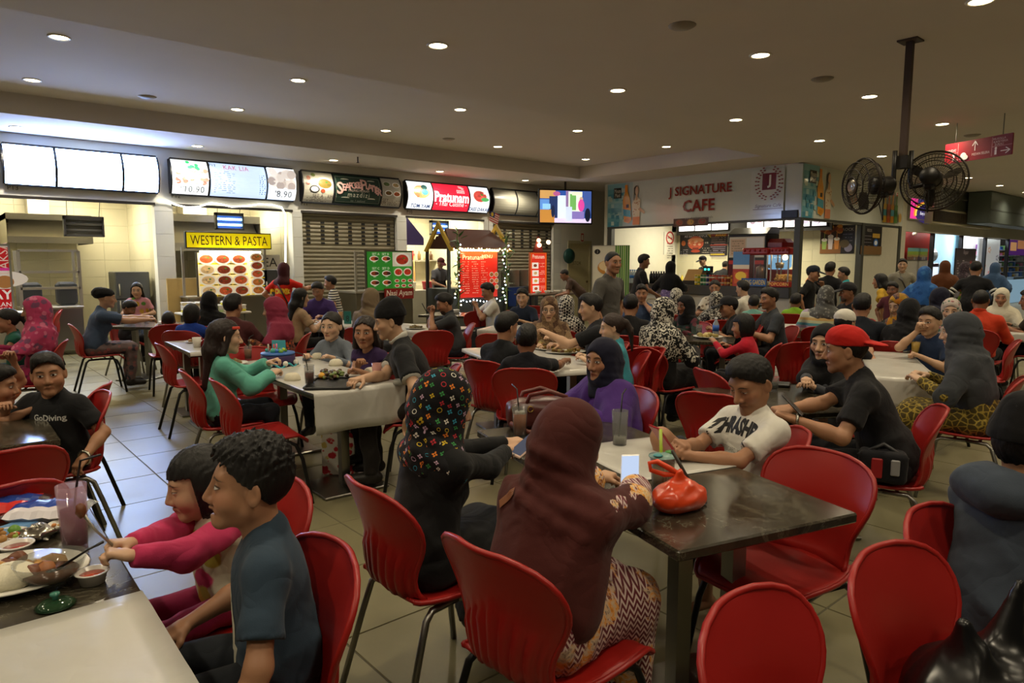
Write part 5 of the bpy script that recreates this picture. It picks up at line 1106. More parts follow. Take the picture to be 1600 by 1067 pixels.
for i_,(y0_,z0_,y1_,z1_) in enumerate(yl):
 ww,hh=abs(y0_-y1_),.30;A=Art(ww,hh).rect(0,0,1,1,'#f4f2fa');random.seed(i_)
 if i_>=3:[A.dish(random.uniform(.2,.8),random.uniform(.35,.7),.09,random.choice(['#b98a9a','#a9a0b8','#8a7a8a']),'#dcd8e4',.8,3,None) for _ in range(4)]
 else:A.rect(.05,.1,.95,.3,'#e0d4f0').scribble(.1,.75,.9,3,.015,.05,'#c9b8dc')
 board('menu_screen','lit menu screen, %s from the left behind the cafe counter'%ordn(i_),'screen',(XB-.5,(y0_+y1_)/2,zt_-.17),RZX,ww,hh,.03,A,2.0 if i_<3 else 1.0,'#14141a',.012,'cafe menu screens')
def wallart(label,px0,py0,px1,py1,fn,X=None,name='poster',emit=0.0,cat='poster',Y=None):
 if Y is not None:
  x0_,z0_,x1_,z1_=rectY(px0,py0,px1,py1,Y);A=Art(x1_-x0_,z1_-z0_);fn(A);return board(name,label,cat,((x0_+x1_)/2,Y,(z0_+z1_)/2),0,x1_-x0_,z1_-z0_,.012,A,emit,'#2a2622',0)
 y0_,z0_,y1_,z1_=rectX(px0,py0,px1,py1,X or XB-.020);ww,hh=abs(y0_-y1_),z1_-z0_;A=Art(ww,hh);fn(A);return board(name,label,cat,(X or XB-.020,(y0_+y1_)/2,(z0_+z1_)/2),RZX,ww,hh,.012,A,emit,'#2a2622',0)
def nosmoke(A):
 A.rect(0,0,1,1,'#e2dfd2').oval(.5,.74,.2,.2,'#b8302a').oval(.5,.74,.15,.15,'#e2dfd2').rect(.3,.72,.7,.75,'#3a3a36').line([(.28,.83),(.72,.65)],.04,'#b8302a').scribble(.25,.48,.75,7,.02,.07,'#6a665c')
wallart('no smoking notice left of the dark cafe poster',1038,362,1055,398,nosmoke,Y=CY1-.012)
def drinkposter(A):
 A.rect(0,0,1,1,'#17151a').poly([(.78*A.w,A.h),(A.w,A.h),(A.w,.7*A.h)],'#b99a2a').text('AIS BATU CAMPUR',.52,.8,A.h*.1,'#c9c6d8',maxw=.75).oval(.52,.5,.26*A.w,.3*A.h,'#c9583a').oval(.52,.62,.26*A.w,.10*A.h,'#e89a6a').rect(.42,.12,.62,.3,'#7a2a1a').oval(.52,.14,.15*A.w,.06*A.h,'#a83a22').oval(.12,.5,.07*A.w,.12*A.h,'#b9622a').scribble(.04,.2,.28,4,.015,.06,'#b8b4c4').scribble(.74,.26,.97,4,.015,.06,'#c9c4b4').text('9.90',.88,.5,A.h*.07,'#e8e4dc')
 for _ in range(10):A.oval(random.uniform(.34,.7),random.uniform(.42,.62),.05*A.w,.05*A.h,random.choice(['#e8b090','#a83a22','#d9784a']),7)
wallart('dark poster of a red iced dessert behind the till',1063,363,1110,397,drinkposter)
def awas(A):A.rect(0,0,1,1,'#1c1418').rect(0,.84,1,1,'#8a2a1a').text('AWAS!',.6,.9,A.h*.13,'#f0c02a',shear=.2,bold=.02).rect(.05,.5,.95,.8,'#241a20').rect(.0,.44,1,.48,'#a8382a').scribble(.08,.78,.9,4,.02,.06,'#8a6a6a').scribble(.06,.38,.92,6,.02,.055,'#8f8496').rect(.1,.02,.9,.08,'#b9a03a')
wallart('dark warning poster lettered AWAS with red and yellow',1110,364,1136,399,awas)
wallart('small yellow notice right of the warning poster',1139,362,1152,372,lambda A:A.rect(0,0,1,1,'#c9b42a').oval(.5,.5,.1,.1,'#a83a2a'))
wallart('small dark picture notice under the yellow notice',1139,374,1151,385,lambda A:A.rect(0,0,1,1,'#8a8a84').oval(.5,.5,.16,.1,'#2a2a2c'))
wallart('orange sheet pinned under the picture notice',1138,387,1150,408,lambda A:A.rect(0,0,1,1,'#cfc6b4').rect(0,0,1,.6,'#c8502a').scribble(.1,.4,.9,4,.02,.1,'#f0c08a'))
def smoothie(A):
 A.rect(0,0,1,1,'#3a2418').rect(0,0,1,.35,'#8a5a2c')
 for u,c,s_ in((.2,'#9ab85a',.8),(.5,'#d8ccd0',1),(.8,'#d98a3a',.85)):A.poly([((u-.09)*A.w,.15*A.h),((u+.09)*A.w,.15*A.h),((u+.13)*A.w,.6*s_*A.h),((u-.13)*A.w,.6*s_*A.h)],c).oval(u,.6*s_,.14*A.w,.06*A.h,'#f0e8e0').rect(u-.015,.6*s_,u+.015,.6*s_+.25,c)
 for _ in range(14):A.oval(random.random()*.9+.05,random.uniform(.7,.95),.08,.06,random.choice(['#a8562a','#7a3a1c','#c98a3a']),7)
def blackmenu(A):A.rect(0,0,1,1,'#1a1618').text('ROCK',.5,.85,A.h*.1,'#b8b0a8').scribble(.15,.68,.85,5,.02,.08,'#6f6870').oval(.6,.2,.1,.1,'#8a84a0').oval(.3,.35,.12,.1,'#5a4a2a')
wallart('poster of three smoothies on the cafe wall',1283,352,1313,396,smoothie);wallart('black drinks menu right of the smoothie poster',1315,352,1334,396,blackmenu)
def sidemenu(A):A.rect(0,0,1,1,'#1a1618').text('ROCK',.4,.85,A.h*.1,'#b8b0a8').rect(.55,.6,.9,.75,'#c29a3a').oval(.72,.42,.14,.1,'#2a6ac0').oval(.72,.42,.09,.06,'#e0e4ec').scribble(.1,.65,.5,5,.02,.08,'#6f6870').rect(0,0,1,.3,'#7a5a34')
wallart('black drinks menu with a blue emblem by the right post',1346,352,1376,398,sidemenu,Y=CY0+.008)
def onc(px,y=None):p=atx(px,440,CX+.45);return p[1]
zt=1.02
y=onc(1186);t=thing('drink_dispenser','tall black drink dispenser on the cafe counter','machine',(CX+1.3,atx(1176,400,CX+1.3)[1],zt));d0=atx(1176,366,CX+1.3)[2]-zt
B().box((-.3,-.52,0),(.3,.52,d0),.02).build('cabinet',plain('#141414',.4),t);B().box((-.28,-.5,-zt),(.28,.5,0)).build('stand',plain('#2a2a2a',.5),t);B().add([(-.3,-.52,d0),(.3,-.52,d0),(.3,.52,d0),(-.3,.52,d0),(-.06,-.5,d0+.16),(.3,-.5,d0+.16),(.3,.5,d0+.16),(-.06,.5,d0+.16)],[(4,5,6,7),(0,4,7,3),(0,1,5,4),(3,7,6,2),(1,2,6,5)]).build('hood',plain('#26231f',.35),t)
A=Art(.94,.5).rect(0,0,1,1,'#c9bda4').rect(.5,.05,.97,.95,'#d6d2c8').rect(.04,.1,.46,.9,'#c9a888').scribble(.08,.8,.42,6,.02,.06,'#8f7a5a');A.build('front_sheet',print_mat(.12),t,(-.302,0,d0-.32),RZX);A=Art(.94,.62).rect(0,0,1,1,'#5a1c28').rect(0,.85,1,1,'#c2342c').rect(.45,.6,.55,1,'#777').oval(.2,.4,.1,.15,'#7a2a38');A.build('drip_panel',print_mat(.1),t,(-.302,0,d0-.95),RZX)
pm=atx(1217,405,CX+1.3);t=thing('slush_machine','red and blue lit drink machine beside the dispenser','machine',(CX+1.3,pm[1],zt));hh=atx(1217,374,CX+1.3)[2]-zt;B().box((-.25,-.28,0),(.25,.28,hh*.35),.03).build('base',plain('#8a1620',.35),t);B().box((-.23,-.26,-zt),(.23,.26,0)).build('stand',plain('#2a2a2a',.5),t);B().cbox((0,0,hh*.55),(.46,.5,hh*.42),.08).build('tank',glow('#8fc4e8',.8),t);B().cbox((0,0,hh*.88),(.5,.56,hh*.26),.09).build('lid',plain('#8a1620',.3),t);B().ball((-.24,.1,hh*.42),.05,10,6).build('spout',plain('#e8e4d8',.4),t)
def popcorn(label,ya,yb,X,lit):
 y=(ya+yb)/2;W_=abs(ya-yb);H_=.72;t=thing('popcorn_machine',label,'machine',(X,y,zt));h_=W_/2;red=plain('#9c1c1c',.35);B().box((-.25,-h_,0),(.25,h_,.12),.01).build('base',red if lit else plain('#b8b4b0',.3),t);B().box((-.27,-h_-.02,H_),(.27,h_+.02,H_+.16),.03).build('canopy',red,t)
 for sx in(-.23,.23):
  for sy in(-1,1):B().box((sx-.012,sy*(h_-.015)-.012,.12),(sx+.012,sy*(h_-.015)+.012,H_)).build('post',STEEL,t)
 B().box((-.24,-h_+.02,.12),(-.236,h_-.02,H_)).build('glass',glass('#e8eef0',.02,.12),t)
 if lit:
  b=B();random.seed(33);[b.ball((random.uniform(-.15,.18),random.uniform(-h_+.08,h_-.08),.14+random.uniform(0,.12)),.035,6,4,.3) for _ in range(70)];o=b.build('popcorn',plain('#e8c070',.8),t);o['kind']='stuff'
  B().ball((0,0,H_-.06),.06,10,6).build('bulb',glow('#ffe0a0',22),t);B().lathe([(0,0),(.08,0),(.1,.12),(0,.13)],14,(0,.12,.42)).build('kettle',STEEL,t)
  A=Art(W_*.8,.1).rect(0,0,1,1,'#a8281c').text('POPCORN',.5,.5,.07,'#f0d060');A.build('plate',print_mat(.1),t,(-.252,0,.07),RZX)
 else:B().lathe([(0,0),(.09,0),(.09,.3),(.02,.34),(0,.42)],14,(0,0,.14)).build('heater',metal('#9a8a84',.4),t)
 for k in range(5):B().ball((-.27,-h_+(k+.5)*W_/5,H_+.1),.03,8,5).build('knob',red,t)
popcorn('lit popcorn machine beside the corner post',atx(1209,440,CX+.3)[1],atx(1238,440,CX+.3)[1],CX+.35,True);popcorn('glass cabinet machine with red canopy left of the popcorn',atx(1166,440,CX+.3)[1],atx(1205,440,CX+.3)[1],CX+.35,False)
y0_=atx(1174,440,CX+.05)[1];A=Art(.62,.18).rect(0,0,1,1,'#20508f').text('TONG GARDEN',.5,.5,.11,'#e8c93a',maxw=.9);board('brand_plate','blue snack sign at the glass cabinet on the counter','sign',(CX+.06,y0_-.05,zt+.10),RZX,.62,.18,.02,A,.1,'#183a6a',0)
y0_=atx(1157,440,CX+.1)[1];A=Art(.42,.8).rect(0,0,1,1,'#a8382a').rect(0,.6,1,1,'#4f7fae').rect(0,.5,1,.62,'#d8c9b0').rect(.1,.08,.9,.4,'#c85a2a').oval(.5,.3,.14,.1,'#e8c040');board('snack_stand','red and blue snack stand left of the glass cabinet','stand',(CX+.1,y0_,zt+.4),RZX,.42,.8,.2,A,.12,'#6a2a20',0)
can_m={}
def can(col,col2):
 if(col,col2) not in can_m:b=B();b.lathe([(.0,0),(.03,0),(.034,.008),(.034,.045)],12);b.mat(1).lathe([(.0345,.045),(.0345,.085)],12);b.mat(0).lathe([(.034,.085),(.034,.115),(.028,.125),(0,.123)],12);can_m[(col,col2)]=b.mesh('can',[plain(col,.3,.2),plain(col2,.3,.2)])
 return can_m[(col,col2)]
cl=[('#c9b42a','#d8d4c4'),('#d8b83a','#7a9a3a'),('#1f6a4a','#d8d4c4'),('#2a7a52','#d0d4c4'),('#20306a','#d8d8d8'),('#a02a20','#d8d4c4'),('#a8301f','#e0c8b0'),('#b83a2a','#d09080'),('#8a2a28','#c8b8a8'),('#b8502a','#d8c8b0'),('#a04a34','#c89a4a'),('#7a3424','#d0b070'),('#c8902a','#8a5a2a'),('#6a2a20','#c0a080')]
ya,yb=atx(1086,440,CX+.1)[1],atx(1147,440,CX+.1)[1]
for i_ in range(14):
 for j in range(2):o=link('drink_can',can(*cl[i_]));o.location=(CX+.14,ya+(yb-ya)*i_/13,zt+.125*j);tag(o,'drink can, %s from the left in the %s layer on the cafe counter'%(ordn(i_),('lower','upper')[j]),'can','drink cans on the cafe counter')
wbm=B().lathe([(0,0),(.032,0),(.034,.01),(.034,.06),(.031,.07),(.034,.08),(.034,.17),(.014,.205),(.014,.225),(0,.226)],12).mesh('bottle',plain('#b8c8d0',.12,trans=.5));lb_=B().lathe([(.0345,.09),(.0345,.14)],12).mesh('label_band',plain('#2a6aae',.4));cpm=B().lathe([(0,.222),(.016,.222),(.016,.24),(0,.241)],10).mesh('cap',plain('#3a7ac0',.4))
ya,yb=atx(980,440,CX+.1)[1],atx(1000,440,CX+.1)[1]
for i_ in range(7):o=link('water_bottle',wbm);o.location=(CX+.14,ya+(yb-ya)*i_/6,zt);link('label_band',lb_,o);link('cap',cpm,o);o.scale=(1.5,)*3;tag(o,'water bottle, %s from the left on the cafe counter'%ordn(i_),'bottle','water bottles on the cafe counter')
ya,yb=atx(1018,440,CX+.2)[1],atx(1042,440,CX+.2)[1];dbm=B().lathe([(0,0),(.035,0),(.036,.16),(.015,.2),(.015,.23),(0,.23)],10).mesh('bottle',plain('#16171c',.2))
for i_ in range(7):
 for j in range(2):o=link('dark_bottle',dbm);o.location=(CX+.18+.1*j,ya+(yb-ya)*i_/6,zt);o.scale=(1.4,)*3;tag(o,'dark bottle, %s from the left in the %s row beside the woman in purple'%(ordn(i_),('front','back')[j]),'bottle','dark bottles on the cafe counter')
y0_=atx(1081,435,CX+.3)[1];t=thing('till','cash till with teal display on the cafe counter','till',(CX+.45,y0_,zt));B().box((-.2,-.25,0),(.2,.25,.1),.01).build('drawer',plain('#1a1a1a',.4),t);B().add([(-.2,-.22,.1),(.2,-.22,.1),(.2,.22,.1),(-.2,.22,.1),(.0,-.22,.38),(.1,-.22,.38),(.1,.22,.38),(.0,.22,.38)],[(0,4,7,3),(4,5,6,7),(1,2,6,5),(0,1,5,4),(3,7,6,2)]).build('body',plain('#b08a52',.4),t);B().box((-.06,-.5,.30),(.02,-.24,.46),.01).build('display',plain('#0c1416',.3),t);Art(.2,.06).rect(.1,.1,.4,.9,'#3fe0d0').rect(.6,.1,.9,.9,'#3fe0d0').build('digits',print_mat(2),t,(-.062,-.37,.38),RZX)
for i_,(px_,cc,hh) in enumerate(((1066,'#c8b43a',.24),(1070,'#d0c8b0',.2),(1074,'#b8a02a',.26),(1079,'#cfc9b8',.22),(1062,'#a8a090',.3),(1262,'#c87a3a',.22),(1268,'#d0c8b4',.26),(1276,'#b8a890',.2),(1290,'#9a9a98',.3),(1300,'#a8a8a4',.22),(1309,'#9c9c98',.2))):
 p=atx(px_,430,XB-.3);o=B().lathe([(0,0),(.05,0),(.05,hh*.7),(.02,hh*.85),(.02,hh),(0,hh)] if i_<8 else[(0,0),(.13,0),(.13,hh*.8),(.14,hh*.82),(0,hh*.9)],12).build('jar' if i_<8 else 'steel_pot',plain(cc,.35) if i_<8 else STEEL);o.location=(XB-.3,p[1],.95);tag(o,'%s on the back counter of the cafe, %s from the left'%(('sauce bottle','steel pot')[i_>=8],ordn((4,1,2,3,0,5,6,7,8,9,10)[i_])),'bottle' if i_<8 else 'pot','jars and pots on the cafe back counter')
a=atz(936,470,0.6);y0_,z0_,y1_,z1_=rectX(936,364,974,470,12.9);ww=.88;hh=1.85;A=Art(ww,hh).rect(0,0,1,1,'#d8d4c0')
for k in range(7):A.rect(.62+.055*k,.3,.66+.055*k,1,['#4f8a2a','#6fa83a','#3f7a24'][k%3])
A.oval(.14,.92,.07,.06,'#1a1a1a').text('J',.14,.92,.07,'#d8d4c0').oval(.42,.72,.24,.17,'#c98a3a').oval(.4,.74,.19,.12,'#e8d0a0').oval(.48,.68,.12,.08,'#f0e8d4').oval(.4,.36,.2,.2,'#c8b83a').oval(.62,.2,.2,.14,'#e8dcc0')
pb=atd(955,364,16.0);t=board('rollup_banner','pale roll-up banner with pastry and bamboo by the cafe','banner',(pb[0],pb[1],hh/2+.12),heading(0)-.25,ww,hh,.02,A,0,'#9a968c',.01);B().box((-ww/2,-.12,-hh/2-.12),(ww/2,.12,-hh/2-.02),.02).build('base',metal('#8a8a88'),t)
A=Art(1.0,.2).rect(0,0,1,1,'#4a2a1a');[A.dish(.17+.33*k,.5,.12,c,'#6a4a2a',.7,6) for k,c in enumerate(('#8a3a1c','#a87a2a','#7a2a18'))];pz=atx(1079,347,CX-.02);board('food_strip','small strip of food photos under the cafe banner','sign',(CX-.02,pz[1],pz[2]),RZX,.9,.19,.03,A,.1,'#3a2418',0)
SY=CY0;SH=2.42
b=B();b.box((CXE+.3,SY,BZ0-.12),(37,SY+.12,ZC));struct('wall_shops_header',b,plain('#c2bfb2',.4));struct('wall_shops_back',B().box((CXE+.3,SY+3.2,0),(37,SY+3.3,ZC)),plain('#d4d8d8',.5));struct('ceiling_shops',B().box((CXE+.3,SY+.12,2.95),(37,SY+3.2,3.0)),plain('#d8d8d4',.6))
struct('wall_end_right',B().box((37,-8,0),(37.2,SY+3.3,ZC)),plain('#8f8a7c',.6))
def sx(px,y=0):return aty(px,420,SY+y)[0]
RED=plain('#d2301a',.45)
struct('wall_red',B().box((CXE+.3,SY+.5,1.62),(sx(1456,.5),SY+.56,BZ0)),RED);struct('wall_red_low',B().box((CXE+.3,SY+.35,0),(sx(1449,.35),SY+.5,1.64)),plain('#b9b6ac',.5));struct('wall_blue',B().box((sx(1457,1.4),SY+1.4,0),(sx(1501,1.4),SY+1.46,2.95)),plain('#a9cfe0',.5));struct('wall_white',B().box((sx(1502,1.1),SY+1.1,0),(sx(1538,1.1),SY+1.16,2.95)),plain('#e4e2da',.5))  # blue light on the wall behind the repair banner is put into its colour
for i_,px_ in enumerate((1456,1501,1538,1573)):t=thing('shop_post','dark shopfront post, %s from the red shop'%ordn(i_),'post',(sx(px_),SY+.04,0));B().box((-.06,-.05,0),(.06,.05,BZ0-.12),.004).build('tube',plain('#2c2f33',.4,.3),t);B().box((-.08,-.07,0),(.08,.07,.02)).build('base_plate',plain('#2c2f33',.4),t)
for i_,(xx,e,c) in enumerate(((sx(1430),45,(1,.85,.7)),(sx(1480),60,(.75,.9,1)),(sx(1520),60,(.95,.97,1)),(sx(1556),70,(.85,.93,1)),(sx(1590),80,(.95,.95,1)))):
 l=bpy.data.lights.new('shop_lamp','AREA');l.shape='RECTANGLE';l.size=1.0;l.size_y=.3;l.energy=e;l.color=c;lo=bpy.data.objects.new('shop_lamp',l);COL.objects.link(lo);lo.location=(xx,SY+.7,2.9);t=thing('ceiling_light','tube light in the %s bay of the right hand shops'%ordn(i_),'light',(xx,SY+.7,2.95));B().box((-.5,-.05,-.03),(.5,.05,0)).build('housing',plain('#eee',.4),t);B().tube([(-.45,0,-.045),(.45,0,-.045)],.016).build('tube',glow('#eef6ff',9),t)
x0_,z0_,x1_,z1_=rectY(1421,308,1455,346,SY-.03);ww,hh=x1_-x0_,z1_-z0_;A=Art(ww,hh).rect(0,0,1,1,'#2a2a5a').rect(0,0,.22,1,'#e0308a').rect(.2,0,.32,1,'#c83a7a').oval(.75,.35,.55*ww,.5*hh,'#2c2350',20);[A.oval(.78,.3,r*ww,r*hh,c,20,1.2,3.4) for r,c in((.62,'#e87a2a'),(.56,'#f0d04a'),(.50,'#2a2350'))];A.rect(.66,.6,1,1,'#2c2050').text('Bony style',.58,.3,hh*.2,'#f4f2fa',shear=.2,maxw=.75);board('lit_screen','pink and blue lit screen above the red shop','screen',((x0_+x1_)/2,SY-.06,(z0_+z1_)/2),0,ww,hh,.05,A,1.2,'#a8a49c',.02)
x0_,z0_,x1_,z1_=rectY(1462,283,1550,358,SY-.28);t=thing('air_unit','grey boxed air unit with brown louvre above the shops','air unit',((x0_+x1_)/2,SY-.28,z0_));ww,hh=x1_-x0_,ZC-z0_-.005
B().box((-ww/2,0,.42),(ww/2,.28,hh)).build('casing',metal('#8f8d84',.3),t);B().box((-ww/2,.02,0),(ww/2,.28,.42)).build('louvre_frame',plain('#b0a88a',.5),t);B().box((-ww/2+.06,-.01,.06),(ww/2-.06,.02,.36)).build('recess',plain('#2a2218',.7),t)
for k in range(46):u=-ww/2+.1+k*(ww-.2)/45;B().box((u-.012,-.025,.07),(u+.012,-.01,.35)).build('slat',plain('#3a3020',.6),t)
for z in(.75,1.05):B().box((-ww/2,-.006,z),(ww/2,.0,z+.03)).build('seam',plain('#6a6860',.4),t)
x0_,z0_,x1_,z1_=rectY(1550,300,1640,360,SY-.9);t=thing('shutter_casing','grey green roller casing hanging at the right edge','casing',((x0_+x1_)/2,SY-.9,z0_));ww,hh=x1_-x0_,ZC-z0_-.01;B().box((-ww/2,0,0),(ww/2,.6,hh),.02).build('box',plain('#5f6864',.45,.3),t);B().box((-ww/2,-.01,.38),(ww/2,0,.42)).build('seam',plain('#3c4340',.5),t)
x0_,z0_,x1_,z1_=rectY(1419,387,1449,407,SY+.33);ww,hh=x1_-x0_,z1_-z0_;A=Art(ww,hh).rect(0,0,1,1,'#6f8a6a').rect(0,.72,1,1,'#6aa09a').rect(0,.45,1,.72,'#8aa03a').rect(0,.0,1,.28,'#4a4440').rect(0,.28,1,.46,'#9a8a4a');random.seed(2);[A.rect(u,.05,u+.08,.25+.05*(k%3),random.choice(['#7a5a44','#8f8a84','#5a4a5a'])) for k,u in enumerate([i*.1 for i in range(10)])];board('landscape_picture','green landscape picture on the low grey wall','picture',((x0_+x1_)/2,SY+.335,(z0_+z1_)/2),0,ww,hh,.012,A,.05,'#777',0)
t=thing('camera_arm','small white spotlight on an arm before the red wall','light',aty(1434,361,SY+.35));B().tube([(-.28,0,-.1),(.05,0,.06)],.05).build('head',plain('#e4ded4',.4),t);B().tube([(.05,0,.05),(.12,.1,.16),(.12,.15,.26)],.012).build('arm',plain('#333',.5),t)
p=aty(1462,420,SY+.5);t=thing('display_fridge','drink fridge with round steel top beside the red shop','fridge',(p[0],SY+.55,0));hz=aty(1462,386,SY+.5)[2];B().box((-.45,0,0),(.45,.6,hz-.5),.02).build('cabinet',plain('#4a3044',.4),t);B().box((-.36,-.012,.5),(.36,0,hz-.62)).build('door_glass',glow('#e8f2ff',1.1),t);B().tube([(-.45,.3,hz-.25),(.45,.3,hz-.25)],.25,16).build('drum_top',STEEL,t)
x0_,z0_,x1_,z1_=rectY(1494,386,1521,440,SY-.25);ww,hh=x1_-x0_,z1_-z0_;hh=z1_-.15;A=Art(ww,hh).rect(0,0,1,1,'#4a4348').text('Repair',.5,.93,.16,'#c9b8c0',shear=.2,maxw=.8).oval(.78,.72,.14,.16,'#9a4a48').scribble(.1,.8,.62,9,.025,.075,'#b0a4aa').scribble(.1,.4,.8,6,.025,.08,'#8f858a');t=board('rollup_banner','dark grey repair banner before the blue lit shop','banner',((x0_+x1_)/2,SY-.25,.12+hh/2),0,ww,hh,.02,A,.03,'#2c282c',.01);B().box((-ww/2,-.15,-hh/2-.12),(ww/2,.15,-hh/2),.02).build('base',metal('#777'),t)
ww=sx(1572)-sx(1540);A=Art(ww,2.3).rect(0,0,1,1,'#dfe3e6');random.seed(14)
for _ in range(70):A.oval(random.random(),random.random(),.02,.012,'#b8c4cc',5)
for k in range(9):
 u,v=(.2+.3*(k%3)+random.uniform(-.05,.05)),(.95-.12*k);c=random.choice(['#c9603a','#d8a070','#6a6a7a','#c84a4a'])
 for a in range(5):A.oval(u+math.cos(a*1.257)*.05,v+math.sin(a*1.257)*.035,.05,.045,c,6)
board('patterned_panel','white shop panel printed with orange and red flowers','panel',((sx(1540)+sx(1572))/2,SY+.25,1.25),0,ww,2.3,.05,A,.25,'#c8ccd0',.02)
x0_,x1_=sx(1575),36.5;t=thing('shop_shelves','bright shop shelves crowded with small goods at the right edge','shelf',((x0_+x1_)/2,SY+.9,0));ww=x1_-x0_;B().box((-ww/2,.35,0),(ww/2,.4,2.2)).build('back',plain('#e0e0e4',.5),t);random.seed(15);gm={}
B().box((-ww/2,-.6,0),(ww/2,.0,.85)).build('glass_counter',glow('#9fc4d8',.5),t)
for k in range(6):
 z=.95+k*.22;B().box((-ww/2,0,z),(ww/2,.36,z+.02)).build('shelf',plain('#d8d8dc',.4),t)
 for j in range(12):
  c=random.choice(['#b82a2a','#e8e4dc','#2a2a30','#c8a03a','#7a3a8a','#3a6aa8','#d87a9a','#5a8a4a']);gw=.2+.1*(j%3);gh=.1+.04*((j+k)%3);key=(c,j%3,(j+k)%3)
  if key not in gm:gm[key]=B().box((-gw/2,0,0),(gw/2,.2,gh),.01).mesh('packet',plain(c,.4))
  o=link('packet',gm[key]);o.location=((x0_+x1_)/2-ww/2+.2+j*(ww-.4)/11,SY+.95,z+.02);tag(o,'small packet on the %s shelf, %s along, at the right edge shop'%(ordn(k),ordn(j)),'packet','goods on the right edge shop shelves')
A=Art(2.4,.8).rect(0,0,1,1,'#5a2a7a').rect(.15,.2,.5,.6,'#e0a870').rect(.55,.3,.95,.7,'#c88a5a').rect(0,.75,1,1,'#b0508a');board('purple_board','purple board above the crowded right edge shelves','sign',(sx(1592)+.3,SY+.2,2.25),0,2.4,.6,.05,A,.35,'#4a2a6a',0)
a,b_=atd(1478,223,10.6),atd(1583,212,9.6);mid=(a+b_)/2;ww=np.linalg.norm((b_-a)[:2]);ang=math.atan2(b_[1]-a[1],b_[0]-a[0]);zt=atd(1530,217,10.1)[2]-.15;hh=.30
A=Art(ww,hh).rect(0,0,1,1,'#86101d').rect(.205,.06,.21,.94,'#e0a0a4').rect(.715,.06,.72,.94,'#e0a0a4').rect(0,.48,.205,.5,'#e0a0a4').rect(.72,.48,1,.5,'#e0a0a4')
A.text('TANDAS',.1,.62,hh*.14,'#f0d0d0',maxw=.16).text('MUSOLLA',.82,.84,hh*.10,'#f0d0d0',maxw=.2).text('KAFETERIA',.84,.7,hh*.10,'#f0d0d0',maxw=.24).text('SURAU',.82,.57,hh*.10,'#f0d0d0',maxw=.2).text('MEDAN SELERA',.56,.28,hh*.12,'#f0d0d0',maxw=.26)
A.line([(.47,.45),(.47,.9)],.012,'#f4e4e4').line([(.43,.7),(.47,.92),(.51,.7)],.012,'#f4e4e4').oval(.3,.28,.05,.05,'#f4e4e4').oval(.28,.2,.045,.035,'#f4e4e4').oval(.33,.2,.045,.035,'#f4e4e4').oval(.78,.4,.018,.018,'#f4e4e4').rect(.765,.1,.795,.34,'#f4e4e4').line([(.85,.24),(.97,.24)],.012,'#f4e4e4').line([(.92,.38),(.98,.24),(.92,.10)],.012,'#f4e4e4').oval(.15,.4,.018,.018,'#f4e4e4').rect(.135,.1,.165,.34,'#f4e4e4')
t=board('direction_sign','red hanging direction sign with white arrows behind the fan','sign',(mid[0],mid[1],zt),ang,ww,hh,.03,A,0,'#8a1020',0)
for u in(-.35,.35):B().tube([(u*ww,.015,hh/2),(u*ww,.015,ZC-zt)],.006,5).build('hanger',plain('#555',.5),t)
FD=6.6;pp=atd(1416,168,FD);PXY=(pp[0],pp[1]);t=thing('fan_pole','brown pole hung from the ceiling for two fans','pole',(PXY[0],PXY[1],ZC));zb=atd(1413,262,FD)[2]
B().box((-.03,-.03,zb-ZC),(.03,.03,0)).build('pole',plain('#3a2a20',.6),t);B().box((-.09,-.09,-.015),(.09,.09,0)).build('flange',plain('#3a2a20',.6),t);B().box((-.06,-.06,zb-ZC),(.06,.06,zb-ZC+.12)).build('clamp',plain('#16130f',.5),t);B().tube([(.04,.02,-.02),(.09,.04,-.25),(.05,.03,-.5),(.03,.02,zb-ZC+.1)],.005,5).build('cable',plain('#1a1a1a',.6),t)
BLK=plain('#15120e',.45,.3);WIRE=plain('#2b241c',.4,.6)
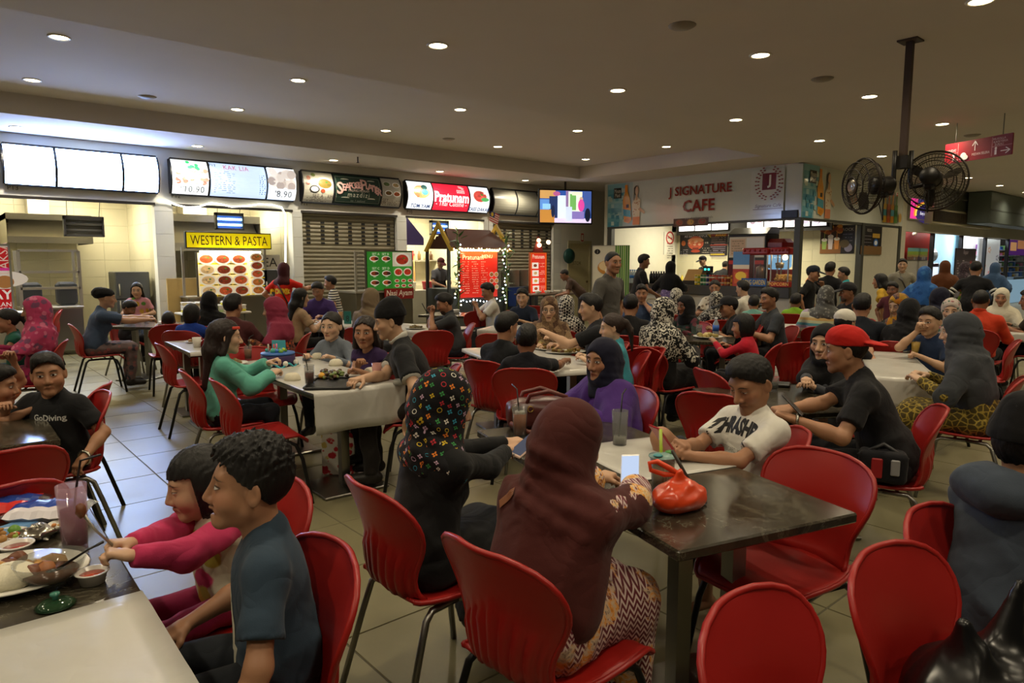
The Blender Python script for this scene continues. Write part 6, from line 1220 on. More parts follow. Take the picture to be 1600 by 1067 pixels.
def fan(label,pc,r,face,tilt,post):
 """industrial fan: guard, three blades, motor, curved arm to the pole"""
 c=atd(pc[0],pc[1],FD);t=thing('wall_fan',label,'fan',c,0);n=np.array(face,float);n/=np.linalg.norm(n);M=Vector(n).to_track_quat('Y','Z').to_matrix().to_4x4()
 b=B()
 for rr,yy in((r,0.0),(r,-.012),(r*.86,.075),(r*.86,-.075),(r*.62,.105),(r*.62,-.105),(r*.34,.115),(r*.30,-.115)):b.tube([(math.cos(a)*rr,yy,math.sin(a)*rr) for a in[k*2*PI/40 for k in range(40)]],.0055 if rr<r else.009,5,True)
 for k in range(56):
  a=k*2*PI/56;a2=a+.22
  for sg in(-1,1):b.tube([(math.cos(a)*r,0,math.sin(a)*r),(math.cos(a+.08)*r*.84,sg*.078,math.sin(a+.08)*r*.84),(math.cos(a2)*r*.3,sg*.115,math.sin(a2)*r*.3)],.0022,3,False,False)
 b.xform(M).build('guard',WIRE,t)
 for k in range(3):
  a0=k*2*PI/3+.4;b=B();P=[]
  for i in range(6):
   q=i/5;rr=.06+(r*.86-.06)*q;wv=.10+.26*math.sin(PI*(q*.8+.1))
   for sg in(-1,1):a=a0+sg*wv*(.9-.35*q);P.append((math.cos(a)*rr,sg*.028,math.sin(a)*rr))
  b.add(P,[(2*i,2*i+1,2*i+3,2*i+2) for i in range(5)],True);P2=[(x,y+.004,z) for x,y,z in P];b.add(P2,[(2*i,2*i+2,2*i+3,2*i+1) for i in range(5)],True);b.xform(M).build('blade',plain('#3a352c',.4,.4),t)
 b=B();b.lathe([(0,.10),(.075,.10),(.085,.13),(.085,.27),(.07,.30),(0,.305)],18).xform(Matrix.Rotation(-PI/2,4,'X'));b.v=[(x,-y if False else y,z) for x,y,z in b.v];b.xform(Matrix.Rotation(PI,4,'Z'));b.xform(M).build('motor',BLK,t)
 b=B();b.lathe([(0,-.10),(.06,-.12),(.07,-.10),(.07,-.09),(0,-.09)],16).xform(Matrix.Rotation(PI/2,4,'X'));b.xform(M).build('hub_badge',metal('#8a8478',.3),t)
 back=M@Vector((0,-.22,-.06));tgt=Vector((PXY[0]-c[0],PXY[1]-c[1],zb+.05-c[2]));off=Vector(tuple(RT))*post;low=Vector((tgt.x+off.x,tgt.y+off.y,back.z-.02));B().tube([back,back+(low-back)*.6,low+(back-low)*.12,low+Vector((0,0,.08)),Vector((tgt.x+off.x,tgt.y+off.y,tgt.z-.05)),Vector((tgt.x+off.x,tgt.y+off.y,tgt.z+.12))],.022,8).build('arm',BLK,t);B().cbox(tuple(back),(.09,.09,.12),.02).build('tilt_bracket',BLK,t)
 B().tube([back,back+Vector((0,0,-.2)),back+Vector((.06,.02,-.27)),back+Vector((.02,.05,-.1))],.006,5).build('cable',plain('#111',.6),t)
fan('left black industrial fan seen edge on',(1348,291),.262,-RT*.97-FWH*.10-ZU*.05,0,-.08)
fan('right black industrial fan with its round guard facing the viewer',(1459,283),.285,FWH*.75+RT*.62-ZU*.1,0,.08)
def plastic_mat():
 N=NT('red_plastic');oi=N.n('ShaderNodeObjectInfo');f=N.noise(N.coord(),5,4);c=N.mix(f,lin('#8c1611'),lin('#a01f16'));c=N.mix(N.math('MULTIPLY',oi.outputs['Random'],.35),c,lin('#961a20'))
 N.base(c,N.math('ADD',.32,N.math('MULTIPLY',N.noise(N.coord(),40,2),.12)),0,.45);N.bump(N.noise(N.coord(),420,1),.04,.001);return N.m
RP=plastic_mat();LEGB=plain('#121214',.4,.4);LEGG=metal('#8f8e88',.38)
def shell(prof,half,wrap,nu,thick,slots=None,rim=.009):
 """moulded shell: prof (y,z) up the middle, half width and sideways wrap at each row; slots: fins raised on the rear face"""
 m=len(prof);P=np.zeros((m,nu+1,3))
 for j,(y,z) in enumerate(prof):
  for i in range(nu+1):
   u=2*i/nu-1;P[j,i]=(u*half[j],y+wrap[j]*u*u,z)
 N_=np.zeros_like(P);du=np.gradient(P,axis=1);dv=np.gradient(P,axis=0);N_=np.cross(du,dv);N_/=np.linalg.norm(N_,axis=2,keepdims=True)+1e-9
 b=B();A=P+N_*thick/2;C=P-N_*thick/2;k=nu+1;keep=np.ones((m-1,nu),bool)
 fs=[];o=m*k
 if slots is not None:
  for j in range(m):
   for i in range(k):A[j,i]+=N_[j,i]*slots(j,i)
 for j in range(m-1):
  for i in range(nu):
   if not keep[j,i]:continue
   a,q,c,d=j*k+i,j*k+i+1,(j+1)*k+i+1,(j+1)*k+i;fs.append((a,q,c,d));fs.append((o+d,o+c,o+q,o+a))
   for(jj,ii,e0,e1) in((j-1,i,a,q),(j+1,i,c,d),(j,i-1,d,a),(j,i+1,q,c)):
    if not(0<=jj<m-1 and 0<=ii<nu and keep[jj,ii]):fs.append((e1,e0,o+e0,o+e1))
 b.add(list(A.reshape(-1,3))+list(C.reshape(-1,3)),fs,True)
 edge=[P[j,0] for j in range(m)]+[P[-1,i] for i in range(1,nu)]+[P[j,-1] for j in range(m-1,-1,-1)];b.tube(edge,rim,6);return b
bz=[.450,.470,.495,.525,.555,.585,.615,.645,.675,.705,.735,.765,.792,.814,.829,.838];by=[-.185,-.205,-.216,-.222,-.224,-.225,-.226,-.229,-.234,-.241,-.250,-.260,-.270,-.279,-.286,-.290]
bh=[.166,.161,.158,.160,.167,.179,.194,.208,.220,.227,.228,.221,.204,.174,.132,.080];bwr=[.05,.05,.05,.05,.052,.055,.058,.06,.06,.058,.054,.048,.04,.032,.022,.012]
def back_fins(j,i):return.013*min(1,2*math.sin(PI*min(1,max(0,(7.6-abs(i-18)/6-j)/6.5))**.8))*(j>0)*(1 if i%4 else-.25)*(2<i<34)
BACK=shell(list(zip(by,bz)),bh,bwr,36,.010,back_fins).mesh('backrest',RP)
sy_=[-.185,-.165,-.13,-.08,-.02,.05,.12,.18,.222,.240,.246];sz_=[.450,.441,.436,.434,.434,.436,.440,.441,.432,.418,.404];sh_=[.172,.180,.190,.204,.214,.219,.220,.216,.204,.190,.172]
SEAT=shell(list(zip(sy_,sz_)),sh_,[.0]*11,14,.012,None,.010);SEAT.v=[(x,y,z+(.018*(abs(x)/.2)**2 if abs(y)<.21 else 0)) for x,y,z in SEAT.v];SEAT=SEAT.mesh('seat',RP)
LEG_M={}
for nm,mm in(('black',LEGB),('grey',LEGG)):
 L_=[]
 for sg in(-1,1):
  L_.append(B().tube([(sg*.165,-.02,.418),(sg*.18,.13,.415),(sg*.19,.165,.395),(sg*.205,.20,.30),(sg*.235,.245,.0)],.0125,8).mesh('leg',mm));L_.append(B().tube([(sg*.165,.0,.418),(sg*.18,-.12,.415),(sg*.19,-.15,.39),(sg*.20,-.185,.28),(sg*.225,-.265,.0)],.0125,8).mesh('leg',mm))
 LEG_M[nm]=(L_,B().tube([(-.17,.06,.412),(.17,.06,.412)],.010,6).tube([(-.17,-.08,.412),(.17,-.08,.412)],.010,6).mesh('crossbar',mm))
def chair(label,loc,rz,leg='black',group='red chairs of the food court'):
 t=thing('plastic_chair',label,'chair',(loc[0],loc[1],0),rz,group);link('backrest',BACK,t);link('seat',SEAT,t)
 for q in LEG_M[leg][0]:link('leg',q,t)
 link('crossbar',LEG_M[leg][1],t);return t
def stone_mat():
 N=NT('dark_stone');g_=N.n('ShaderNodeNewGeometry');v=g_.outputs['Position'];n1=N.noise(v,3.2,6,.7,1.5);n2=N.noise(v,14,5,.75,.8);M=N.math
 c=N.mix(n2,lin('#1b1813'),lin('#453f33'));vein=N.math('SUBTRACT',1.0,N.math('MULTIPLY',M('ABSOLUTE',M('SUBTRACT',n1,.5)),42),clamp=True);c=N.mix(M('MULTIPLY',vein,.16),c,lin('#a09880'))
 N.base(c,M('ADD',.10,M('MULTIPLY',n2,.16)),0,.55);return N.m
STONE=stone_mat()
def paper_mat():
 N=NT('table_paper');v=N.coord();f=N.noise(v,4,3,.5);N.base(N.mix(f,lin('#aeaca4'),lin('#c8c6bf')),.28,0,.5);N.bump(N.math('ADD',f,N.math('MULTIPLY',N.math('ABSOLUTE',N.math('SUBTRACT',N.noise(v,7,2,.5,.3),.5)),1.2)),.22,.02);return N.m
PAPER=paper_mat()
TBL=[]
def table(label,c,u,L,D,top=STONE,paper=None,h=.74,base='pedestal'):
 """c centre, u direction of the long side; paper = (s0,s1,t0,t1 fractions, overhangs)"""
 u=np.array([u[0],u[1],0],float);u/=np.linalg.norm(u);t=thing('dining_table',label,'table',(c[0],c[1],0),math.atan2(u[1],u[0]));B().box((-L/2,-D/2,h-.035),(L/2,D/2,h),.006).build('tabletop',top,t)
 for sg in(-1,1):
  x=sg*(L/2-min(.30,L*.2));B().box((x-.22,-D*.36,0),(x+.22,D*.36,.022),.006).build('base_plate',metal('#8a8780',.28),t)
  for sy in((-.12,.12) if D>.7 else(0,)):B().box((x-.03,sy-.03,.022),(x+.03,sy+.03,h-.06)).build('leg',metal('#8d8a82',.3),t)
  B().box((x-.05,-D*.38,h-.065),(x+.05,D*.38,h-.035)).build('bracket',plain('#1a1a1a',.5),t)
 TBL.append((c,u,L,D));return t
def table_px(label,p0,p1,p2,**k):
 """table from three pixels of its top: p0-p1 one side, p1-p2 the next"""
 a,b_,c=(atz(p[0],p[1],.74) for p in(p0,p1,p2));u=b_-a;L=np.linalg.norm(u);u/=L;n=np.array([-u[1],u[0],0]);D=(c-b_)@n;mid=(a+b_)/2+n*D/2;return table(label,mid,u,L,abs(D),**k),mid,u,L,abs(D)
def sheet(label,mid,u,x0,x1,y0,y1,drop=(0,0,0,0),mat=None,z=.7405):
 """thin cover lying on a table, hanging over its edges by drop (x0,x1,y0,y1)"""
 t=thing('table_cover',label,'tablecloth',(mid[0],mid[1],z),math.atan2(u[1],u[0]));nx,ny=18,14;th=.0012
 xs=list(np.linspace(x0,x1,nx));ys=list(np.linspace(y0,y1,ny));X=([(x0,-d) for d in np.linspace(drop[0],.02,5)] if drop[0] else[])+[(x,0) for x in xs]+([(x1,-d) for d in np.linspace(.02,drop[1],5)] if drop[1] else[]);Y=([(y0,-d) for d in np.linspace(drop[2],.02,5)] if drop[2] else[])+[(y,0) for y in ys]+([(y1,-d) for d in np.linspace(.02,drop[3],5)] if drop[3] else[])
 vs=[];rg=random.Random(sum(map(ord,label)))
 ph=[rg.uniform(0,6) for _ in range(6)]
 for yv,yd in Y:
  for xv,xd in X:
   d=min(xd,yd);w=.0015*(1+math.sin(9*xv+ph[0])*math.sin(7*yv+ph[1]))+.002*max(0,math.sin(17*xv+11*yv+ph[2]))**4
   out=.004+(.012*math.sin(14*(xv+yv)+ph[3])*(-d)/.2+.02*(-d));ox=(-out if xv<=x0 else out) if xd<0 else 0;oy=(-out if yv<=y0 else out) if yd<0 else 0
   vs.append((xv+ox,yv+oy,d+w if d==0 else d))
 k=len(X);fs=[(j*k+i,j*k+i+1,(j+1)*k+i+1,(j+1)*k+i) for j in range(len(Y)-1) for i in range(k-1)];b=B();b.add(vs,fs,True);o=b.build('cloth',mat or PAPER,t);m_=o.modifiers.new('thickness','SOLIDIFY');m_.thickness=th;m_.offset=1;return t
def on(px,py,z=.742):return atz(px,py,z)
def lathe_thing(name,label,cat,loc,parts,group=None,rz=0.0):
 t=thing(name,label,cat,loc,rz,group)
 for nm,prof,mat,c in parts:B().lathe(prof,20,c).build(nm,mat,t)
 return t
def tumbler(label,loc,h=.14,r=.036,liquid='#a5501c',fill=.7,tint='#eef2ee',straw=None,ice=False,lime=False,alpha=.25,sang=.6):
 t=thing('tumbler',label,'glass',loc);g_=glass(tint,.04,alpha);B().lathe([(0,.004),(r*.78,.004),(r*.8,0),(r*.82,.0),(r,h),(r-.003,h),(r*.78,.012),(0,.012)],22).build('glass',g_,t)
 if liquid:B().lathe([(0,.013),(r*.76,.013),(r*(.78+.2*fill)-.004,h*fill),(0,h*fill)],20).build('drink',plain(liquid,.1,spec=.6,vary=0),t)
 if ice:
  for k in range(4):a=k*1.6;B().cbox((math.cos(a)*r*.45,math.sin(a)*r*.45,h*fill+.004),(.022,.022,.02),.004,a).build('ice',glass('#f4f4ee',.1,.5),t)
 if lime:B().lathe([(0,0),(.016,0),(.016,.006),(0,.006)],12,(r*.3,0,h*fill)).build('lime_slice',plain('#7f9a2c',.5),t)
 if straw:a=sang;B().tube([(-.008,0,.015),(.012*math.cos(a),.012*math.sin(a),h*.9),(.03*math.cos(a),.03*math.sin(a),h+.07),(.085*math.cos(a),.085*math.sin(a),h+.085)],.0035,6).build('straw',plain(straw,.4),t)
 return t
def plate(label,loc,r=.12,food=None,bits=14,col='#dedbd0',sx=1.0,rz=0.0,seed=1,h=.03,cat='plate',rice=None):
 t=thing('plate',label,cat,loc,rz);B().lathe([(0,0),(r*.55,0),(r*.62,.006),(r,.02),(r*.985,.024),(r*.6,.011),(0,.009)],26,sx=sx).build('dish',plain(col,.2),t);rg=random.Random(seed)
 if food:
  b=B()
  for _ in range(bits):a,q=rg.uniform(0,6.28),math.sqrt(rg.random())*r*.62;s_=rg.uniform(.12,.24)*r;b.mat(rg.randrange(len(food))).ball((q*math.cos(a)*sx,q*math.sin(a),.014+h*(1-q/r)*rg.uniform(.4,1)),(s_,s_*rg.uniform(.6,1),s_*.7),7,5,.22)
  o=b.build('food',[plain(c,.5,vary=.25,scale=60) for c in food],t);o['kind']='stuff'
 if rice:b=B().ball((r*.2,-r*.35,.03),(r*.45,r*.4,.035),16,10,.06);o=b.build('rice',plain('#d8d2ba',.7,vary=.12,scale=200,bump=.6),t);o['kind']='stuff'
 return t
def phone(label,loc,rot,screen='#c8d4ea',emit=.8,case='#1a1a1c'):
 t=thing('phone',label,'phone',loc);t.rotation_euler=Euler(rot);B().cbox((0,0,0),(.072,.146,.009),.004).build('case',plain(case,.3),t);B().cbox((0,0,.0048),(.064,.124,.001)).build('screen',glow(screen,emit) if emit else plain('#0a0a0c',.1),t);B().lathe([(0,0),(.005,0),(.005,.0006),(0,.0006)],10,(0,-.067,.0048)).build('button',plain('#999',.3),t);return t
def sauce_cup(label,loc,col='#b8401a',r=.036):return lathe_thing('sauce_cup',label,'cup',loc,(('cup',[(0,0),(r*.78,0),(r*.98,.028),(r*1.12,.030),(r*1.12,.032),(r*.94,.032),(r*.74,.003),(0,.003)],plain('#cfcac2',.25),(0,0,0)),('sauce',[(0,.003),(r*.8,.004),(r*.88,.022),(0,.023)],plain(col,.15),(0,0,0))))
def tray(label,loc,rz,w=.42,d=.30):
 t=thing('serving_tray',label,'tray',loc,rz);B().box((-w/2,-d/2,0),(w/2,d/2,.008),.004).build('base',plain('#17181a',.4),t);b=B()
 pts=[(-w/2+.02,-d/2),(w/2-.02,-d/2),(w/2,-d/2+.02),(w/2,d/2-.02),(w/2-.02,d/2),(-w/2+.02,d/2),(-w/2,d/2-.02),(-w/2,-d/2+.02)];b.tube([(x,y,.014) for x,y in pts],.009,6,True).build('rim',plain('#1c1d20',.4),t);return t
tA=atz(140,790,.74);tB=atz(310,1067,.74);uA=(tB-tA)/np.linalg.norm(tB-tA);nA=np.array([uA[1],-uA[0],0]);nA=nA if nA@RT<0 else-nA
LA,DA=1.75,.78;mA=tA+uA*(LA/2)+nA*DA/2
table('dark stone table at the lower left with the children',mA,uA,LA,DA)
v_=np.array([-uA[1],uA[0],0]);sg=1 if v_@nA<0 else-1
cA=atz(215,926,.74);s0=(cA-mA)@uA
sheet('wrinkled pale plastic sheet over the near half of the lower left table',mA,uA,s0,LA/2,-DA/2 if sg>0 else-DA/2,DA/2,(0,.12,0,0) if sg>0 else(0,.12,0,0))
tt2,m2,u2,L2,D2=table_px('long dark stone table before the brown headscarf woman',(745,672),(1060,862),(1253,768))
sheet('white paper sheet across the middle of the long dark table',m2,u2,-L2*.2,L2*.14,-D2*.16,D2*.5,(0,0,0,0))
tt3,m3,u3,L3,D3=table_px('white covered table with the birthday cake',(358,567),(490,617),(650,604))
sheet('pale plastic sheet hanging over the near end of the cake table',m3,u3,-L3*.5,L3*.5,-D3*.5,D3*.5,(0,.26,0,.03))
tt4,m4,u4,L4,D4=table_px('small white table behind the girl in teal',(257,534),(297,552),(345,545));sheet('white paper on the small table behind the girl in teal',m4,u4,-L4/2,L4/2,-D4/2,D4/2,(0,.03,0,0))
def tb(label,px,py,deg,L,D,paper=None,drop=(0,0,0,0)):
 c=atz(px,py,.74);r=heading(deg);u=(math.cos(r),math.sin(r));t=table(label,c,u,L,D)
 if paper:sheet(paper,c,np.array([u[0],u[1],0]),-L/2+.01,L/2-.01,-D/2,D/2,drop)
 return c,np.array([u[0],u[1],0])
TQ={}
TQ['turban']=tb('dark table beside the woman in the black turban',258,507,8,1.2,.75)
TQ['purple']=tb('white covered table with the numbered tent card',515,504,20,1.2,.7,'white sheet under the numbered tent card',(.1,.1,.1,.1))
TQ['polo']=tb('white covered table before the man with a beard and phone',655,512,30,1.2,.8,'white sheet beside the bearded man with a phone',(.05,.05,.08,.05))
TQ['whitet']=tb('dark table where the man in the white shirt sits',722,491,20,1.2,.75)
TQ['navy']=tb('white covered table before the boy in navy',824,513,20,1.1,.7,'white sheet before the boy in navy',(.05,.05,.08,.05))
tt5,m5,u5,L5,D5=table_px('family table with platters behind the purple headscarf woman',(722,545),(830,585),(930,566));sheet('white paper under the family platters',m5,u5,-L5/2,L5/2,-D5/2,D5/2,(.03,.03,.03,.03))
TQ['bag']=tb('table with the beige handbag',1020,492,15,1.2,.8);TQ['bottle']=tb('dark table with the water bottle and round plate',1102,529,20,.62,.6)
tt6,m6,u6,L6,D6=table_px('dark stone table before the man in the red cap',(1082,606),(1180,648),(1335,628))
tt7,m7,u7,L7,D7=table_px('white covered table with the yellow juice',(1340,548),(1365,590),(1450,577));sheet('white sheet hanging down at the juice table',m7,u7,-L7/2,L7/2,-D7/2,D7/2,(.02,.22,.02,.22))
TQ['far_a']=tb('far white table left of the striped shirt',1222,510,20,.9,.8,'white sheet on the far table left of the striped shirt',(.1,.1,.1,.1));TQ['far_b']=tb('far table before the cafe counter',1150,474,15,1.3,.8);TQ['far_c']=tb('far table beside the man in orange red',1540,516,10,.8,.7,'pale sheet beside the man in orange red',(.1,.1,.1,.1));TQ['far_d']=tb('far table before the woman in the orange headscarf',1435,522,15,.8,.7)
t1=atz(72,683,.74);table('dark stone table at the left edge before the boy in black',t1+V(*(-uA*.3))+nA*.5,nA,1.1,.75)
Z0=.742
tumbler('tall clouded purple red tumbler with black straw at lower left',on(118,856),.19,.040,'#6a2430',.62,'#c9a0b4','#141014',alpha=.45,sang=.2+AZ-PI/2)
t=thing('glass_bowl','clear glass bowl of brown soup with a black spoon','bowl',on(82,915));t.scale=(.70,)*3;B().lathe([(0,0),(.045,0),(.05,.008),(.10,.06),(.118,.105),(.114,.105),(.096,.062),(.045,.012),(0,.012)],28).build('bowl',glass('#dfe8dc',.05,.3),t);B().lathe([(0,.013),(.046,.014),(.088,.056),(0,.058)],24).build('soup',plain('#5a3418',.2,vary=.3,scale=30),t)
a=heading(62)+PI/2;B().tube([(.02*math.cos(a),.02*math.sin(a),.06),(.12*math.cos(a),.12*math.sin(a),.115),(.17*math.cos(a),.17*math.sin(a),.135)],[.006,.004,.006],8).ball((.0,.0,.055),(.02,.02,.008),10,6).build('spoon',plain('#121214',.3),t)
t=plate('long white plate of fried chicken and rice at lower left',on(8,908),.15,['#7a4420','#8f5526','#b8863a','#6a3818'],16,sx=1.3,rz=AZ-PI/2+.3,seed=3,h=.045,rice=True)
sauce_cup('small white cup of red sauce near the soup bowl',on(145,910),'#b03a18');sauce_cup('small white cup of dark red sauce beside the far dishes',on(27,866),'#8a2a1e',.04)
t=thing('glass_cover','dark green glass pot cover with a knob','cover',on(87,946));t.scale=(.56,)*3;B().lathe([(.075,0),(.078,.004),(.06,.018),(.02,.028),(0,.03)],26).build('dome',plain('#2a4a30',.08,trans=.4),t);B().lathe([(0,.028),(.012,.03),(.01,.04),(.02,.05),(.018,.058),(0,.06)],16).build('knob',plain('#3f7a6a',.15),t)
plate('small dish of noodles at the left edge',on(5,848),.07,['#a8793a','#8a5a26'],9,seed=4);plate('tiny dish of orange pickles beside the snack bags',on(33,846),.035,['#d0803a','#c8502a','#8aa03a'],6,seed=5);plate('tiny dish of pickles beside the purple tumbler',on(95,828),.035,['#d0a03a','#d08a4a'],6,seed=6)
def snack(label,px,py,rz,c0,c1,L=.24,W_=.15):
 t=thing('snack_bag',label,'snack bag',on(px,py),rz);b=B();nx,ny=12,8;vs=[]
 for s_ in(1,-1):
  for j in range(ny+1):
   for i in range(nx+1):x,y=-L/2+L*i/nx,-W_/2+W_*j/ny;p=(1-(2*i/nx-1)**4)*(1-(2*j/ny-1)**2);vs.append((x,y,.032+s_*.030*p**.6+.003*math.sin(i*2.1+j*1.3)))
 k=nx+1;n_=(ny+1)*k;fs=[];mi=[]
 for s_ in(0,1):
  for j in range(ny):
   for i in range(nx):q=[s_*n_+j*k+i,s_*n_+j*k+i+1,s_*n_+(j+1)*k+i+1,s_*n_+(j+1)*k+i];b.mat(0 if i in(0,nx-1) else(1 if 2<=j<=5 else 2));b.add([vs[z] for z in q],[(0,1,2,3) if s_==0 else(3,2,1,0)],True)
 b.build('bag',[metal('#b8bcc4',.25),plain(c0,.25),plain(c1,.25)],t);return t
snack('blue and white snack bag lying by the purple tumbler',78,812,AZ-PI/2+.1,'#1c3f9a','#d8d4dc');snack('blue white and red snack bag at the far left of the table',8,806,AZ-PI/2+.4,'#20408f','#c8302a')
t=thing('crumpled_foil','crumpled clear wrapper among the dishes','wrapper',on(60,842));B().ball((0,0,.02),(.05,.04,.022),12,8,.3).build('foil',metal('#c8c4b8',.2),t);t=thing('lime','small green lime among the dishes','lime',on(23,838));B().ball((0,0,.018),.018,12,8).build('fruit',plain('#5a8a2a',.4),t);t=thing('blue_wrapper','pale blue tissue packet among the dishes','packet',on(22,832));B().cbox((0,0,.012),(.12,.08,.02),.008,.5).build('pack',plain('#5f8ab8',.3),t)
tumbler('tall iced tea with lime behind the folded napkin',on(812,682),.155,.038,'#96501a',.72,ice=True,lime=True,straw='#15120f',sang=1.3);tumbler('empty frosted tumbler beside the purple shawl',on(968,695),.16,.038,'#c9c8bc',.25,alpha=.4,straw='#151515',sang=.4)
t=thing('bubble_tea','clear cup of milky drink with black pearls and green straw','cup',on(1034,772));B().lathe([(0,0),(.034,0),(.046,.135),(.048,.138),(.044,.138),(.032,.004),(0,.004)],24).build('cup',glass('#e4e6da',.05,.35),t);B().lathe([(0,.005),(.032,.005),(.042,.118),(0,.12)],22).build('drink',plain('#b5ab8c',.3),t);b=B();random.seed(1);[b.ball((.026*math.cos(k*1.1),.026*math.sin(k*1.1),.012+.004*(k%5)),.007,7,5) for k in range(16)];b.build('pearls',plain('#1a100c',.3),t)['kind']='stuff'
B().lathe([(0,.139),(.050,.139),(.050,.143),(.02,.150),(0,.15)],22).build('film_lid',plain('#8fb0a8',.2,alpha=.75),t);B().tube([(0,0,.01),(.01,.015,.145),(.024,.03,.23)],.006,8).build('straw',plain('#a9c23a',.4),t)
for k,c in((0,'#3a8a8f'),(1,'#4a8a3a')):B().ball((-.034+.07*k,-.004,.15),(.018,.018,.006),10,6,.1).build('print_leaf',plain(c,.4),t)
t=thing('plastic_bag','tied orange red plastic bag beside the bubble tea','bag',on(1062,795));F=Field((-.12,-.11,-.01),(.12,.11,.22),.005);F.ball((0,0,.045),(.085,.07,.05));F.ball((-.045,.01,.04),(.06,.055,.042),k=.03);F.ball((.045,-.01,.04),(.06,.055,.042),k=.03);F.cone((0,0,.06),(-.01,0,.125),.05,.012,.03);F.half((0,0,.002),(0,0,-1),.004);F.folds(.007,55,4,fn=lambda P:np.clip(P[:,2]/.06,.3,1.5));me,_=F.mesh('bag');link('bag',me,t,plain('#e04a20',.25,trans=.15));r_=-RT
B().tube([V(-.01,0,.122)+q for q in([r_*0,r_*.03+V(0,0,.02),r_*.075+V(0,0,.045),r_*.10+V(0,0,.04),r_*.095+V(0,0,.015),r_*.05+V(0,0,.0),r_*0])],[.009,.010,.009,.008,.008,.009,.009],8).build('handle_loop',plain('#dc4822',.3),t)
t=thing('metal_strap','dark flat strap standing up behind the orange bag','strap',on(1098,788));a=np.array([-.0,0,0]);q=RT*-.11+V(0,0,.19);B().tube([(0,0,.005),tuple(q*.5+V(0,.004,.004)),tuple(q)],.007,6).build('strap',plain('#3c3a34',.4,.4),t);B().cbox((0,0,.006),(.03,.02,.012),.004).build('foot',plain('#1a1a1a',.5),t)
t=thing('folded_napkin','brown folded napkin on white wrapping by the iced tea','napkin',on(783,702));B().cbox((0,0,.004),(.26,.20,.006),.002,.5).build('wrapper',plain('#c2b8a0',.6),t);F=Field((-.14,-.11,0),(.14,.11,.06),.006);F.ball((0,0,.02),(.11,.075,.022));F.ball((-.04,.02,.026),(.06,.05,.02),k=.02);F.half((0,0,.008),(0,0,-1),.004);F.folds(.006,45,2);me,_=F.mesh('cloth');link('cloth',me,t,cloth('#5a3416'))
t=thing('paper_strip','white folded paper strip beside the napkin','paper',on(862,692),heading(75));B().cbox((0,0,.003),(.03,.14,.006),.001).build('paper',plain('#d8d4c8',.6),t)
hb_=on(850,668);t=thing('handbag','maroon leather handbag lying on the long table','handbag',hb_,AZ-PI/2+.1);LTH=plain('#4a1c1a',.35,vary=.15,scale=20,bump=.3);F=Field((-.24,-.13,0),(.24,.13,.20),.008);F.box((0,0,.07),(.19,.085,.065),np.eye(3),.04,.01);F.ball((0,0,.12),(.15,.07,.04),k=.04);F.folds(.006,26,3);F.half((0,0,.004),(0,0,-1),.004);me,_=F.mesh('body');link('body',me,t,LTH)
for dy,x0,x1,zz in((-.05,-.10,.12,.20),(.05,-.12,.10,.19)):B().tube([(x0,dy,.12),(x0+.02,dy*1.3,zz-.02),((x0+x1)/2,dy*1.5,zz),(x1-.02,dy*1.3,zz-.03),(x1,dy,.12)],.011,8).build('handle',plain('#5e2620',.35),t)
B().tube([(-.18,-.1,.05),(-.1,-.16,.02),(.05,-.19,.012),(.2,-.15,.014)],.012,8).build('strap',plain('#6a3526',.4),t)
for x in(-.16,-.08,.08,.14):B().tube([(x+.014*math.cos(k),-.088,.115+.014*math.sin(k)) for k in[i*PI/5 for i in range(10)]],.003,5,True).build('ring',metal('#c8a860',.2),t)
phone('white phone with a lit chat screen on the paper sheet',on(985,735,.79),(.7,-.1,heading(15)),'#bcd0f0',1.0,'#d8d6d0')
cz=on(435,572);t=thing('birthday_cake','blue and purple birthday cake with turquoise ribbon border','cake',cz);B().lathe([(0,0),(.17,0),(.17,.006),(0,.006)],28).build('board',plain('#c8c4b8',.4),t);B().lathe([(0,.006),(.128,.006),(.132,.09),(.122,.10),(0,.10)],32).build('sponge',plain('#3c2a5a',.5),t);B().lathe([(0,.10),(.126,.098),(.135,.105),(.128,.114),(0,.116)],32).build('icing',plain('#2f62a8',.4),t)
B().tube([(.150*math.cos(k*.13),.150*math.sin(k*.13),.02+.018*math.sin(k*1.05)) for k in range(48)],.008,6,True).build('ribbon',plain('#3ab0c0',.4),t);random.seed(3)
for k in range(8):a=k*PI/4;B().ball((.145*math.cos(a),.145*math.sin(a),.035),.022,8,6).build('cream_ball',plain('#dedad0',.5),t)
for k in range(16):a,q=random.uniform(0,6.28),random.uniform(0,.1);B().ball((q*math.cos(a),q*math.sin(a),.125),random.uniform(.012,.024),8,6,.1).build('topping',plain(random.choice(['#7fae3a','#4a7ac8','#b8c83a','#3a9a8a','#d8a0a8','#5a8a2a']),.5),t)
for k,(x,c) in enumerate(((-.03,'#d84a4a'),(.0,'#e07a9a'),(-.06,'#c8c0b0'))):B().tube([(x,.02*k,.115),(x,.02*k,.18)],.006,6).build('candle',plain(c,.5),t)
t=thing('cake_card','small teal card standing on the birthday cake','card',cz+V(.03,.05,.113));B().cbox((0,0,.045),(.11,.004,.09),.001,AZ-PI/2).build('card',plain('#4fb0c0',.5),t)
for i_,(px_,py_) in enumerate(((412,573),(457,594),(497,560),(525,571),(580,585))):
 t=thing('rice_mound',('rice mound left of the birthday cake','rice mound nearest the black tray','rice mound before the girl in grey','rice mound before the woman in purple','rice mound behind the pink tumbler')[i_],'rice',on(px_,py_));B().lathe([(.058,0),(.056,.02),(.046,.042),(.028,.052),(0,.055)],20).build('rice',plain('#d4cdb6',.7,vary=.1,scale=180,bump=.7),t)['kind']='stuff'
